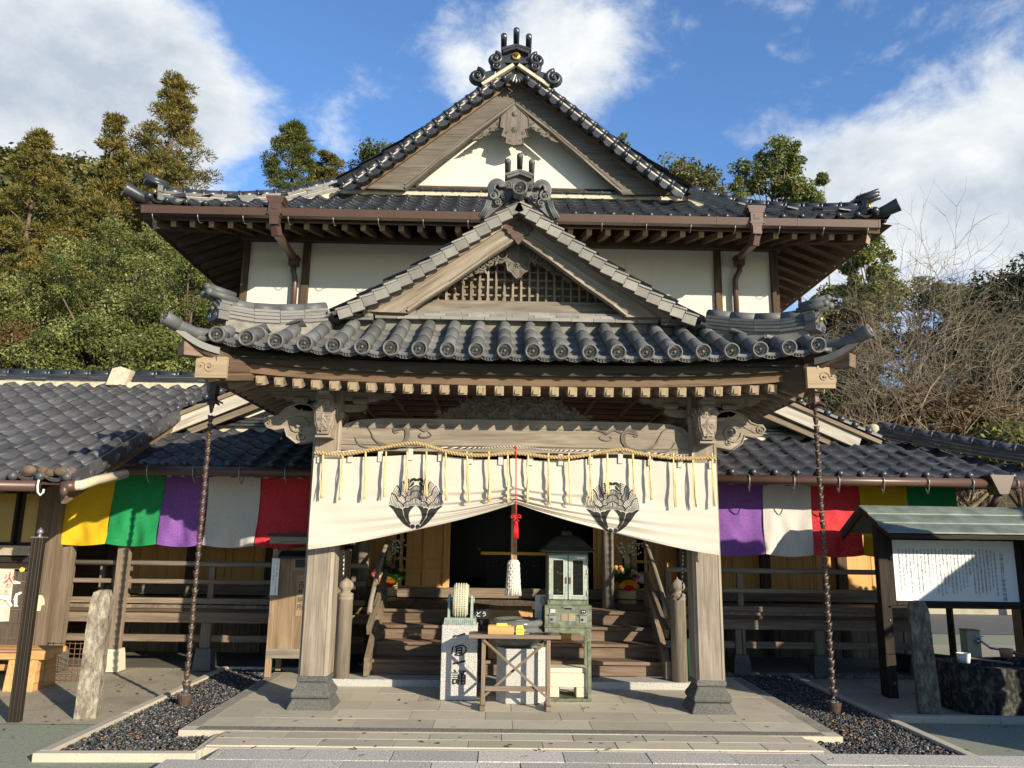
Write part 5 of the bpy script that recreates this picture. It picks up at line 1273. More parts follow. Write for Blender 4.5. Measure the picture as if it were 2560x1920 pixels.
# ================================================================== FIVE-COLOUR CLOTHS
def cloths(label, edges, cols, Y, ztop, zbot, amp):
    t = thing('five_colour_cloth', label, 'cloth', ((edges[0]+edges[-1])/2, Y, ztop), 'five colour temple cloths')
    for i, (c, a, b) in enumerate(zip(cols, edges, edges[1:])):
        ph = random.random()*6; mb = MB(); sk = random.uniform(-.02, .02)
        def fn(u, v, a=a, b=b, ph=ph, sk=sk, i=i):
            x = a+(b-a)*u-(.0 if a < 0 else 0)*v+sk*v*0; z = ztop(a+(b-a)*u)+(zbot-ztop(a+(b-a)*u))*v-.03*math.sin(pi*u)*v if callable(ztop) else ztop+(zbot-ztop)*v-.03*math.sin(pi*u)*v
            y = Y+amp*v*(.6*math.sin(u*5+ph)+.4*math.sin(u*11+2*ph))+.022*math.sin(u*2.2*pi+ph+v*3)*(.3+v)+.014*math.sin((u+v)*9+ph)*v*v+.008*math.sin(u*17+ph*3+v*2)*(.2+v*.6)+.010*math.sin((u*1.5-v)*12+ph)*(1-abs(2*u-1))*v-(.015 if i % 2 else 0)
            return (x+.01*math.sin(v*4+ph), y, z)
        mb.grid(fn, 22, 26); mb.build(c[0]+'_panel', c[1], t)
        for k in range(3): x = a+(b-a)*(k+.3)/3; MB().bx(x-.03, x+.03, Y-.012, Y-.004, ztop-.03, ztop+.06).build('hanging_loop', M['f_white'], t)
    mb = MB(); zz = ztop if not callable(ztop) else ztop(edges[0])
    mb.tube([(edges[0], Y, (ztop if not callable(ztop) else ztop(edges[0]))+.05), (edges[-1], Y, (ztop if not callable(ztop) else ztop(edges[-1]))+.05)], .012, 6); mb.build('hanging_rod', M['brown_wood'], t)
    return t
FYL = 9.5
K = lambda n: (n, M['f_'+n])
# thing() wants numbers, so give it the middle height
def mk(label, px, cols, zt_, zb_, amp): return cloths(label, [PY(x, 1300, FYL).x for x in px], [K(c) for c in cols], FYL, zt_, zb_, amp)
mk('brocade cloth of yellow, green, purple, white and red panels hanging left of the porch', (136, 276, 401, 513, 644, 776, 830), ('yellow', 'green', 'purple', 'white', 'red', 'yellow'), PY(500, 1187, FYL).z, PY(500, 1362, FYL).z, .02)
mk('brocade cloth of purple, white, red, yellow and green panels hanging right of the porch', (1770, 1909, 2029, 2152, 2272, 2398), ('purple', 'white', 'red', 'yellow', 'green'), PY(2000, 1208, FYL).z, PY(2000, 1386, FYL).z, .02)

# ================================================================== WHITE CURTAIN with crests
CY = 7.24
cxl, cxr, cxm = PY(784, 1150, CY).x, PY(1790, 1160, CY).x, PY(1290, 1200, CY).x
def CT(x):                                   # top edge
    t = (x-cxl)/(cxr-cxl); return 2.345+.018*math.cos((t*4-1)*pi*2*.5)*.6+.02*math.exp(-((t-.27)/.07)**2)+.015*math.exp(-((t-.75)/.07)**2)+.02*math.exp(-((t-.5)/.03)**2)
zc_, zl_ = PY(1290, 1260, CY).z, PY(775, 1373, CY).z
def uof(x): return (cxm-x)/(cxm-cxl) if x < cxm else (x-cxm)/(cxr-cxm)     # 0 at the gather, 1 at the outer edge
def CB(x): u = uof(x); return zc_+(zl_-zc_)*(1.42*u-.42*u**1.9)-.006*math.sin(u*9)*u
def pw(u): return .52+.48*min(1, u*1.15)
def CYf(x, v, z):
    u = uof(x); s = 1-u
    f = (.034*s**1.8+.003)*math.sin(34*v**1.6+2.0+3*u)*(v**1.3)+.016*s**1.8*math.sin(61*v**1.5+5*u)*v**1.5+.016*math.sin(9*v+7*u*v+1.3)*v*(.2+s)+.007*math.sin(14*u-5*v)*(.35+.3*v)+.006*math.sin(9*u+11*v+math.sin(6*u)*2)*v+.004*math.sin(x*16+2*math.sin(z*3))*(1-v)
    f += -.05*s**4*v                        # pulled forward at the gather
    return CY+f
def csurf(x, v): z = CT(x)+(CB(x)-CT(x))*v**pw(uof(x)); return V((x-.03*(1-0)*(v if False else 0), CYf(x, v, z), z))
def conxz(x, z):
    v = max(0., min(1., (z-CT(x))/(CB(x)-CT(x))))**(1/pw(uof(x))); return V((x, CYf(x, v, z)-.005, z))
cur = thing('crest_curtain', 'white cotton curtain with two black butterfly crests, gathered up at its centre', 'curtain', (0, CY, 2.38))
mb = MB(); mb.grid(lambda u, v: csurf(cxl+(cxm-cxl)*u, v), 150, 110); mb.grid(lambda u, v: csurf(cxm+(cxr-cxm)*u, v), 150, 110); mb.build('cloth_panel', M['curtain'], cur)
for i in range(14):
    x = cxl+.06+(cxr-cxl-.12)*i/13; z = CT(x); MB().bx(x-.022, x+.022, CY-.018, CY-.006, z-.05, z+.055).build('hanging_loop', M['curtain'], cur)
CR_LEAF = [[(155, 878), (200, 872), (250, 885), (300, 915), (345, 942), (400, 935), (450, 945), (490, 970), (510, 1010), (525, 1080), (545, 1150), (590, 1230), (640, 1300), (700, 1365), (720, 1395), (700, 1432), (640, 1400), (560, 1340), (470, 1255), (390, 1160), (330, 1070), (250, 965)],
 [(515, 960), (560, 930), (600, 925), (635, 935), (660, 905), (720, 885), (805, 888), (760, 925), (710, 990), (680, 1050), (665, 1120), (668, 1190), (690, 1260), (722, 1325), (700, 1350), (650, 1290), (595, 1215), (560, 1130), (540, 1050)],
 [(660, 245), (690, 205), (740, 185), (800, 190), (832, 215), (836, 250), (810, 272), (775, 262), (748, 246), (700, 290), (668, 340)], [(745, 275), (768, 290), (760, 360), (690, 420), (668, 436), (668, 390), (700, 335)],
 [(768+55*math.cos(a), 1398+55*math.sin(a)) for a in [2*pi*i/16 for i in range(16)]]]
I1 = [(615, 490), (700, 455), (760, 400), (835, 375)]; I2 = [(565, 660), (620, 620), (685, 605), (720, 550), (770, 515), (830, 505)]; I3 = [(530, 840), (590, 785), (680, 770), (720, 720), (780, 685), (825, 675)]; I4 = [(540, 908), (600, 908), (655, 888), (720, 870), (812, 868)]
O3 = [(215, 575), (290, 610), (345, 680), (385, 770), (450, 800), (510, 860), (530, 905)]; O4 = [(175, 850), (250, 862), (340, 925), (430, 920), (505, 940)]
O2 = [(340, 380), (400, 450), (435, 540), (450, 610), (510, 640), (560, 710), (580, 775)]; O1 = [(490, 270), (530, 350), (540, 470), (590, 540), (605, 600)]; O0 = [(630, 212), (640, 330), (648, 420), (618, 480)]
O2b = [(245, 560), (310, 590), (370, 680), (410, 755), (470, 785), (520, 830)]; O1b = [(385, 370), (430, 430), (470, 560), (530, 620), (575, 680)]; O0b = [(530, 255), (555, 330), (570, 450), (605, 520)]
HATCH = [(I1, [(615, 590), (690, 575), (740, 520), (828, 480)], 7), (I2, [(580, 770), (680, 740), (740, 680), (826, 650)], 8), (I3, I4, 8), (O3, O4, 9), (O2, O2b, 9), (O1, O1b, 8), (O0, O0b, 6)]
def resamp(pl, t):
    L = [0]
    for a, b in zip(pl, pl[1:]): L.append(L[-1]+math.hypot(b[0]-a[0], b[1]-a[1]))
    s = t*L[-1]
    for i in range(len(pl)-1):
        if s <= L[i+1]+1e-9: f = (s-L[i])/max(1e-9, L[i+1]-L[i]); return (pl[i][0]+(pl[i+1][0]-pl[i][0])*f, pl[i][1]+(pl[i+1][1]-pl[i][1])*f)
    return pl[-1]
def crest(cpx, cpy, rpx, parent):
    """the dyed figure: a fine 2-D mask of leaves, feather rims and hatching laid onto the cloth cell by cell"""
    c = PY(cpx, cpy, CY); R = rpx/FPX*CY; n = 230; u = np.linspace(150, 832, n+1); w_ = np.linspace(175, 1460, 2*n+1)
    gx, gy = np.meshgrid((u[1:]+u[:-1])/2, (w_[1:]+w_[:-1])/2); mask = np.zeros(gx.shape, bool)
    for p in CR_LEAF:
        ins = np.zeros(gx.shape, bool); k = len(p)
        for a in range(k):
            (x1, y1), (x2, y2) = p[a], p[(a+1) % k]
            if y1 == y2: continue
            ins ^= ((y1 > gy) != (y2 > gy)) & (gx < (x2-x1)*(gy-y1)/(y2-y1)+x1)
        mask |= ins
    def rib(pl, w):
        for (x1, y1), (x2, y2) in zip(pl, pl[1:]):
            dx, dy = x2-x1, y2-y1; t = np.clip(((gx-x1)*dx+(gy-y1)*dy)/(dx*dx+dy*dy+1e-9), 0, 1); mask[(gx-x1-t*dx)**2+(gy-y1-t*dy)**2 < (w/2)**2] = True
    for A, B, m in HATCH:
        rib(A, 22)
        for i in range(m+1):
            a = resamp(A, i/m); b = resamp(B, i/m); q = ((a[0]+b[0])/2-(6 if A in (O3, O2, O1) else -4), (a[1]+b[1])/2); rib([a, q, b], 11)
    mb = MB(); vs = []; fs = []; idx = {}
    def vert(i, j, s):
        key = (i, j, s)
        if key not in idx: idx[key] = len(vs); vs.append(conxz(c.x+s*(u[i]-832)/665*R, c.z-(w_[j]-818)/665*R))
        return idx[key]
    for j, i in zip(*np.nonzero(mask)):
        for s in (1, -1): fs.append((vert(i, j, s), vert(i+1, j, s), vert(i+1, j+1, s), vert(i, j+1, s)))
    mb.add(vs, fs, rnd=.5); return mb.build('butterfly_crest', M['crest_black'], parent)
crest(1040, 1258, 65, cur); crest(1532, 1268, 65, cur)
# straw rope with raffia tassels, striped cord
rp = [PY(x, y, CY-.05) for x, y in ((786, 1130), (850, 1136), (930, 1124), (1020, 1108), (1060, 1112), (1130, 1132), (1200, 1138), (1290, 1133), (1380, 1143), (1450, 1140), (1548, 1124), (1600, 1134), (1700, 1146), (1788, 1143))]
def path(pts, n):
    out = []; k = len(pts)-1
    for i in range(n+1):
        t = i/n*k; j = min(int(t), k-1); f = t-j; p0 = pts[max(j-1, 0)]; p1 = pts[j]; p2 = pts[j+1]; p3 = pts[min(j+2, k)]
        out.append((p1*2+(p2-p0)*f+(p0*2-p1*5+p2*4-p3)*f*f+(p1*3-p0-p2*3+p3)*f**3)*.5)
    return out
def twisted(mb, pts, r, pitch, ms=(0, 0)):
    L = 0
    for k in (0, 1):
        q = []; L = 0
        for i, p in enumerate(pts):
            if i: L += (p-pts[i-1]).length
            a = L/pitch*2*pi+k*pi; q.append(p+V((0, math.cos(a), math.sin(a)))*r*.62)
        mb.tube(q, r*.72, 7, m=ms[k])
rope = thing('straw_rope', 'twisted golden straw rope draped along the top of the white curtain with raffia tassels', 'rope', (0, CY-.05, 2.38))
mb = MB(); rpth = path(rp, 260); twisted(mb, rpth, .017, .055); mb.build('twisted_rope', M['straw'], rope)
def tassel(x0, y0, x1, y1, sp=3):
    mb = MB(); a = PY(x0, y0, CY-.055); b = PY(x1, y1, CY-.07)
    for k in range(7):
        o = V((random.uniform(-.012, .012), random.uniform(-.008, .008), 0)); ph = random.random()*6; pts = []
        for i in range(11): f = i/10; pts.append(a.lerp(b, f)+o*f*1.2+V((.005*math.sin(f*7+ph), .004*math.cos(f*5+ph), 0)))
        mb.tube(pts, [.0045]*9+[.004, .0025], 5)
    mb.tube([a+Z_*.012, a-Z_*.03], .009, 6); mb.build('raffia_tassel', M['tassel_straw'], rope)
for x, x1, y1 in ((808, 802, 1246), (858, 850, 1250), (914, 910, 1248), (965, 960, 1243), (1018, 1016, 1232), (1066, 1065, 1242), (1114, 1115, 1252), (1167, 1171, 1258), (1222, 1224, 1255), (1269, 1272, 1256), (1320, 1317, 1258), (1371, 1372, 1262), (1422, 1425, 1264), (1474, 1478, 1255), (1518, 1519, 1237), (1582, 1587, 1240), (1624, 1628, 1250), (1683, 1690, 1268), (1731, 1739, 1268), (1780, 1786, 1266)):
    p = min(rpth, key=lambda q: abs(q.x-PY(x, 1135, CY-.05).x)); yy = 1135
    tassel(x, 1130+(6 if x > 1290 else 2), x1, y1)
cord = MB(); cp = [PY(x, y, CY+.02) for x, y in ((784, 1136), (1000, 1120), (1180, 1120), (1290, 1117), (1400, 1127), (1550, 1128), (1700, 1140), (1790, 1150))]
twisted(cord, path(cp, 200), .008, .03, (0, 1)); tag(cord.build('striped_cord', [M['navy'], M['white_cord']]), 'thin navy and white twisted cord the white curtain hangs from', 'cord')
for a, lab in ((860, 'loose end of navy and white cord dangling behind the left pillar'), (1708, 'loose end of navy and white cord dangling beside the right pillar')):
    pts = [PY(a, 1380, 7.7), PY(a-1, 1420, 7.7), PY(a-2 if a < 1000 else a-3, 1440 if a < 1000 else 1480, 7.7)]
    if a > 1000: pts += [PY(a-12, 1498, 7.7), PY(a-16, 1495, 7.7)]
    c2 = MB(); twisted(c2, path([p for p in pts], 50), .009, .04, (0, 1)); tag(c2.build('cord_end', [M['navy'], M['white_cord']]), lab, 'cord')
# red cord and tassel
rt = thing('red_tassel', 'red silk cord with bow and tassel hanging at the gathered centre of the white curtain', 'tassel', PY(1290, 1262, 7.12))
mb = MB(); mb.tube([PY(1290, 1120, 7.17), PY(1290, 1200, 7.17), PY(1290, 1262, 7.13), PY(1290, 1290, 7.12)], .006, 6); mb.ball(PY(1289, 1119, 7.17), .016, 8)
mb.build('cord', M['red_cord'], rt)
mb = MB(); b0 = PY(1290, 1292, 7.12)
for s in (-1, 1):
    mb.tube([b0, b0+V((s*.02, 0, .018)), b0+V((s*.042, 0, .012)), b0+V((s*.046, 0, -.008)), b0+V((s*.02, 0, -.004)), b0], .006, 6); mb.tube([b0, b0+V((s*.012, 0, -.025)), b0+V((s*.03, 0, -.04))], .005, 6)
mb.build('bow', M['red_cord'], rt)
mb = MB(); b1 = PY(1290, 1302, 7.12); mb.lathe([(.004, 0), (.018, -.01), (.02, -.03)], b1, 12)
for k in range(34): a = k/34*2*pi*5; r = .008+.014*(k % 5)/5; mb.tube([b1+V((math.cos(a)*r*.9, math.sin(a)*r*.9, -.03)), b1+V((math.cos(a)*r*1.2, math.sin(a)*r*1.2, -.15-random.random()*.012))], .0045, 4)
mb.build('tassel', M['red_cord'], rt)
# bell rope
br = thing('bell_rope', 'thick knotted white bell rope tassel hanging before the dark doorway', 'bell rope', PY(1285, 1480, 7.95))
a, b = PY(1286, 1275, 7.95), PY(1284, 1400, 7.95)
mb = MB(); mb.bx(a.x-.03, a.x+.03, 7.92, 7.98, b.z, KZ+.05); mb.build('wooden_block', M['box_wood'], br, .004)
mb = MB(); write(mb, '寄', (a.x+.004, 7.917, PY(1284, 1363, 7.92).z), X_, Z_, .045, (0, 0, 0)); mb.build('lettering', M['red_ink'], br)
mb = MB(); t0 = PY(1284, 1398, 7.95); t1 = PY(1280, 1488, 7.95); H = t0.z-t1.z
mb.lathe([(.02, 0), (.05, -.012), (.056, -.05), (.06, -.12), (.068, -.22), (.074, -H*.86)], t0, 20)
for i in range(9):                            # braided diamonds
    for k in range(10):
        a = 2*pi*(k+.5*(i % 2))/10; z = -.03-(H*.84-.03)*i/9; r = .054+.016*i/9
        for q in (-1, 1): mb.tube([t0+V((math.cos(a)*r, math.sin(a)*r, z)), t0+V((math.cos(a+q*pi/10)*(r+.003), math.sin(a+q*pi/10)*(r+.003), z-H*.84/9))], .008, 5)
for k in range(40): a = 2*pi*k/40; r = .06+.012*(k % 3)/2; mb.tube([t0+V((math.cos(a)*r, math.sin(a)*r, -H*.80)), t0+V((math.cos(a)*r*1.15, math.sin(a)*r*1.15, -H*(.97+.05*random.random())))], .006, 4)
mb.build('knotted_tassel', M['white_cord'], br)
# rain chains of bucket cups
def chain(px, ptop, pbot, label):
    x, y = px; zt_, zb_ = ptop, .16; t = thing('rain_chain', label, 'rain chain', (x, y, 0), 'copper rain chains')
    mb = MB(); mb.lathe([(.03, -.30), (.055, -.27), (.045, -.20), (.06, -.17), (.062, -.09), (.085, -.06), (.09, 0)], (x, y, zt_+.42), 6, a0=.3, smooth=False)
    for k in range(6): a = k*pi/3; leaf(mb, (x, y, zt_+.17), V((math.cos(a), math.sin(a), -.45)), V((-math.sin(a), math.cos(a), 0)), Z_, .12, .035, 0, .1)
    mb.lathe([(.012, -.13), (.03, -.05), (.02, 0)], (x, y, zt_+.16), 8); mb.tube([(x, y, zt_+.4), (x*.955, y, EZC-.14)], .03, 6); mb.build('hopper', M['copper'], t)
    n = 31
    for i in range(n):
        z = zt_-(zt_-zb_)*i/n; mb = MB(); w = .030 if i < n-1 else .042
        dx = .01*math.sin(i*1.7)
        mb.lathe([(w*.55, -.066), (w*.62, -.06), (w*.8, -.03), (w*.86, -.028), (w*.86, -.022), (w*.82, -.02), (w, 0), (w*.93, 0), (w*.55, -.055)], (x+dx*.3, y, z), 14)
        for k in range(7): a = 2*pi*k/7; p = V((x+dx*.3+math.cos(a)*w, y+math.sin(a)*w, z)); mb.add([p+V((math.sin(a), -math.cos(a), 0))*.008, p-V((math.sin(a), -math.cos(a), 0))*.008, p+V((math.cos(a)*.006, math.sin(a)*.006, .012))], [(0, 1, 2)])
        mb.build('cup', M['copper'], t)
    mb = MB()
    for i in range(n):
        z = zt_-(zt_-zb_)*i/n
        for s in (-1, 1): mb.tube([(x-s*.016, y, z-.062), (x+s*.016, y, z-.062-.034)], .004, 4)
    mb.build('link_wire', M['teal_metal'], t)
    mb = MB(); mb.lathe([(.05, 0), (.056, .02), (.072, .10), (.066, .10), (.05, .03), (1e-4, .03)], (x, y, .03), 16, smooth=False)
    for i in range(9): mb.ball((x+random.uniform(-.04, .04), y+random.uniform(-.04, .04), .12), .022, 6, m=1)
    mb.build('ground_pot', [M['copper'], M['granite_dark']], t)
z = PX(540, 1030, -3.08); chain((-3.07, 7.72), PY(540, 1040, 7.72).z, 0, 'copper rain chain of bucket cups hanging from the left end of the porch eave')
chain((3.07, 7.72), PY(2031, 1045, 7.72).z, 0, 'copper rain chain of bucket cups hanging from the right end of the porch eave')
# ================================================================== OBJECTS ON THE PLATFORM
ZP = .08
# prayer wheel on a granite slab
x0, x1 = PZ(1099, 1751, ZP).x, PZ(1190, 1751, ZP).x; yw = 7.845; zt_ = PY(1145, 1562, yw).z; xc = (x0+x1)/2
pw_ = thing('prayer_wheel', 'stone prayer wheel on a pale granite slab with black brush writing', 'prayer wheel', (xc, yw, ZP))
MB().bx(x0, x1, yw, yw+.26, ZP+.001, zt_).build('granite_slab', M['granite'], pw_, .006)
mb = MB(); z1 = PY(1145, 1548, yw).z; mb.prism([(-.16, 0), (.16, 0), (.15, z1-zt_+.012), (-.15, z1-zt_+.012)], (xc, yw-.004, zt_), X_, Z_, Y_, .25); 
wz = PY(1150, 1500, yw+.12).z
for s in (-1, 1): mb.prism([(-.12, 0), (.12, 0), (.05, wz-z1+.05), (-.05, wz-z1+.05)], (xc+s*.112-.012, yw+.12, z1), Y_, Z_, X_, .024); mb.lathe([(.03, 0), (.03, .012)], (xc+s*.112+(s*.012 if s > 0 else -.024), yw+.12, wz), 12, X_)
for k in range(14): mb.beam((xc-.13+.02*k, yw-.007, zt_+.01), (xc-.13+.02*k, yw-.007, z1-.005), .008, .004)
mb.build('wheel_bracket', M['teal_metal'], pw_, .003)
mb = MB(); R = .158; mb.lathe([(R-.045, -.072), (R-.01, -.076), (R, -.06), (R, .06), (R-.01, .076), (R-.045, .072)], (xc, yw+.12, wz), 40, X_)
for i in range(44):
    a = 2*pi*i/44
    for k in range(5): mb.ball((xc-.048+.024*k, yw+.12+math.cos(a)*R, wz+math.sin(a)*R), .008, 6)
mb.build('wheel', M['wheel'], pw_)
for ch, y in (('一', 1588), ('回', 1624), ('一', 1656), ('誦', 1693)):
    p = PY(1147, y, yw-.003); mb = MB()
    if ch == '一': mb.prism([(-.062, -.014), (-.045, .002), (-.02, -.002), (.02, .012), (.05, .022), (.068, .018), (.062, .004), (.03, -.002), (-.01, -.014), (-.035, -.016), (-.055, -.022)], p, X_, Z_, F_, .0005)
    elif ch == '回':
        for st_ in ([(1432, 680), (1424, 705), (1422, 742)], [(1445, 688), (1480, 676), (1512, 674), (1534, 694), (1530, 728), (1506, 748), (1470, 754), (1440, 748)], [(1456, 700), (1454, 742)], [(1456, 698), (1500, 692), (1497, 738)], [(1460, 716), (1494, 713)], [(1456, 738), (1500, 734)]):
            q = [PY(680+a*.3165, 1400+b*.3165, yw-.003) for a, b in st_]
            for a, b in zip(q, q[1:]): mb.beam(a-(b-a)*.06, b+(b-a)*.06, .001, .0125, up=(b-a).cross(Y_))
    else:
        write(mb, ch, p, X_, Z_, .15, (0, 0, 0)); v0, f0 = list(mb.v), list(mb.f)
        for dx in (.003, -.003): mb.add([q+V((dx, -.0006-.0001*(dx > 0), 0)) for q in v0], f0)
    mb.build('brush_character', M['ink'], pw_)
# incense burner
ib = thing('incense_burner', 'polished dark stone incense bowl on a speckled granite block behind the folding table', 'incense burner', (.08, 7.9, ZP))
bx0, bx1 = PZ(1240, 1763, ZP).x, PZ(1366, 1763, ZP).x; by = 7.70; bt = PY(1300, 1622, by).z
mb = MB(); w = (bx1-bx0)/2; cx = (bx0+bx1)/2
mb.prism([(-w*.62, 0), (w*.62, 0), (w, .13), (w, .33), (w*.62, .46), (-w*.62, .46), (-w, .33), (-w, .13)], (cx, by, ZP+.001), X_, Y_, Z_, bt-ZP); mb.build('granite_block', M['granite'], ib, .005)
bc = PY(1281, 1620, by+.20); bz = bt; rz = PY(1281, 1552, by+.0).z
H = rz-bz; R = .265
mb = MB(); mb.lathe([(.13, 0), (.20, .015), (.25, H*.22), (R+.005, H*.42), (R-.01, H*.58), (R-.045, H*.68), (R-.045, H*.72), (R-.005, H*.78), (R, H*.9), (R-.02, H*.99), (R-.06, H), (R-.07, H*.93), (1e-4, H*.9)], (cx-.05, by+.22, bz), 40)
mb.build('stone_bowl', M['granite_bowl'], ib)
mb = MB(); mb.lathe([(.19, 0), (1e-4, .01)], (cx-.02, by+.22, bz+H*.905), 24); mb.build('ash', M['cream_block'], ib)
# folding table
ty = 7.44; tz = PY(1290, 1586, ty).z; ta, tb_ = PY(1171, 1590, ty-.03).x, PY(1402, 1592, ty-.03).x
ft = thing('folding_table', 'narrow wooden folding table with crossed braces in front of the incense bowl', 'table', (.03, ty+.1, ZP))
mb = MB(); mb.bx(ta, tb_, ty-.05, ty+.08, tz-.035, tz); mb.bx(ta, tb_, ty+.083, ty+.21, tz-.035, tz-.001); mb.build('table_top', M['mid_wood'], ft, .004)
la, lb = PZ(1206, 1772, ZP).x, PZ(1369, 1772, ZP).x
for x in (la, lb):
    for dy in (0, .15): MB().bx(x-.018, x+.018, ty+dy-.014, ty+dy+.014, ZP+.045, tz-.036).build('leg', M['mid_wood'], ft, .003)
    mb = MB(); mb.bx(x-.026, x+.026, ty-.06, ty+.21, ZP+.003, ZP+.044); mb.build('foot', M['mid_wood'], ft, .004)
zr = PY(1290, 1722, ty).z
MB().bx(la+.019, lb-.019, ty-.008, ty+.012, zr-.022, zr+.022).build('stretcher', M['mid_wood'], ft, .003)
for a, b in ((la, lb), (lb, la)):
    z0_, z1_ = PY(1290, 1745, ty).z, tz-.05
    dy = -.022 if a < b else .022
    MB().beam((a, ty+dy+.0, z1_), (b, ty+dy, z0_), .012, .022).build('cross_brace', M['mid_wood'], ft)
pa, pb = PY(1220, 1575, ty).x, PY(1285, 1575, ty).x
wb = thing('open_wooden_box', 'shallow pale wooden box with a yellow slip standing in it on the folding table', 'box', ((pa+pb)/2, ty+.02, tz))
h = .075; mb = MB(); mb.bx(pa, pb, ty-.03, ty-.02, tz+.001, tz+h); mb.bx(pa, pb, ty+.08, ty+.09, tz+.001, tz+h); mb.bx(pa, pa+.01, ty-.019, ty+.079, tz+.001, tz+h); mb.bx(pb-.01, pb, ty-.019, ty+.079, tz+.001, tz+h); mb.bx(pa+.011, pb-.011, ty-.019, ty+.079, tz+.002, tz+.01); mb.build('tray', M['fresh_wood'], wb, .002)
mb = MB()
for i in range(6): mb.bx(pa+.08+.002*i, pa+.175+.002*i, ty-.01+.008*i, ty-.008+.008*i, tz+.012, tz+.098-.004*i)
mb.build('yellow_slip', M['yellow_paper'], wb)
mb = MB(); xa, xb = PY(1290, 1580, ty).x, PY(1310, 1580, ty).x; mb.bx(xa, xb, ty-.03, ty+.05, tz+.001, tz+.045); mb.prism([(0, 0), (xb-xa, 0), (xb-xa-.01, .03), (.01, .03)], (xa, ty+.05, tz+.045), X_, Z_, Y_, .003)
for k in range(3): mb.bx(xa+.02+.016*k, xa+.027+.016*k, ty-.0315, ty-.0302, tz+.015, tz+.022, m=1)
tag(mb.build('yellow_card_box', [M['yellow_paper'], M['ink']]), 'little bright yellow card box on the folding table', 'box')
mb = MB()
for s in (-1, 1):
    c = PY(1352, 1582, ty); mb.tube([(c.x+.06+.03*math.cos(t)+(.0), c.y+.0+s*.025+.018*math.sin(t), tz+.01) for t in [2*pi*i/12 for i in range(13)]], .006, 6); mb.beam((c.x+.03, c.y+s*.012, tz+.010), (c.x-.10, c.y-s*.006, tz+.012), .012, .005)
tag(mb.build('scissors', M['black']), 'black handled scissors lying at the right end of the folding table', 'scissors')
mb = MB(); c = PY(1325, 1584, ty); mb.tube([(c.x-.05, ty-.0, tz+.008), (c.x+.05, ty+.03, tz+.008)], .007, 8); mb.tube([(c.x-.03, ty+.04, tz+.008), (c.x+.06, ty+.02, tz+.008)], .006, 8, m=1); tag(mb.build('pen', [M['teal_metal'], M['bronze_green']]), 'teal and green pens lying on the folding table beside the scissors', 'pen')
# candle cabinet
cy_ = 7.86; cl, cr_ = PY(1362, 1540, cy_).x, PY(1478, 1540, cy_).x; zc = lambda y: PY(1420, y, cy_).z
cab = thing('candle_cabinet', 'green metal candle cabinet with glass doors, flared roof and coin box on tall legs', 'cabinet', ((cl+cr_)/2, cy_, ZP))
dpt = .34
for x in (cl+.02, cr_-.02):
    for y in (cy_+.02, cy_+dpt-.02): MB().bx(x-.018, x+.018, y-.018, y+.018, ZP+.02, zc(1590)).build('leg', M['bronze_green'], cab, .003)
MB().bx(cl, cr_, cy_-.01, cy_+dpt, ZP+.003, ZP+.025).build('base_rail', M['bronze_green'], cab, .003)
zb0, zb1 = zc(1566), zc(1513)
MB().bx(cl-.004, cr_+.004, cy_-.01, cy_+dpt, zb0, zb1).build('coin_box', M['bronze_green'], cab, .006)
mb = MB(); W_ = cr_-cl; ha = zb0-zc(1604); pr = [(0, 0), (W_, 0), (W_, -ha), (W_-.04, -ha), (W_-.05, -ha*.75), (W_-.09, -ha*.62), (W_-.12, -ha*.4), (W_*.5, -ha*.45), (.12, -ha*.4), (.09, -ha*.62), (.05, -ha*.75), (.04, -ha), (0, -ha)]
mb.prism(pr, (cl, cy_-.004, zb0-.002), X_, Z_, Y_, .012); mb.bx(cl-.006, cr_+.006, cy_-.014, cy_-.0105, zb0-.012, zb0+.012); mb.build('apron', M['bronze_green'], cab, .002)
ul, ur = PY(1369, 1450, cy_).x, PY(1471, 1450, cy_).x; zt0, zt1 = zb1, zc(1383)
mb = MB(); mb.bx(ul, ul+.02, cy_+.01, cy_+dpt-.01, zt0, zt1); mb.bx(ur-.02, ur, cy_+.01, cy_+dpt-.01, zt0, zt1); mb.bx(ul+.021, ur-.021, cy_+dpt-.03, cy_+dpt-.01, zt0, zt1); mb.bx(ul+.021, ur-.021, cy_+.012, cy_+dpt-.031, zt0+.001, zt0+.05); mb.bx(ul+.021, ur-.021, cy_+.012, cy_+dpt-.031, zt1-.03, zt1-.001)
mb.build('cabinet_body', M['bronze_green'], cab, .003)
mid = (ul+ur)/2
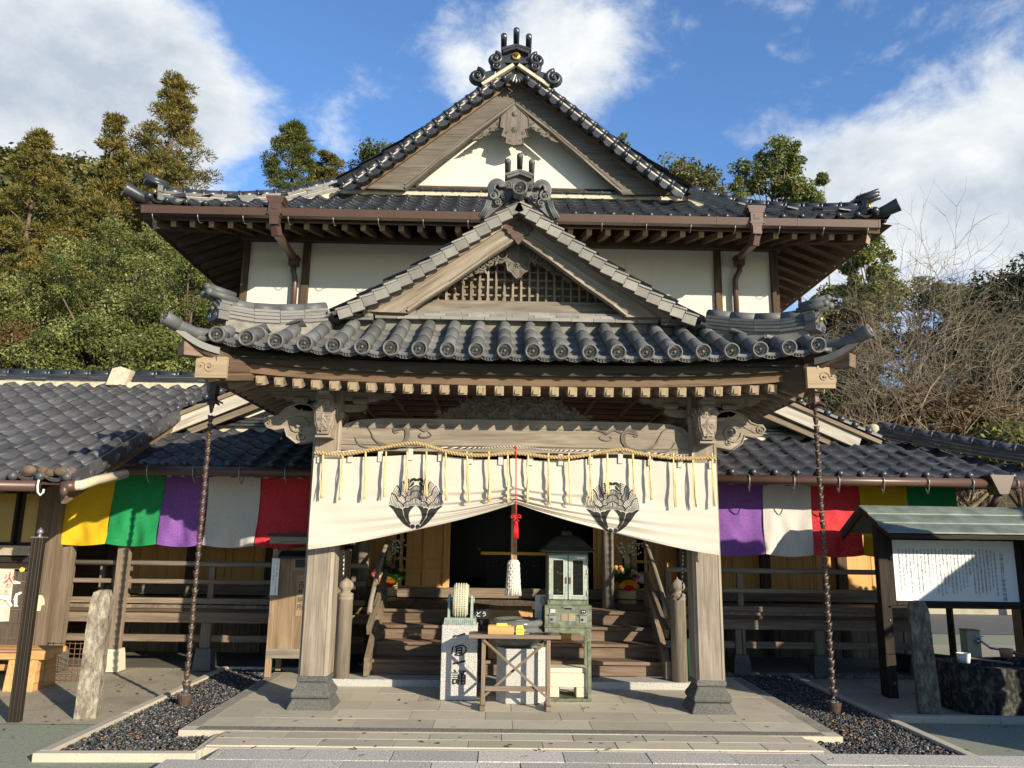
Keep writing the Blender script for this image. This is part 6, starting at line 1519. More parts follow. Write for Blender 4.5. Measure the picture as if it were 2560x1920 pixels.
for a, b in ((ul+.012, mid-.004), (mid+.004, ur-.012)):
    za, zb_ = zt0+.055, zt1-.02; mb = MB()
    for q in ((a, a+.035, za, zb_), (b-.035, b, za, zb_), (a+.036, b-.036, za, za+.035), (a+.036, b-.036, zb_-.04, zb_)): mb.bx(q[0], q[1], cy_-.012, cy_+.008, q[2], q[3])
    for z in (za+.06, (za+zb_)/2+.05, zb_-.06): mb.lathe([(.008, -.025), (.008, .025)], ((a+.004) if a < mid-.05 else (b-.004), cy_-.014, z), 8)
    dr_ = mb.build('door', M['teal_metal'], cab, .002)
    mb = MB(); x_a, x_b, z_a, z_b = a+.036, b-.036, za+.036, zb_-.041
    for q in ((x_a, x_a+.006, z_a, z_b), (x_b-.006, x_b, z_a, z_b), (x_a+.007, x_b-.007, z_a, z_a+.006), (x_a+.007, x_b-.007, z_b-.006, z_b)): mb.bx(q[0], q[1], cy_-.014, cy_-.008, q[2], q[3])
    mb.build('glazing_bead', M['cream_block'], dr_)
    MB().bx(x_a, x_b, cy_-.004, cy_-.001, z_a, z_b).build('pane', M['glass'], dr_)
    mb = MB(); mb.bx((b-.022) if a < mid-.05 else (a+.010), (b-.010) if a < mid-.05 else (a+.022), cy_-.022, cy_-.0125, (za+zb_)/2-.06, (za+zb_)/2); mb.build('handle', M['copper'], dr_)
mb = MB()
for k in range(6):
    for z in (zt0+.12, zt0+.30): mb.lathe([(.012, 0), (.012, .012), (.003, .02)], (ul+.05+.06*k, cy_+.2, z), 8)
for z in (zt0+.115, zt0+.295): mb.bx(ul+.025, ur-.025, cy_+.15, cy_+.25, z-.006, z)
mb.build('candle_rack', M['hook'], cab)
def roofp(k, z): return [(cx_+sx*k[0], cy__+sy*k[1], z) for sx, sy in ((-1, -1), (1, -1), (1, 1), (-1, 1))]
cx_, cy__ = mid, cy_+dpt/2; ze = zc(1380); zr_ = PY(1420, 1338, cy__).z
prof = [((.205, .20), ze+.03), ((.27, .25), ze+.0), ((.275, .255), ze+.012), ((.22, .20), ze+.055), ((.165, .15), ze+.11), ((.12, .11), ze+.145), ((.06, .055), ze+.165), ((.05, .05), ze+.185), ((.055, .055), ze+.20), ((.02, .02), ze+.215)]
vs = [p for k, z in prof for p in roofp(k, z)]
mb = MB(); mb.add(vs, [(i*4+q, i*4+(q+1) % 4, i*4+4+(q+1) % 4, i*4+4+q) for i in range(len(prof)-1) for q in range(4)]+[(4*len(prof)-4, 4*len(prof)-3, 4*len(prof)-2, 4*len(prof)-1)]); mb.bx(ul+.002, ur-.002, cy_+.002, cy_+dpt-.004, zt1, ze+.035)
mb.build('roof', M['bronze_dark'], cab, .003)
fy = cy_-.0125
mb = MB(); ccx = (cl+cr_)/2; W2 = W_
mb.bx(ccx-.07, ccx-.002, fy-.003, fy, zb0+.05, zb0+.125); mb.bx(ccx+.002, ccx+.07, fy-.003, fy, zb0+.05, zb0+.125); 
for s in (-1, 1): MB().bx(ccx+s*.15-.035, ccx+s*.15+.035, fy-.004, fy, zb0+.035, zb0+.105).bx(ccx+s*.15-.045, ccx+s*.15+.045, fy-.02, fy, zb0+.108, zb0+.114).build('coin_plate', M['hook'], cab, .001)
mb.build('lettering_plate', M['hook'], cab, .001); MB().bx(ccx-.05, ccx+.05, fy-.02, fy, zb1-.022, zb1-.014).build('slot_lip', M['hook'], cab)
mb = MB(); mb.bx(ccx-.032, ccx+.032, fy-.0015, fy+.001, zb1-.04, zb1-.03)
for s in (-1, 1): mb.lathe([(.012, 0), (.012, .006)], (ccx+s*.15-.012, fy-.004, zb0+.065), 12, F_)
mb.bx(ccx+.125, ccx+.175, fy-.002, fy, zb0+.125, zb0+.16); mb.bx(ccx-.18, ccx-.12, fy-.002, fy, zb0+.125, zb0+.165); mb.build('slot', M['black'], cab)
mb = MB()
for k in range(4): mb.bx(ccx-.176, ccx-.124, fy-.0035, fy-.0022, zb0+.13+.009*k, zb0+.135+.009*k)
for k in (-1, 1): mb.ball((ccx+.15+k*.009, fy-.003, zb0+.142), .007, 6)
mb.bx(ur-.115, ur-.035, cy_-.0145, cy_-.0125, zt1-.055, zt1-.038); mb.build('paper_label', M['paper'], cab)
mb = MB(); write(mb, '浄', (ccx-.036, fy-.005, zb0+.088), X_, Z_, .066, (0, 0, 0)); write(mb, '財', (ccx+.036, fy-.005, zb0+.088), X_, Z_, .066, (0, 0, 0)); mb.build('gilt_lettering', M['gold'], cab)
# granite blocks standing inside the cabinet's legs
x0_, x1_ = cl+.045, cr_-.045
gb = thing('stone_bench_block', 'pale granite bench of two feet and a slab standing under the candle cabinet', 'stone block', ((x0_+x1_)/2, cy_+.1, ZP))
za_, zm, zu = ZP+.028, ZP+.12, ZP+.25
for a, b in ((x0_, x0_+.10), (x1_-.10, x1_)): MB().bx(a, b, cy_+.045, cy_+.28, za_, zm).build('foot', M['cream_block'], gb, .004)
MB().bx(x0_, x1_, cy_+.045, cy_+.29, zm+.0015, zu).build('slab', M['cream_block'], gb, .004)
MB().bx(x0_, x1_, cy_+.06, cy_+.28, zu+.0015, zu+.045).build('top_slab', M['cream_block'], gb, .004)
# small things behind the table
x = PY(1413, 1598, 8.0)
mb = MB(); sx = x.x; sz = PY(1410, 1605, 8.5).z; px_ = PY(1410, 1600, 8.9).x; zz = .15+.155*2+.0035
t = thing('small_wooden_stand', 'small new orange wooden stand on the steps behind the candle cabinet', 'stand', (px_, 9.0, zz))
MB().bx(px_-.16, px_+.13, 9.06, 9.22, zz, zz+.02).build('board', M['fresh_wood'], t, .002); MB().bx(px_-.02, px_+.10, 9.08, 9.2, zz+.0205, zz+.13).build('box', M['fresh_wood'], t, .004)
ss = PY(1208, 1535, 8.35)
t = thing('offering_box_stand', 'sloping honey wooden box on the steps behind the incense bowl', 'box', (.1, 8.95, .31))
px0, px1 = PY(1222, 1540, 8.9).x, PY(1332, 1540, 8.9).x
mb = MB(); zt5 = PY(1280, 1527, 8.9).z; mb.prism([(8.86, .31), (9.2, .31), (9.2, zt5+.03), (8.98, zt5), (8.86, zt5-.16)], (px0, 0, 0), Y_, Z_, X_, px1-px0); mb.build('box', M['fresh_wood'], t, .005)
t = thing('small_black_sign', 'small black sign with white letters behind the prayer wheel', 'sign', (ss.x, 8.35, ss.z))
sb0, sb1 = PY(1183, 1535, 8.35), PY(1222, 1535, 8.35)
mb = MB(); mb.bx(sb0.x, sb1.x, 8.35, 8.37, PY(1200, 1547, 8.35).z, PY(1200, 1522, 8.35).z); mb.bx(ss.x-.03, ss.x+.0, 8.372, 8.39, .151, ss.z); mb.build('board', M['black'], t)
mb = MB(); write(mb, 'どう', (PY(1197, 1535, 8.34).x, 8.346, ss.z), X_, Z_, .058, (.056, 0, 0)); mb.build('lettering', M['paper'], t)
n0, n1 = PY(1338, 1487, 8.2), PY(1363, 1560, 8.2)
t = thing('paper_notice', 'white paper notice on a narrow stand left of the candle cabinet', 'notice', ((n0.x+n1.x)/2, 8.2, ZP))
mb = MB(); mb.bx(n0.x, n1.x+.03, 8.2, 8.206, n1.z, n0.z); mb.bx((n0.x+n1.x)/2-.015, (n0.x+n1.x)/2+.015, 8.207, 8.225, ZP, n0.z-.05, m=1)
for k in range(3): mb.bx(n0.x+.02+.022*k, n0.x+.026+.022*k, 8.197, 8.1985, n1.z+.04, n0.z-.16, m=2)
mb.build('paper_sheet', [M['paper'], M['box_wood'], M['hook']], t)
mb = MB(); c = PY(1359, 1500, 7.92); mb.bx(c.x-.03, c.x+.015, 7.9, 7.96, c.z-.03, c.z+.03); mb.bx(c.x-.015, c.x+.012, 7.9, 7.95, PY(1359, 1580, 7.9).z, c.z-.031); tag(mb.build('key_box', M['black']), 'small black box fixed on the left side of the candle cabinet', 'box')
# new year pine and bamboo arrangements
def kado(px, py, label, s):
    b = PZ(px, py, .77); x, y, z = b.x, b.y+.1, .77; t = thing('new_year_arrangement', label, 'plant', (x, y, z), 'new year pine arrangements')
    mb = MB(); mb.lathe([(.10, .001), (.104, .19), (.098, .19), (.09, .17), (1e-4, .17)], (x, y, z), 24); mb.build('straw_pot', M['mat_straw'], t)
    mb = MB(); mb.lathe([(.107, .045), (.107, .056)], (x, y, z), 24); mb.lathe([(.108, .15), (.108, .158)], (x, y, z), 24); mb.build('cord_band', M['ink'], t)
    for dx, h in ((-.035, .66), (.035, .66), (0, .55)):
        mb = MB(); n = 14; yb = y-.0+(.03 if dx else -.03)
        vs = []
        for zz, cut in ((.1, 0), (h-.12, 0)):
            for k in range(n): a = 2*pi*k/n; vs.append((x+dx+.032*math.cos(a), yb+.032*math.sin(a), z+zz+(h-(h-.12))*0))
        for k in range(n): a = 2*pi*k/n; vs.append((x+dx+.032*math.cos(a), yb+.032*math.sin(a), z+h-.07+.07*math.sin(a)))
        mb.add(vs, [(i*n+q, i*n+(q+1) % n, (i+1)*n+(q+1) % n, (i+1)*n+q) for i in (0, 1) for q in range(n)], smooth=True)
        mb.add([(p[0], p[1]-.0005, p[2]) for p in vs[2*n:]], [tuple(range(n))[::-1]], m=1); mb.build('bamboo', [M['bamboo'], M['mat_straw']], t)
    n = 1500; c = np.array([x, y-.04, z+.26]); d = RNG.normal(0, 1, (n, 3)); d[:, 2] = np.abs(d[:, 2])*1.3+.1; d[:, 1] -= .3; d /= np.linalg.norm(d, axis=1)[:, None]
    root = c+RNG.normal(0, 1, (n, 3))*[.055, .03, .03]; tip = root+d*RNG.uniform(.08, .16, n)[:, None]; w = np.cross(d, [0.3, 1, .2]); w /= np.linalg.norm(w, axis=1)[:, None]
    v = np.stack([root-w*.003, root+w*.003, tip], 1).reshape(-1, 3); npmesh('pine_sprays', v, np.arange(3*n).reshape(-1, 3), M['pine'], RNG.random(n), t)
    mb = MB()
    for k in range(26):
        f = V((x+random.uniform(-.15, .15), y-.10+random.uniform(-.03, .03), z+.24+random.uniform(0, .16)))
        if k > 9: f = V((x+s*random.uniform(.02, .16), y-.12+random.uniform(-.02, .03), z+.22+random.uniform(0, .13)))
        r = random.random(); rosette(mb, f, .026, X_, Z_, F_); 
        for q in range(len(mb.r)-1, -1, -1):
            if mb.r[q] >= 2: break
            mb.r[q] = 2+r
    mb.r = [q-2 for q in mb.r]; mb.build('flowers', M['flower'], t)
    mb = MB(); n = 16; fc = V((x, y-.125, z+.14))
    vs = [fc]; fs = []
    for k in range(2*n+1): a = rad(20)+(pi-rad(40))*k/(2*n); vs.append(fc+V((math.cos(a)*.125, -.012*(k % 2)-.02, math.sin(a)*.125)))
    mb.add(vs, [(0, k+1, k+2) for k in range(2*n)], m=0); mb.add([q+V((0, -.003, 0)) for q in ([fc]+[fc+(q-fc)*.55 for q in vs[1:]])], [(0, k+1, k+2) for k in range(2*n)], m=1); mb.build('gilt_fan', [M['gold'], M['red_cord']], t)
    mb = MB()
    for k in range(5):
        a = random.uniform(-.6, .6); p0 = V((x, y, z+.2)); p1 = p0+V((math.sin(a)*.2, 0, .32)); p2 = p1+V((math.sin(a)*.12, -.02, .16)); mb.tube([p0, p1, p2], [.004, .003, .002], 5)
        for q in range(7): mb.ball(p1.lerp(p2, q/7)+V((random.uniform(-.03, .03), -.01, random.uniform(-.02, .02))), .010, 6, m=1)
    mb.build('blossom_twigs', [M['bark'], M['paper']], t); t.scale = (1.22, 1.22, 1.22)
kado(966, 1503, 'new year pine and bamboo arrangement with gilt fan in the shade left of the doorway', -1)
kado(1571, 1511, 'sunlit new year pine and bamboo arrangement with gilt fan and flowers right of the doorway', 1)
# repository box for old charms
rb0 = PY(660, 1690, 8.95); RX0 = rb0.x; RX1 = RX0+.80; ry = 8.95
rep = thing('charm_return_box', 'tall wooden box with slot and black writing for old charms, behind the left pillar', 'box', ((RX0+RX1)/2, ry, .08))
zq = lambda y: PY(700, y, ry).z
for x in (RX0, RX1-.06):
    for y in (ry, ry+.42): MB().bx(x, x+.06, y-.0, y+.06, .081, zq(1372)).build('leg', M['box_wood'], rep, .004)
MB().bx(RX0+.062, RX1-.062, ry+.012, ry+.04, zq(1640), zq(1376)).build('front_panel', M['box_wood'], rep)
mb = MB(); mb.bx(RX0+.012, RX0+.04, ry+.062, ry+.418, zq(1640), zq(1376)); mb.bx(RX1-.04, RX1-.012, ry+.062, ry+.418, zq(1640), zq(1376)); mb.bx(RX0+.062, RX1-.062, ry+.43, ry+.46, zq(1640), zq(1376)); mb.build('side_panel', M['box_wood'], rep)
MB().bx(RX0+.0, RX1, ry-.004, ry+.01, zq(1646), zq(1622)).build('bottom_rail', M['grey_wood'], rep, .003)
mb = MB(); mb.bx(RX0-.03, RX1+.03, ry-.06, ry+.5, zq(1360), zq(1341)); mb.build('roof_board', M['grey_wood'], rep, .004)
mb = MB(); mb.bx(RX0-.05, RX1+.05, ry-.08, ry+.52, zq(1340), zq(1333)); mb.build('roof_sheet', M['black'], rep)
mb = MB(); mb.prism([(0, .0), (0, .02), (.11, -.04), (.11, -.065)], (RX0+.09, ry+.012, zq(1381)), F_, Z_, X_, .55); mb.build('slot_hood', M['black'], rep)
mb = MB(); sx0, sx1, sz0, sz1 = RX0+.26, RX1-.16, zq(1418), zq(1398)
mb.bx(sx0, sx1, ry+.006, ry+.0115, sz0, sz1, m=1)  # near black sheet in place of the shade inside the slot
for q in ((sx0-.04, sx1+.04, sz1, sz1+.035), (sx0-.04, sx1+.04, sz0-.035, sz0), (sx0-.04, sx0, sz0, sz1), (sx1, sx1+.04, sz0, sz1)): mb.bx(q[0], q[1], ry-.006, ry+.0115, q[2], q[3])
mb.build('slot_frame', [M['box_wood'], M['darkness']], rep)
mb = MB(); nx = RX0+.045; MBx = mb.bx(RX0+.0, RX0+.085, ry-.008, ry-.0045, zq(1488), zq(1396)); nt_ = mb.build('paper_notice', M['paper'], rep)
mb = MB(); write(mb, '古い御札・御守・御神矢　をこちらへお納め下さい', (RX0+.060, ry-.0095, zq(1400)), X_, Z_, .016, (0, 0, -.0178)); write(mb, '※人形・仏具等は　御遠慮下さい', (RX0+.028, ry-.0095, zq(1400)), X_, Z_, .015, (0, 0, -.0195)); mb.build('lettering', M['ink'], nt_)
lx = PY(752, 1470, ry).x
mb = MB(); mb.bx(lx-.05, lx+.055, ry+.006, ry+.0115, zq(1540), zq(1437)); pl = mb.build('name_plate', M['box_wood'], rep, .002)
mb = MB(); write(mb, '古札納所', (lx+.004, ry+.0045, zq(1460)), X_, Z_, .078, (0, 0, -(zq(1460)-zq(1517))/3)); mb.build('lettering', M['ink'], pl)
# green pipe by the right pillar
p = PY(1725, 1660, 8.6); mb = MB(); mb.lathe([(.042, 0), (.042, .42), (.03, .43)], (p.x, 8.62, .151), 14); tag(mb.build('drain_pipe', M['pipe_green']), 'short dark green pipe standing behind the right pillar', 'pipe')
# ================================================================== LEFT SIDE
off = thing('temple_office', 'single storey building with slate tiled roof, amber windows and brown board wall at left', 'building', (-7, 9.45, 0))
VX = PX(180, 1205, -4.42); 
OE = PY(60, 1203, 7.8).z; ORZ = PY(300, 958, 11.5).z
def PO(x, v): return V((x, 7.80+3.7*v, OE+.03+(ORZ-OE-.05)*(.95*v+.05*v*v)))
mb = MB(); pantile(mb, PO, -10.6, -4.42, .272, 14, None, amp=.034, lift=.03, ballr=.05, flip=False); mb.build('tiled_roof', M['tile_office'], off)
mb = MB(); mb.add([PO(-10.6, 0)-Z_*.06, PO(-4.45, 0)-Z_*.06, PO(-4.45, 1)-Z_*.06, PO(-10.6, 1)-Z_*.06], [(0, 1, 2, 3)]); mb.add([(-10.6, 11.5, ORZ-.1), (-4.45, 11.5, ORZ-.1), (-4.45, 15, OE+.2), (-10.6, 15, OE+.2)], [(0, 1, 2, 3)])
for i in range(20): x = -10.4+.31*i; mb.beam(PO(x, 0)-Z_*.12+V((0, .05, 0)), PO(x, .5)-Z_*.12, .06, .08)
mb.build('roof_frame', M['brown_wood'], off)
mb = MB()
for i in range(15):                          # verge tiles hanging down the right edge
    a, b = PO(-4.40, i/15), PO(-4.40, (i+1)/15); mb.beam(a-Z_*.02, b-Z_*.02, .03, .15); mb.tube([a+V((-.10, -.02, .05)), b.lerp(a, .02)+V((-.10, 0, .045))], .055, 10); mb.lathe([(.055, 0), (.045, .012), (1e-4, .02)], a+V((.012, .06, -.02)), 10, X_)
mb.build('verge_tiles', M['tile_office'], off)
mb = MB(); mb.beam(PO(-4.5, 0)-Z_*.17+V((0, .02, 0)), PO(-4.5, 1)-Z_*.17, .05, .16); mb.build('bargeboard', M['stair_wood'], off)
mb = MB(); ridge(mb, [(-10.6, 11.5, ORZ), (-6.02, 11.5, ORZ)], .26, .115, 3, .065, .31, 0, 0, 1); ridge(mb, [(-5.66, 11.5, ORZ+.01), (-4.35, 11.5, ORZ+.01)], .26, .115, 3, .065, .31, 0, 0, 1); mb.bx(-10.6, -4.4, 11.40, 11.46, ORZ-.10, ORZ+.0, m=1)
mb.prism([(-.17, -.06), (.11, -.06), (.18, .17), (.02, .22), (-.10, .19)], (-5.85, 11.32, ORZ+.0), X_, Z_, Y_, .3, m=1); mb.build('roof_ridge', [M['tile_dark'], M['mortar']], off)
mb = MB(); mb.tube([(-10.6, 7.72, OE-.05), (-4.7, 7.72, OE-.05)], .055, 10); mb.build('gutter', M['gutter'], off)
q = PY(170, 1212, 7.75); e = PY(313, 1185, 8.6)
mb = MB(); mb.tube([q+V((-.05, 0, -.02)), q+V((.10, .05, .0)), q.lerp(e, .45)+V((0, 0, -.01)), e], .05, 10, m=0); mb.tube([q+V((-.06, 0, -.02)), q+V((.06, .03, -.005))], .058, 10, m=1); mb.ball(q+V((-.02, -.02, -.06)), .06, 8, m=1, sc=(.7, .7, 1)); mb.build('rainwater_pipe', [M['cream_pipe'], M['gutter']], off)
mb = MB(); p = PY(95, 1215, 7.68); mb.tube([p+Z_*.06, p+V((0, -.01, 0)), p+V((.01, -.01, -.06)), p+V((.04, -.01, -.09)), p+V((.065, -.01, -.06)), p+V((.065, -.01, -.03))], .010, 6); mb.build('gutter_hook', M['paper'], off)
mb = MB(); c = PO(-4.72, .0)+Z_*.04
for k in range(16): mb.ball(c+V((random.uniform(-.20, .26), random.uniform(-.02, .06), random.uniform(-.01, .05))), random.uniform(.035, .06), 6, sc=(1.4, 1, .9))
mb.build('moss_clump', M['bark'], off)
OY = 9.42
pxl, pxr = PY(76, 1480, OY).x, PY(130, 1480, OY).x
mb = MB(); mb.bx(pxl, pxr, OY-.06, OY+.12, .02, 2.72); mb.build('corner_post', M['dark_brown_post'], off, .006)
mb = MB()
for k in range(22): a = -10+.23*k; b = min(a+.226, pxl); mb.bx(a, b, OY+.02, OY+.05, .02, PY(50, 1402, OY).z) if b > a else None
mb.build('wall_boards', M['board_wall'], off)
zA, zB, zC, zD = PY(50, 1228, OY).z, PY(50, 1362, OY).z, PY(50, 1360, OY).z, PY(50, 1395, OY).z
mb = MB(); mb.bx(-10, pxl, OY+.07, OY+.1, .02, 2.70); mb.bx(-9, -5.58, WY+.05, WY+.1, .0, 2.9); mb.build('inner_wall', M['brown_wood'], off)
wins = []
for a, b in ((-40, 42), (52, 101)):
    xa, xb = PY(a, 1300, OY).x, PY(b, 1300, OY).x
    mb = MB()
    for q in ((xa, xa+.03, zB, zA), (xb-.03, xb, zB, zA), (xa+.031, xb-.031, zA-.03, zA), (xa+.031, xb-.031, zB, zB+.03)): mb.bx(q[0], q[1], OY-.02, OY+.015, q[2], q[3])
    f = mb.build('window', M['dark_wood'], off); MB().bx(xa+.031, xb-.031, OY-.002, OY+.004, zB+.03, zA-.03).build('pane', M['shop_glass'], f)
mb = MB(); mb.bx(-10, pxl, OY-.04, OY+.01, zA+.002, zA+.08); mb.bx(-10, pxl, OY-.04, OY+.01, zB-.03, zB-.002); mb.bx(-10, pxl, OY-.05, OY+.01, PY(50, 1406, OY).z, PY(50, 1392, OY).z); mb.bx(-10, pxl, OY-.03, OY+.01, PY(50, 1424, OY).z, PY(50, 1408, OY).z); mb.build('window_rail', M['dark_wood'], off, .003)
sa, sb = PY(-60, 1378, OY-.03).x, PY(78, 1378, OY-.03).x; sz0, sz1 = PY(40, 1388, OY-.03).z, PY(40, 1364, OY-.03).z
nb = thing('notice_strip', 'long pale notice strip with orange writing under the amber windows', 'sign', ((sa+sb)/2, OY-.05, sz0))
MB().bx(sa, sb, OY-.06, OY-.05, sz0, sz1).build('board', M['paper_grey'], nb)
mb = MB(); write(mb, 'で下さい', (PY(6, 1376, OY-.06).x, OY-.064, (sz0+sz1)/2), X_, Z_, (sz1-sz0)*.72, (PY(68, 1376, OY).x-PY(6, 1376, OY).x, 0, 0) if False else ((PY(68, 1376, OY).x-PY(6, 1376, OY).x)/3, 0, 0)); mb.build('lettering', M['orange_ink'], nb)
p = PY(97, 1505, OY-.065); mb = MB(); mb.prism([(-.05, -.10), (.03, -.10), (.035, -.04), (.07, -.03), (.06, .03), (.03, .075), (-.045, .08)], (p.x, OY-.064, p.z), X_, Z_, F_, .002); tag(mb.build('torn_paper', M['cream_paper']), 'torn cream paper stuck on the brown corner post', 'paper')
# rack for fortune papers: pole, wires, poster and tied slips
b = PZ(38, 1806, .0); RX_, RY_ = b.x, b.y; zt_ = PY(97, 1345, RY_).z
rk = thing('fortune_paper_rack', 'dark fluted metal rack post with wire loops for tying paper fortunes', 'rack', (RX_, RY_, 0))
mb = MB(); mb.bx(RX_-.045, RX_+.045, RY_-.03, RY_+.03, .0, zt_)
for dx in (-.045, -.015, .02, .045): mb.bx(RX_+dx-.006, RX_+dx+.006, RY_-.036, RY_-.0302, .0, zt_)
mb.build('post', M['dark_metal'], rk, .003)
mb = MB(); mb.bx(RX_-.055, RX_+.055, RY_-.04, RY_+.04, zt_, zt_+.012); mb.lathe([(.03, 0), (.012, .012), (.012, .02), (.03, .04), (.026, .055), (.006, .075), (1e-4, .085)], (RX_, RY_, zt_+.012), 14); mb.build('cap', M['hook'], rk)
pxw = lambda x, y: PY(x, y, RY_-.0)
mb = MB()
for yA, yB in ((1454, 1488), (1524, 1559), (1595, 1631)):
    za, zb_ = PY(50, yA, RY_).z, PY(50, yB, RY_).z
    mb.tube([(RX_-1.3, RY_-.02, za), (RX_-.06, RY_-.02, za), (RX_-.055, RY_-.02, zb_), (RX_-1.3, RY_-.02, zb_)], .005, 6)
za = PY(50, 1422, RY_).z; mb.tube([(RX_-1.3, RY_-.02, za), (RX_-.045, RY_-.02, za)], .004, 6); mb.build('wire_loop', M['copper'], rk)
mb = MB(); mb.bx(RX_-1.35, RX_-1.28, RY_-.03, RY_+.03, 0, zt_); mb.build('post', M['dark_metal'], rk)
def quadp(name, pts, mat, label, cat, th=.002, parent=None, back=0.):
    mb = MB(); mb.prism([(p[0], p[1]) for p in pts], (0, RY_-.035-back, 0), X_, Z_, F_, th); o = mb.build(name, mat, parent)
    if label: tag(o, label, cat)
    return o
po = sheetpts([(-60, 1420), (36, 1423), (22, 1553), (-60, 1556)], RY_-.036)
ps = thing('fire_walking_poster', 'weathered poster with red brush writing hung on the wire rack', 'poster', (RX_-.3, RY_-.036, po[2][1]))
quadp('sheet', po, M['poster'], None, None, .002, ps)
mb = MB(); c = PY(24, 1445, RY_-.04); write(mb, '火', (c.x, RY_-.0405, c.z), X_, Z_, .105, (0, 0, 0)); c = PY(21, 1464, RY_-.04); write(mb, 'わたり', (c.x, RY_-.0405, c.z), X_, Z_, .05, (-.006, 0, -.058)); mb.build('lettering', M['red_ink'], ps)
for i, (pts, lab) in enumerate((([(34, 1500), (40, 1484), (54, 1479), (54, 1484), (44, 1489), (43, 1512), (46, 1516), (36, 1516), (36, 1500)], 'white paper fortune tied on the middle wire next to the post'), ([(-5, 1490), (16, 1488), (22, 1494), (32, 1514), (27, 1518), (16, 1500), (-5, 1496)], 'white paper fortune slanting across the poster edge on the wire'), ([(30, 1455), (38, 1451), (52, 1456), (51, 1459), (36, 1460)], 'small white paper fortune knotted on the upper wire'))):
    quadp('paper_fortune', sheetpts(pts, RY_-.045), M['paper'], lab, 'paper', .006, None, .01)['group'] = 'paper fortunes tied on the rack'
quadp('yellow_ribbon', sheetpts([(48, 1424), (54, 1418), (62, 1421), (60, 1428), (52, 1430)], RY_-.04), M['yellow_paper'], 'little yellow ribbon tied on the top wire of the rack', 'ribbon', .006)
# bench
bb = PZ(95, 1704, .0); bx_ = PY(155, 1622, 8.7)
bn = thing('wooden_bench', 'orange wooden plank bench with slanted leg boards by the left wall', 'bench', (bb.x, 8.7, 0))
zt_ = PY(100, 1622, 8.6).z; xe = PY(155, 1615, 8.75).x
mb = MB(); mb.bx(xe-2.4, xe, 8.45, 8.62, zt_-.09, zt_); mb.bx(xe-2.4, xe, 8.625, 8.85, zt_-.06, zt_+.002); mb.build('seat', M['fresh_wood'], bn, .006)
for x in (xe-.22, xe-1.75):
    mb = MB(); mb.prism([(8.42, .0), (8.62, .0), (8.60, zt_-.061), (8.47, zt_-.092)], (x-.16, 0, 0), Y_, Z_, X_, .30); mb.prism([(8.64, .0), (8.86, .0), (8.82, zt_-.062), (8.64, zt_-.062)], (x-.16, 0, 0), Y_, Z_, X_, .30); mb.build('leg_board', M['fresh_wood'], bn, .005)
MB().bx(xe-2.2, xe-.1, 8.60, 8.63, .18, .24).build('stretcher', M['fresh_wood'], bn, .003)
mb = MB(); w0 = PY(162, 1640, 9.0)
for i in range(9): mb.tube([(w0.x-.2+.06*i, 9.0, .0), (w0.x-.2+.06*i, 9.0, .42)], .004, 4)
for i in range(8): mb.tube([(w0.x-.2, 9.0, .02+.055*i), (w0.x+.28, 9.0, .02+.055*i)], .004, 4)
tag(mb.build('wire_mesh_panel', M['rust']), 'rusty wire mesh panel leaning under the veranda beside the bench', 'mesh')
# boundary stones
def postst(name, label, p, w, d, h, mat, lean, seed, rot):
    r = random.Random(seed); mb = MB(); n = 20; k = 22; c, s_ = math.cos(rot), math.sin(rot); ring = []
    sq_ = []
    for i in range(n):
        a = i/n*4; e = int(a); f = a-e; q = ((-1+2*f, -1), (1, -1+2*f), (1-2*f, 1), (-1, 1-2*f))[e]
        sq_.append((q[0]*.5, q[1]*.5))
    vs = []
    for j in range(k+1):
        t = j/k; z = -.03+t*(h+.03); tp = 1-.10*t; 
        if t > .93: tp *= 1-(t-.93)*6.5*(.5 if name else 1)
        for x, y in sq_:
            lx = x*w*tp+r.uniform(-.0035, .0035); ly = y*d*tp+r.uniform(-.0035, .0035)
            vs.append((p.x+lx*c-ly*s_+lean*t, p.y+lx*s_+ly*c+.0, z+r.uniform(-.006, .006)+(.03*(.5-abs(x)) if j == k else 0)))
    mb.add(vs, [(j*n+i, j*n+(i+1) % n, (j+1)*n+(i+1) % n, (j+1)*n+i) for j in range(k) for i in range(n)]+[tuple(range(k*n, k*n+n))], smooth=False)
    o = mb.build(name, mat, None, 0, (p.x, p.y, 0)); return tag(o, label, 'stone post')
b = PZ(203, 1800, 0); b.y += .10; postst('stone_post', 'pale lichened stone post standing left of the pebble bed', b, .18, .17, PY(236, 1478, b.y).z, M['post_stone'], .015, 4, .22)
b = PZ(2340, 1801, 0); b.y += .10; postst('stone_post', 'dark stone post standing in front of the white notice board', b, .19, .17, PY(2325, 1506, b.y).z, M['post_dark'], -.03, 8, -.35)

# ================================================================== RIGHT SIDE
sy = 8.62; pl_, pr_ = PY(2223, 1400, sy).x, PY(2541, 1430, sy).x; z1, z0 = PY(2380, 1352, sy).z, PY(2380, 1503, sy).z
pl_ += .04
sg = thing('history_notice_board', 'roofed white notice board full of vertical writing on black posts', 'notice board', ((pl_+pr_)/2, sy, 0))
pz0 = z0; pz1 = z1
MB().bx(pl_, pr_, sy, sy+.02, z0, z1).build('white_panel', M['sign_white'], sg)
mb = MB(); mb.bx(pl_-.07, pl_-.002, sy-.02, sy+.04, z0-.05, z1+.12); mb.bx(pr_+.002, pr_+.07, sy-.02, sy+.04, z0-.05, z1+.12); mb.bx(pl_-.001, pr_+.001, sy-.02, sy+.04, z0-.05, z0-.002); mb.bx(pl_-.001, pr_+.001, sy-.02, sy+.04, z1+.002, z1+.12); mb.bx(pl_-.12, pr_+.12, sy-.05, sy+.05, z0-.075, z0-.051); mb.build('frame', M['dark_wood'], sg, .004)
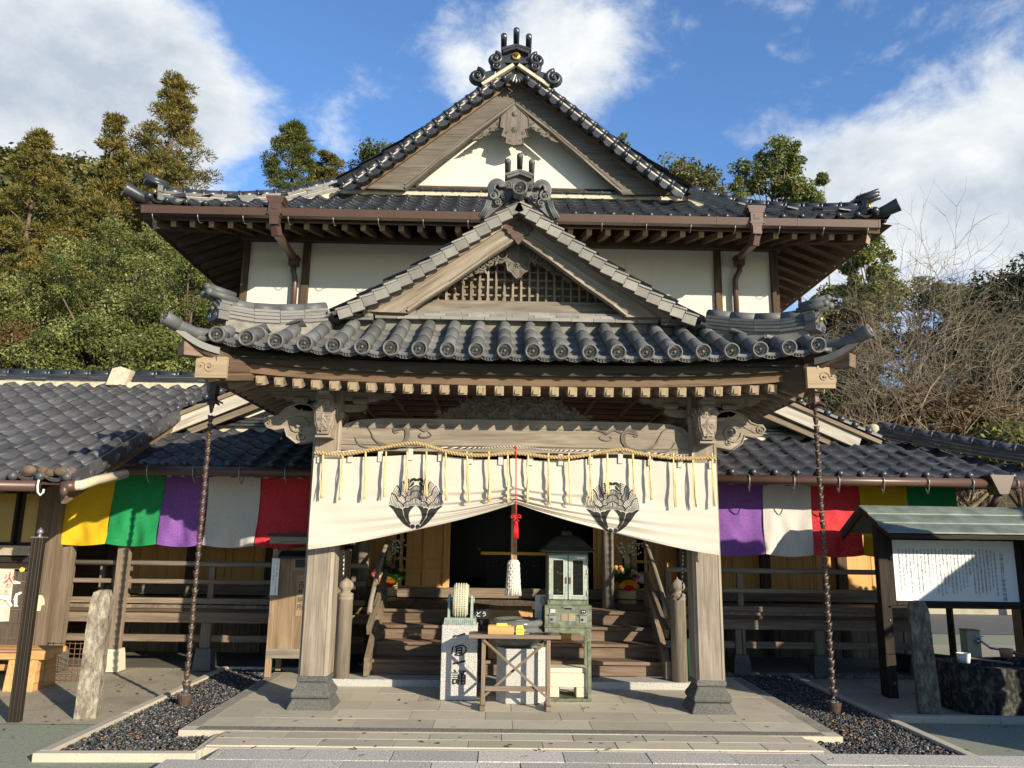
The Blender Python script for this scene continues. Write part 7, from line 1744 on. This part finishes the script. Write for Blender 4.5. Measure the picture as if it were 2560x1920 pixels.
for x in (pl_-.13, pr_+.13):
    MB().bx(x-.055, x+.055, sy-.05, sy+.05, .45, z1+.22).build('post', M['dark_wood'], sg, .006)
    mb = MB(); mb.bx(x-.05, x+.05, sy+.052, sy+.13, .0, .95); mb.bx(x-.05, x+.05, sy-.13, sy-.052, .0, .95) if False else mb.bx(x-.055, x+.055, sy-.05, sy+.05, .0, .448)
    mb.ball((x+.02, sy-.052, .80), .014, 6, m=1); mb.ball((x+.02, sy-.052, .16), .014, 6, m=1); mb.build('post_foot', [M['dark_wood'], M['hook']], sg, .006)
rz1 = PY(2145, 1263, 8.82).z; rz0 = PY(2207, 1331, 8.22).z; rx0 = PY(2147, 1265, 8.82).x; rx1 = pr_+.42
mb = MB(); ry0, ry1 = 8.2, 8.82
def rp_(v): return V((0, ry0+(ry1-ry0)*v, rz0+(rz1-rz0)*v))
for k in range(3):
    a, b = rp_(k/3), rp_((k+1)/3); mb.beam((rx0, 0, 0), (rx1, 0, 0), .01, .01) if False else mb.add([(rx0, a.y, a.z+.012), (rx1, a.y, a.z+.012), (rx1, b.y, b.z), (rx0, b.y, b.z), (rx0, a.y, a.z-.004), (rx1, a.y, a.z-.004), (rx1, b.y, b.z-.016), (rx0, b.y, b.z-.016)], [(0, 1, 2, 3), (7, 6, 5, 4), (4, 5, 1, 0), (5, 6, 2, 1), (7, 4, 0, 3)])
mb.add([(rx0, ry1, rz1), (rx1, ry1, rz1), (rx1, ry1+.6, rz0), (rx0, ry1+.6, rz0)], [(0, 1, 2, 3)])
for k in range(3):
    a, b = rp_(k/3), rp_((k+.97)/3)
    for i in range(48): x = rx0+.02+(rx1-rx0-.04)*i/47; mb.tube([(x, a.y, a.z+.011), (x, b.y, b.z-.001)], .0035, 4)
mb.build('copper_roof', M['green_copper'], sg)
mb = MB(); mb.prism([(ry0+.02, rz0-.012), (ry1, rz1-.03), (ry1+.55, rz0-.02), (ry1+.55, rz0-.08), (ry1, rz1-.10), (ry0+.02, rz0-.06)], (rx0+.02, 0, 0), Y_, Z_, X_, .03); mb.prism([(ry0+.02, rz0-.012), (ry1, rz1-.03), (ry1+.55, rz0-.02), (ry1+.55, rz0-.08), (ry1, rz1-.10), (ry0+.02, rz0-.06)], (rx1-.05, 0, 0), Y_, Z_, X_, .03)
mb.bx(rx0+.05, rx1-.05, ry0+.02, ry0+.06, rz0-.06, rz0-.012); mb.bx(rx0+.05, rx1-.05, 8.60, 8.66, z1+.121, rz1-.12)
for i in range(7): x = rx0+.12+(rx1-rx0-.24)*i/6; mb.beam((x, ry0+.05, rz0-.03), (x, ry1, rz1-.05), .04, .04)
mb.build('roof_frame', M['dark_wood'], sg, .003)
mb = MB(); H = pz1-pz0; Wd = pr_-pl_; tx = pr_-.155
write(mb, '公孫山並びに修学院由緒', (tx, sy-.003, pz1-.14), X_, Z_, .046, (0, 0, -.0475), bold=1.0)
body = ['当山は平安時代の初めに開かれた', '山の寺と伝えられています。', '本堂には御本尊の観音様をお祀りし', '多くの人々の信仰を集めて今日に', '至ります。', '境内には古い石仏や鐘楼があり', '春は桜、秋は紅葉の名所として', '親しまれています。']
n = 27; r5 = random.Random(9)
for i in range(n):
    x = tx-.075-(Wd-.30)*i/(n-1); s = body[i % len(body)]+body[(i*3+1) % len(body)]+body[(i*5+2) % len(body)]
    L = r5.choice((26, 30, 31, 31, 31, 18, 31)); write(mb, s[:L], (x, sy-.003, pz1-.10-(.02 if i in (0, 5, 9, 15, 21) else 0)), X_, Z_, .0215, (0, 0, -(H-.17)/31))
mb.build('lettering', M['sign_ink'], sg)
# stone water basin with ladles, tap
bc = PZ(2520, 1800, 0); bcx, bcy = 4.93, 8.12
wbz = PY(2480, 1655, bcy).z
sb = thing('stone_water_basin', 'rough rock water basin with blackened mossy face at the right edge', 'water basin', (bcx, bcy, 0))
mb = MB(); r6 = random.Random(2); n = 30; k = 10; vs = []
for j in range(k+1):
    t = j/k
    for i in range(n):
        a = 2*pi*i/n; q = (abs(math.cos(a))**3.2+abs(math.sin(a))**3.2)**(-1/3.2); tp = .90+.16*math.sin(min(1, t*1.3)*pi*.62)-.03*t
        vs.append((bcx+math.cos(a)*q*.60*tp+r6.uniform(-.016, .016), bcy+math.sin(a)*q*.40*tp+r6.uniform(-.016, .016), -.03+t*(wbz+.03)+r6.uniform(-.012, .012)*(0 < j < k)+.02*math.sin(a*2+1)*(j == k)))
for rr, z in ((.86, wbz), (.80, wbz-.02), (.74, wbz-.12)):
    for i in range(n): a = 2*pi*i/n; q = (abs(math.cos(a))**3.2+abs(math.sin(a))**3.2)**(-1/3.2); vs.append((bcx+math.cos(a)*q*.58*rr, bcy+math.sin(a)*q*.38*rr, z))
m_ = k+3; mb.add(vs, [(j*n+i, j*n+(i+1) % n, (j+1)*n+(i+1) % n, (j+1)*n+i) for j in range(m_) for i in range(n)]+[tuple(range(m_*n, m_*n+n))], smooth=True); mb.build('rock', M['basin_stone'], sb)
for c, lab, m in (((2408, 1634), 'translucent white plastic water ladle resting on the rock basin', 'paper'), ((2515, 1632), 'terracotta coloured water ladle resting on the far rim of the basin', 'terracotta')):
    t = thing('water_ladle', lab, 'ladle', PY(*c, bcy-.1)); p = PY(*c, bcy-.12 if m == 'paper' else bcy+.25); p.z = wbz+.055
    mb = MB(); mb.lathe([(.055, -.045), (.065, .045), (.060, .045), (.05, -.035), (1e-4, -.036)], p, 18); mb.build('cup', M[m], t)
    mb = MB(); mb.tube([p+V((.06, 0, .0)), p+V((.42, -.12, -.035))], .011, 8); mb.build('handle', M['box_wood'], t)
p = PY(2429, 1600, 8.95)
fp = thing('water_tap', 'cream water tap post with chrome faucet behind the rock basin', 'tap', (p.x, 8.95, 0))
zt_ = PY(2430, 1577, 8.95).z; mb = MB(); mb.bx(p.x-.075, p.x+.075, 8.9, 9.05, .0, zt_); mb.build('post', M['cream_block'], fp, .006); MB().bx(p.x-.078, p.x+.078, 8.897, 9.053, zt_+.001, zt_+.015).build('post_cap', M['fresh_wood'], fp)
mb = MB(); mb.tube([(p.x+.02, 8.9, zt_-.10), (p.x+.03, 8.82, zt_-.10), (p.x+.10, 8.78, zt_-.16), (p.x+.33, 8.72, zt_-.19), (p.x+.34, 8.72, zt_-.24)], .014, 8); mb.lathe([(.02, 0), (.02, .03)], (p.x+.025, 8.84, zt_-.08), 8); mb.tube([(p.x-.02, 8.84, zt_-.045), (p.x+.07, 8.84, zt_-.045)], .008, 6); mb.ball((p.x+.02, 8.86, zt_-.10), .03, 8); mb.build('faucet', M['chrome'], fp)
for px_, z_, nm, lab in ((2290, .16, 'log', 'cut log lying under the right veranda by the notice board post'), (2375, .2, 'log', 'cut log lying under the veranda behind the dark stone post')):
    c = PY(px_, 1660, 10.0); mb = MB(); mb.tube([(c.x-.3, 10.25, .15), (c.x, 9.95, .15)], [.11, .11], 14); mb.build
    o = mb.build(nm, M['dark_wood']); tag(o, lab, 'log')
c = PY(2262, 1600, 10.4); mb = MB(); mb.tube([(c.x, 10.4, .05), (c.x, 10.4, .9)], .02, 8); tag(mb.build('white_pipe', M['paper_grey']), 'thin white pipe standing under the right veranda', 'pipe')
# far things seen under and beyond the notice board
mb = MB(); mb.bx(7.5, 16, 18.5, 18.8, 0, .95); mb.bx(7.4, 16.1, 18.45, 18.85, .951, 1.05); tag(mb.build('far_wall', M['concrete']), 'low grey wall beyond the road at the far right', 'wall')
c = PY(2535, 1370, 9.6)
hb = thing('flower_planter', 'grey planter with yellow and pink flowers right of the notice board', 'planter', (c.x+.12, 9.6, 0))
mb = MB(); mb.bx(c.x-.02, c.x+.4, 9.5, 9.75, 0, c.z-.22); mb.build('planter', M['concrete'], hb)
mb = MB()
for i in range(40): rosette(mb, (c.x+random.uniform(-.04, .35), 9.5+random.uniform(0, .2), c.z-.2+random.uniform(0, .28)), .035, X_, Z_, F_)
mb.build('flowers', M['flower'], hb)
# ================================================================== HILL AND TREES
def leaf_cloud(cen, rad_, per, L, W, up=.4, tone=.55, shell=.55, r0=None):
    """leaf-sized diamonds through ellipsoid clumps; per = leaves per clump"""
    cen = np.repeat(np.asarray(cen, float), per, 0); R = np.repeat(np.asarray(rad_, float), per, 0); n = len(cen)
    d = RNG.normal(0, 1, (n, 3)); d /= np.linalg.norm(d, axis=1)[:, None]
    p = cen+d*R*(shell+(1-shell)*RNG.random(n))[:, None]
    nn = d*.7+RNG.normal(0, .55, (n, 3)); nn[:, 2] += up; nn /= np.linalg.norm(nn, axis=1)[:, None]
    t = np.cross(nn, RNG.normal(0, 1, (n, 3))); t /= np.linalg.norm(t, axis=1)[:, None]+1e-9; b = np.cross(nn, t)
    s = RNG.uniform(.65, 1.35, n)[:, None]
    v = np.stack([p-t*L*s*.5, p+b*W*s*.5, p+t*L*s*.5, p-b*W*s*.5], 1).reshape(-1, 3)
    k = n//per; cl = np.repeat(RNG.random(k), per); rn = np.clip(tone*cl+(1-tone)*RNG.random(n), 0, 1)
    return v, np.arange(4*n).reshape(-1, 4), rn
def needle_cloud(cen, rad_, per, L, W, tone=.5):
    """sprays of needles radiating out and up from each tuft"""
    cen = np.repeat(np.asarray(cen, float), per, 0); R = np.repeat(np.asarray(rad_, float), per, 0); n = len(cen)
    d = RNG.normal(0, 1, (n, 3)); d[:, 2] = d[:, 2]*.8+.25; d /= np.linalg.norm(d, axis=1)[:, None]
    p = cen+d*R*RNG.uniform(.35, 1, n)[:, None]
    t = d+RNG.normal(0, .35, (n, 3)); t[:, 2] += .25; t /= np.linalg.norm(t, axis=1)[:, None]
    b = np.cross(t, RNG.normal(0, 1, (n, 3))); b /= np.linalg.norm(b, axis=1)[:, None]+1e-9
    s = RNG.uniform(.6, 1.3, n)[:, None]
    v = np.stack([p-t*L*s*.4, p+b*W*s*.5, p+t*L*s*.6, p-b*W*s*.5], 1).reshape(-1, 3)
    k = n//per; cl = np.repeat(RNG.random(k), per); rn = np.clip(tone*cl+(1-tone)*RNG.random(n), 0, 1)
    return v, np.arange(4*n).reshape(-1, 4), rn
def trunk(parent, base, top, r0, r1, limbs=(), mat=None):
    mb = MB(); b = V(base); t = V(top); pts = [b.lerp(t, i/8)+V((random.uniform(-1, 1), random.uniform(-1, 1), 0))*r0*.5*(0 < i < 8) for i in range(9)]
    mb.tube(pts, [r0+(r1-r0)*(i/8)**.8 for i in range(9)], 8)
    for f, e in limbs:
        s = b.lerp(t, f); e = V(e); mb.tube([s, s.lerp(e, .5)+V((0, 0, .15*(e-s).length*.3)), e], [r0*(1-f)*.5+.02, r0*(1-f)*.3+.015, .015], 6)
    return mb.build('trunk', mat or M['bark'], parent)
def cedar(px, ptop, Y, h, wid, label, mat='cedar_leaf', seed=1, dens=1.0, gap=.0, L=.34, base=.06, power=.8):
    r = random.Random(seed); top = PY(px, ptop, Y); x, y = top.x, top.y; z0 = top.z-h; t = thing('cedar_tree', label, 'tree', (x, y, z0))
    cen = []; rad_ = []; limbs = []; n = int(150*dens)
    for i in range(n):
        f = base+(1-base)*((i+r.random())/n)**.92; 
        R = wid*((1-f)**power*.95+.05)*(1+.25*math.sin(f*23+seed)+gap*r.uniform(-.5, .6)); a = r.random()*2*pi; q = r.uniform(.35, 1.0)**.7
        z = z0+h*f-.10*R*q; cr = (.34+.30*(1-f))*r.uniform(.75, 1.25)*wid/3.2
        c = (x+math.cos(a)*R*q, y+math.sin(a)*R*q, z)
        if gap and r.random() < gap*.55 and f > .35: continue
        cen.append(c); rad_.append((cr*1.15, cr*1.15, cr*.62))
        if i % 5 == 0: limbs.append((max(.02, f-.02), c))
    cen.append((x, y, z0+h-.15)); rad_.append((.22, .22, .4))
    trunk(t, (x, y, z0-2), (x, y, z0+h-.1), .035*h*.6, .03, limbs)
    v, f, rn = needle_cloud(cen, rad_, 230, L*.58, L*.15); npmesh('crown', v, f, M[mat], rn, t)
    return t
def broad(px, py, Y, w, h, label, mat='broad_leaf', seed=1, n=70, per=130, L=.17, cr=.62, z0=None, cat='tree', name='broadleaf_tree', group=None, hollow=.35):
    r = random.Random(seed); c = PY(px, py, Y); x, y, z = c; zb = 0 if z0 is None else z0
    t = thing(name, label, cat, (x, y, zb), group); cen = []; rad_ = []
    for i in range(n):
        a = r.random()*2*pi; b = math.acos(r.uniform(-.75, 1)); q = r.uniform(hollow, 1)**.6
        p = (x+w*math.cos(a)*math.sin(b)*q, y+w*.8*math.sin(a)*math.sin(b)*q, z+h*math.cos(b)*q); s = cr*r.uniform(.6, 1.35)
        cen.append(p); rad_.append((s, s, s*.72))
    limbs = [(r.uniform(.45, .95), p) for p in cen[::4]]
    trunk(t, (x, y, min(zb, z-h)-.5), (x, y, z+h*.4), .05*(w+h)*.5+.05, .04, limbs)
    v, f, rn = leaf_cloud(cen, rad_, per, L, L*.48); npmesh('crown', v, f, M[mat], rn, t); return t
# ---- hill terrain: rises behind the temple, highest at the left
def HZ(x, y):
    d = max(0., y-26-.10*max(0, x)); s = max(0, min(1, d/52)); s = s*s*(3-2*s)
    crest_ = float(np.interp(x, [-75, -60, -50, -40, -30, -20, 0, 20, 50], [42, 40, 38, 34, 28.5, 25, 19, 14, 11]))
    return s*crest_+.8*math.sin(x*.21+y*.13)*s*1.5
mb = MB(); mb.grid(lambda u, v: (-120+240*u, 24+120*v, HZ(-120+240*u, 24+120*v)-.3), 80, 50); struct(mb.build('hill', M['hill']))
# far hill forest that reads as one mass
cen = []; rad_ = []; r7 = random.Random(21)
while len(cen) < 2600:
    x = r7.uniform(-75, 45); y = r7.uniform(46, 92)
    if not -0.80*y < x < .70*y: continue
    z = HZ(x, y); s = r7.uniform(1.0, 2.1)
    cen.append((x, y, z+s*.9+r7.uniform(0, 1.6))); rad_.append((s, s, s*.85))
v, f, rn = leaf_cloud(cen, rad_, 95, .62, .36, .5, .6)
stuff(npmesh('hill_forest', v, f, M['hill_leaf'], rn), 'mixed evergreen forest covering the hillside behind the temple', 'forest')
# ---- trees one can tell apart
cedar(447, 192, 38, 18, 4.3, 'tall open cedar with layered tufts against the cloud above the left roof corner', 'cedar_leaf', 3, 1.9, .32, .36, power=.72)
cedar(292, 292, 36, 17, 2.9, 'narrow pointed cedar left of the tallest cedar', 'cedar_leaf', 5, 1.2, .15, .36, power=.85)
cedar(105, 335, 34, 17, 3.7, 'broad russet cedar at the far left', 'cedar_leaf', 8, 1.5, .05, .36, power=.6)
cedar(20, 560, 28, 12, 3.2, 'lower russet cedar cut by the left frame edge', 'cedar_leaf', 13, 1.5, .05, .32, power=.6)
cedar(238, 500, 31, 13, 3.0, 'mid height cedar below the narrow pointed cedar', 'cedar_leaf', 15, 1.4, .05, .32, power=.6)
cedar(70, 640, 24, 8.5, 2.3, 'olive cedar lowest at the left frame edge above the office roof', 'cedar_leaf', 43, 1.5, .05, .30, power=.5)
cedar(165, 600, 26, 9, 2.2, 'yellowish cedar beside the camellia shrub below the pointed cedar', 'cedar_leaf', 45, 1.5, .05, .30, power=.5)
cedar(400, 395, 35, 13, 3.8, 'bushy cedar crown at the foot of the tallest cedar beside the roof corner', 'cedar_leaf', 17, 1.6, .05, .36, power=.5)
cedar(738, 310, 42, 17, 3.9, 'green cedar behind the left roof slope', 'cedar_green', 19, 1.7, .2, .36, power=.72)
cedar(818, 388, 44, 13, 3.0, 'small rounded russet cedar right of the green cedar behind the roof', 'cedar_leaf', 23, 1.3, .0, .36, power=.45)
broad(955, 445, 46, 2.0, 2.4, 'domed evergreen behind the left gable verge', 'cedar_green', 29, 70, 170, .20, .7, 8)
broad(1715, 470, 46, 3.0, 1.4, 'low olive treetop peeping over the right roof slope', 'hill_leaf', 31, 40, 140, .26, .8, 6)
broad(1925, 425, 34, 1.75, 1.45, 'dark green broadleaf tree with open crown above the right roof slope', 'broad_leaf', 37, 46, 150, .17, .46, 6, hollow=.3)
broad(1985, 490, 34, 1.3, .9, 'lower right limb mass of dark green foliage beside the open crowned tree', 'broad_leaf', 41, 26, 140, .17, .42, 6)
def bamboo(px, py, Y, h, label, seed):
    r = random.Random(seed); tp = PY(px, py, Y); z0 = tp.z-h; t = thing('bamboo_plant', label, 'bamboo', (tp.x, tp.y, z0), 'bamboo tops behind the roof'); mb = MB(); cen = []; rad_ = []
    mb.tube([(tp.x, tp.y, z0), (tp.x, tp.y, z0+h*.7), (tp.x+.1, tp.y, tp.z)], [.03, .02, .006], 6)
    for i in range(26):
        f = r.uniform(.35, 1); a = r.random()*2*pi; l = (1.05-f)*1.6*r.uniform(.5, 1); p = V((tp.x, tp.y, z0+h*f)); e = p+V((math.cos(a)*l, math.sin(a)*l, .35*l)); mb.tube([p, e], [.012, .005], 4)
        for q in (.5, .75, 1): cen.append(tuple(p.lerp(e, q))); rad_.append((.22, .22, .14))
    mb.build('culm', M['bamboo'], t); v, f, rn = leaf_cloud(cen, rad_, 26, .20, .045, .0); npmesh('leaves', v, f, M['bamboo_leaf'], rn, t)
bamboo(1556, 320, 40, 7, 'feathery bamboo tip just right of the gable verge', 1); bamboo(2055, 440, 30, 5, 'bamboo sprays right of the open crowned tree', 2); bamboo(1842, 445, 33, 4, 'pale bamboo sprays left of the open crowned tree', 3); broad(2175, 700, 27, .95, 2.1, 'yellowish bamboo foliage behind the right roof corner', 'bamboo_leaf', 61, 50, 170, .15, .36, 3, 'bamboo', 'bamboo_clump'); bamboo(2150, 470, 32, 4, 'thin bamboo tip over the right hip ridge', 6)
for i, (px, py, Y, w, h, lab, m) in enumerate(((330, 760, 22, 2.6, 2.9, 'large glossy camellia shrub mass left of the temple eave', 'broad_leaf'), (470, 830, 20, 2.0, 2.2, 'glossy evergreen shrub tucked under the left roof corner', 'broad_leaf'), (120, 850, 23, 2.6, 2.0, 'rounded evergreen shrub above the left office roof', 'broad_leaf'), (255, 910, 19, 2.0, 1.2, 'low pale evergreen shrub just behind the office ridge', 'broad_leaf'), (40, 930, 20, 1.8, 1.1, 'low russet shrub at the left frame edge above the office ridge', 'rust_leaf'), (560, 700, 26, 2.4, 2.8, 'tall evergreen shrub filling the gap under the left eave', 'broad_leaf'), (450, 960, 18, 2.0, 1.2, 'low evergreen shrub behind the right end of the office ridge', 'broad_leaf'))):
    broad(px, py, Y, w, h, lab, m, 50+i, 105, 420, .078 if Y < 24 else .095, .42, HZ(PY(px, py, Y).x, Y))
# right side: dark evergreens, russet shrubs, bare cherry
for i, (px, py, Y, w, h, lab, m) in enumerate(((2560, 800, 27, 2.0, 2.2, 'dark evergreen tree at the right frame edge', 'dark_leaf'), (2440, 930, 25, 2.2, 2.2, 'dark evergreen behind the bare cherry branches', 'dark_leaf'), (2570, 1010, 22, 1.8, 1.8, 'low dark evergreen at the right frame edge above the hip ridge', 'dark_leaf'), (2260, 960, 30, 3.8, 2.5, 'olive evergreen behind the bare cherry next to the porch corner', 'dark_leaf'), (2300, 800, 34, 4.2, 1.9, 'yellow green thicket behind the upper bare branches', 'hill_leaf'), (2080, 1020, 22, 1.6, .9, 'dark shrub just right of the porch eave corner', 'dark_leaf'), (2300, 1065, 20, 2.3, .8, 'russet brown shrub behind the lower right roof', 'rust_leaf'), (2540, 1120, 18, 1.2, .4, 'small olive maple over the right hip ridge', 'bamboo_leaf'), (2500, 765, 36, 3.0, 1.3, 'distant dark evergreen treetops at the right', 'dark_leaf'), (2110, 830, 33, 2.0, 2.2, 'shaded evergreen close beside the right wall of the temple', 'hill_leaf'), (2420, 1060, 26, 3.0, 1.3, 'deep green hedge mass behind the lower bare branches', 'dark_leaf'))):
    broad(px, py, Y, w, h, lab, m, 80+i, 80, 170, .16, .50, 0)
def bare(px, py, Y, base_px, H, label, seed, spread=1.0, depth=6, mat='twig', r0=.13):
    r = random.Random(seed); b = PY(base_px, py, Y); b = V((b.x, b.y, HZ(b.x, b.y))); t = thing('bare_tree', label, 'tree', b, 'bare winter trees'); segs = []
    def grow(p, d, L, rr, k):
        n = 3 if k > 2 else 2
        for i in range(n):
            d = (d+V((r.gauss(0, .22), r.gauss(0, .22), r.gauss(0, .15)+(.05 if k > 3 else -.01)))).normalized(); e = p+d*(L/n); r2 = rr*(.86 if k else .6)
            segs.append((p, e, rr, r2)); p = e; rr = r2
            if k > 0 and i < n-1 and r.random() < .75: side(p, d, L*r.uniform(.55, .8), rr*.62, k-1)
        if k > 0:
            for q in range(r.choice((2, 2, 3))): side(p, d, L*r.uniform(.6, .86), rr*.72, k-1)
    def side(p, d, L, rr, k):
        a = V((r.gauss(0, 1), r.gauss(0, 1), r.gauss(0, .7))); a = (a-d*a.dot(d)).normalized(); ang = r.uniform(.35, .95)*spread
        grow(p, (d*math.cos(ang)+a*math.sin(ang)).normalized(), L, max(rr, .0048), k)
    grow(b, V((px/10., 0, 1)).normalized() if abs(px) < 20 else V((0, 0, 1)), H*.30, r0, depth)
    A = np.array([tuple(s[0]) for s in segs]); B = np.array([tuple(s[1]) for s in segs]); ra = np.array([s[2] for s in segs]); rb = np.array([s[3] for s in segs])
    d = B-A; d /= np.linalg.norm(d, axis=1)[:, None]+1e-9; x = np.cross(d, [.31, .77, .55]); x /= np.linalg.norm(x, axis=1)[:, None]; y = np.cross(d, x); n = len(A); vs = []
    for P, R in ((A, ra), (B, rb)):
        for k in range(3): a = 2*pi*k/3; vs.append(P+(x*math.cos(a)+y*math.sin(a))*R[:, None])
    v = np.stack(vs, 1).reshape(-1, 3); f0 = np.array([(0, 1, 4, 3), (1, 2, 5, 4), (2, 0, 3, 5)]); f = (f0[None]+np.arange(n)[:, None, None]*6).reshape(-1, 4)
    rn = np.repeat(RNG.random(n), 3); thick = np.repeat(ra > .03, 3)
    npmesh('trunk', v, f[thick], M[mat], rn[thick], t); npmesh('branches', v, f[~thick], M[mat], rn[~thick], t)
bare(-2.2, 1000, 20, 2420, 8.6, 'spreading bare cherry tree whose pale twigs reach over the right roof', 4, 1.0, 6, 'twig', .15)
bare(-1.0, 1000, 17.5, 2240, 8.0, 'bare tree close behind the porch corner with low pale branches', 11, 1.15, 6, 'twig', .13)
bare(1.0, 1000, 23, 2480, 10.5, 'bare tree farther right with twigs against the cloud', 23, 1.0, 6, 'twig', .15)
bare(-2.6, 1000, 22, 2330, 11.8, 'tall bare tree with upright twigs right of the temple roof corner', 31, .95, 6, 'twig', .15)
bare(1.6, 1000, 20, 2230, 9.8, 'leaning bare tree directly beside the right end of the main eave', 53, 1.0, 6, 'twig', .13)
bare(-1.2, 1000, 21, 2290, 10.0, 'bare tree with a dense grey brown crown between the two tallest bare trees', 67, 1.1, 6, 'twig', .14)
bare(.3, 640, 33, 120, 6.0, 'pale leafless tree between the russet cedars on the left', 41, .8, 5, 'twig', .10)

# ---- unseen huts added right of the viewer, shaped to shade the court's right side
def hut(name, label, x0, x1, y0, y1, ze, zr, along):
    t = thing(name, label, 'building', ((x0+x1)/2, (y0+y1)/2, 0))
    for x in (x0+.15, x1-.15):
        for y in (y0+.12, y1-.12): MB().bx(x-.06, x+.06, y-.06, y+.06, 0, ze).build('post', M['mid_wood'], t, .006)
    MB().bx(x0+.1, x1-.1, y0+.1, y1-.1, .1, ze-.02).build('wall', M['board_wall'], t)
    mb = MB()
    for s in (-1, 1):
        if along == 'x':
            ym = (y0+y1)/2; P = lambda u, v, s=s: V((u, ym+s*(y1-y0)*.62*(1-v), ze+(zr-ze)*v)); pantile(mb, P, x0, x1, .27, 4, None, flip=s > 0)
        else:
            xm = (x0+x1)/2; P = lambda u, v, s=s: V((xm+s*(x1-x0)*.5*(1-v), u, ze+(zr-ze)*v)); pantile(mb, P, y0, y1, .27, 5, None, flip=s < 0)
        mb.add([P(x0 if along == 'x' else y0, 0)-Z_*.05, P(x1 if along == 'x' else y1, 0)-Z_*.05, P(x1 if along == 'x' else y1, 1)-Z_*.05, P(x0 if along == 'x' else y0, 1)-Z_*.05], [(0, 1, 2, 3)])
    mb.build('tiled_roof', M['tile_wing'], t); mb = MB()
    if along == 'y':
        for y in (y0+.12, y1-.16): mb.prism([(x0+.1, ze-.03), (x1-.1, ze-.03), ((x0+x1)/2, zr-.06)], (0, y, 0), X_, Z_, Y_, .04)
    else:
        for x in (x0+.12, x1-.16): mb.prism([(y0+.05, ze-.03), (y1-.05, ze-.03), ((y0+y1)/2, zr-.06)], (x, 0, 0), Y_, Z_, X_, .04)
    mb.build('gable_boards', M['board_wall'], t); mb = MB()
    if along == 'x': ridge(mb, [(x0, (y0+y1)/2, zr), (x1, (y0+y1)/2, zr)], .2, .1, 2, .06)
    else: ridge(mb, [((x0+x1)/2, y0, zr), ((x0+x1)/2, y1, zr)], .2, .1, 2, .06)
    mb.build('roof_ridge', [M['tile_wing'], M['mortar']], t)
hut('shade_booth', 'small tile roofed wooden booth added out of view to shade the right court', 4.9, 6.05, 5.4, 6.3, 2.40, 2.98, 'x')
hut('shade_lodge', 'gabled wooden lodge added out of view farther right to shade the notice board', 6.65, 10.6, 5.4, 6.3, 1.95, 3.42, 'y')

# ---- a few fallen leaves blown over the court
n = 420; P = np.stack([RNG.uniform(-4.6, 4.6, n), RNG.uniform(5.9, 9.6, n), np.full(n, .0)], 1)
onp = (P[:, 0] > -2.6) & (P[:, 0] < 2.6) & (P[:, 1] > 6.7); bed = (np.abs(P[:, 0]) > 2.3) & (np.abs(P[:, 0]) < 3.5) & (P[:, 1] > 6.0)
keep = ~bed & (~onp | (RNG.random(n) < .30)); onp = onp[keep]; P = P[keep]; n = len(P); pave = (np.abs(P[:, 0]) < 2.3) & (P[:, 1] < 6.7)
P[:, 2] = np.where(onp, .086, np.where(pave, .08, .014)); a = RNG.random(n)*6.28; L = RNG.uniform(.012, .03, n)[:, None]
t_ = np.stack([np.cos(a), np.sin(a), RNG.normal(0, .2, n)], 1); b_ = np.stack([-np.sin(a), np.cos(a), RNG.normal(0, .3, n)], 1)
v = np.stack([P-t_*L, P+b_*L*.5, P+t_*L, P-b_*L*.5], 1).reshape(-1, 3)
stuff(npmesh('fallen_leaves', v, np.arange(4*n).reshape(-1, 4), M['rust_leaf'], RNG.random(n)), 'small dry brown leaves scattered over the paving and court', 'leaves')
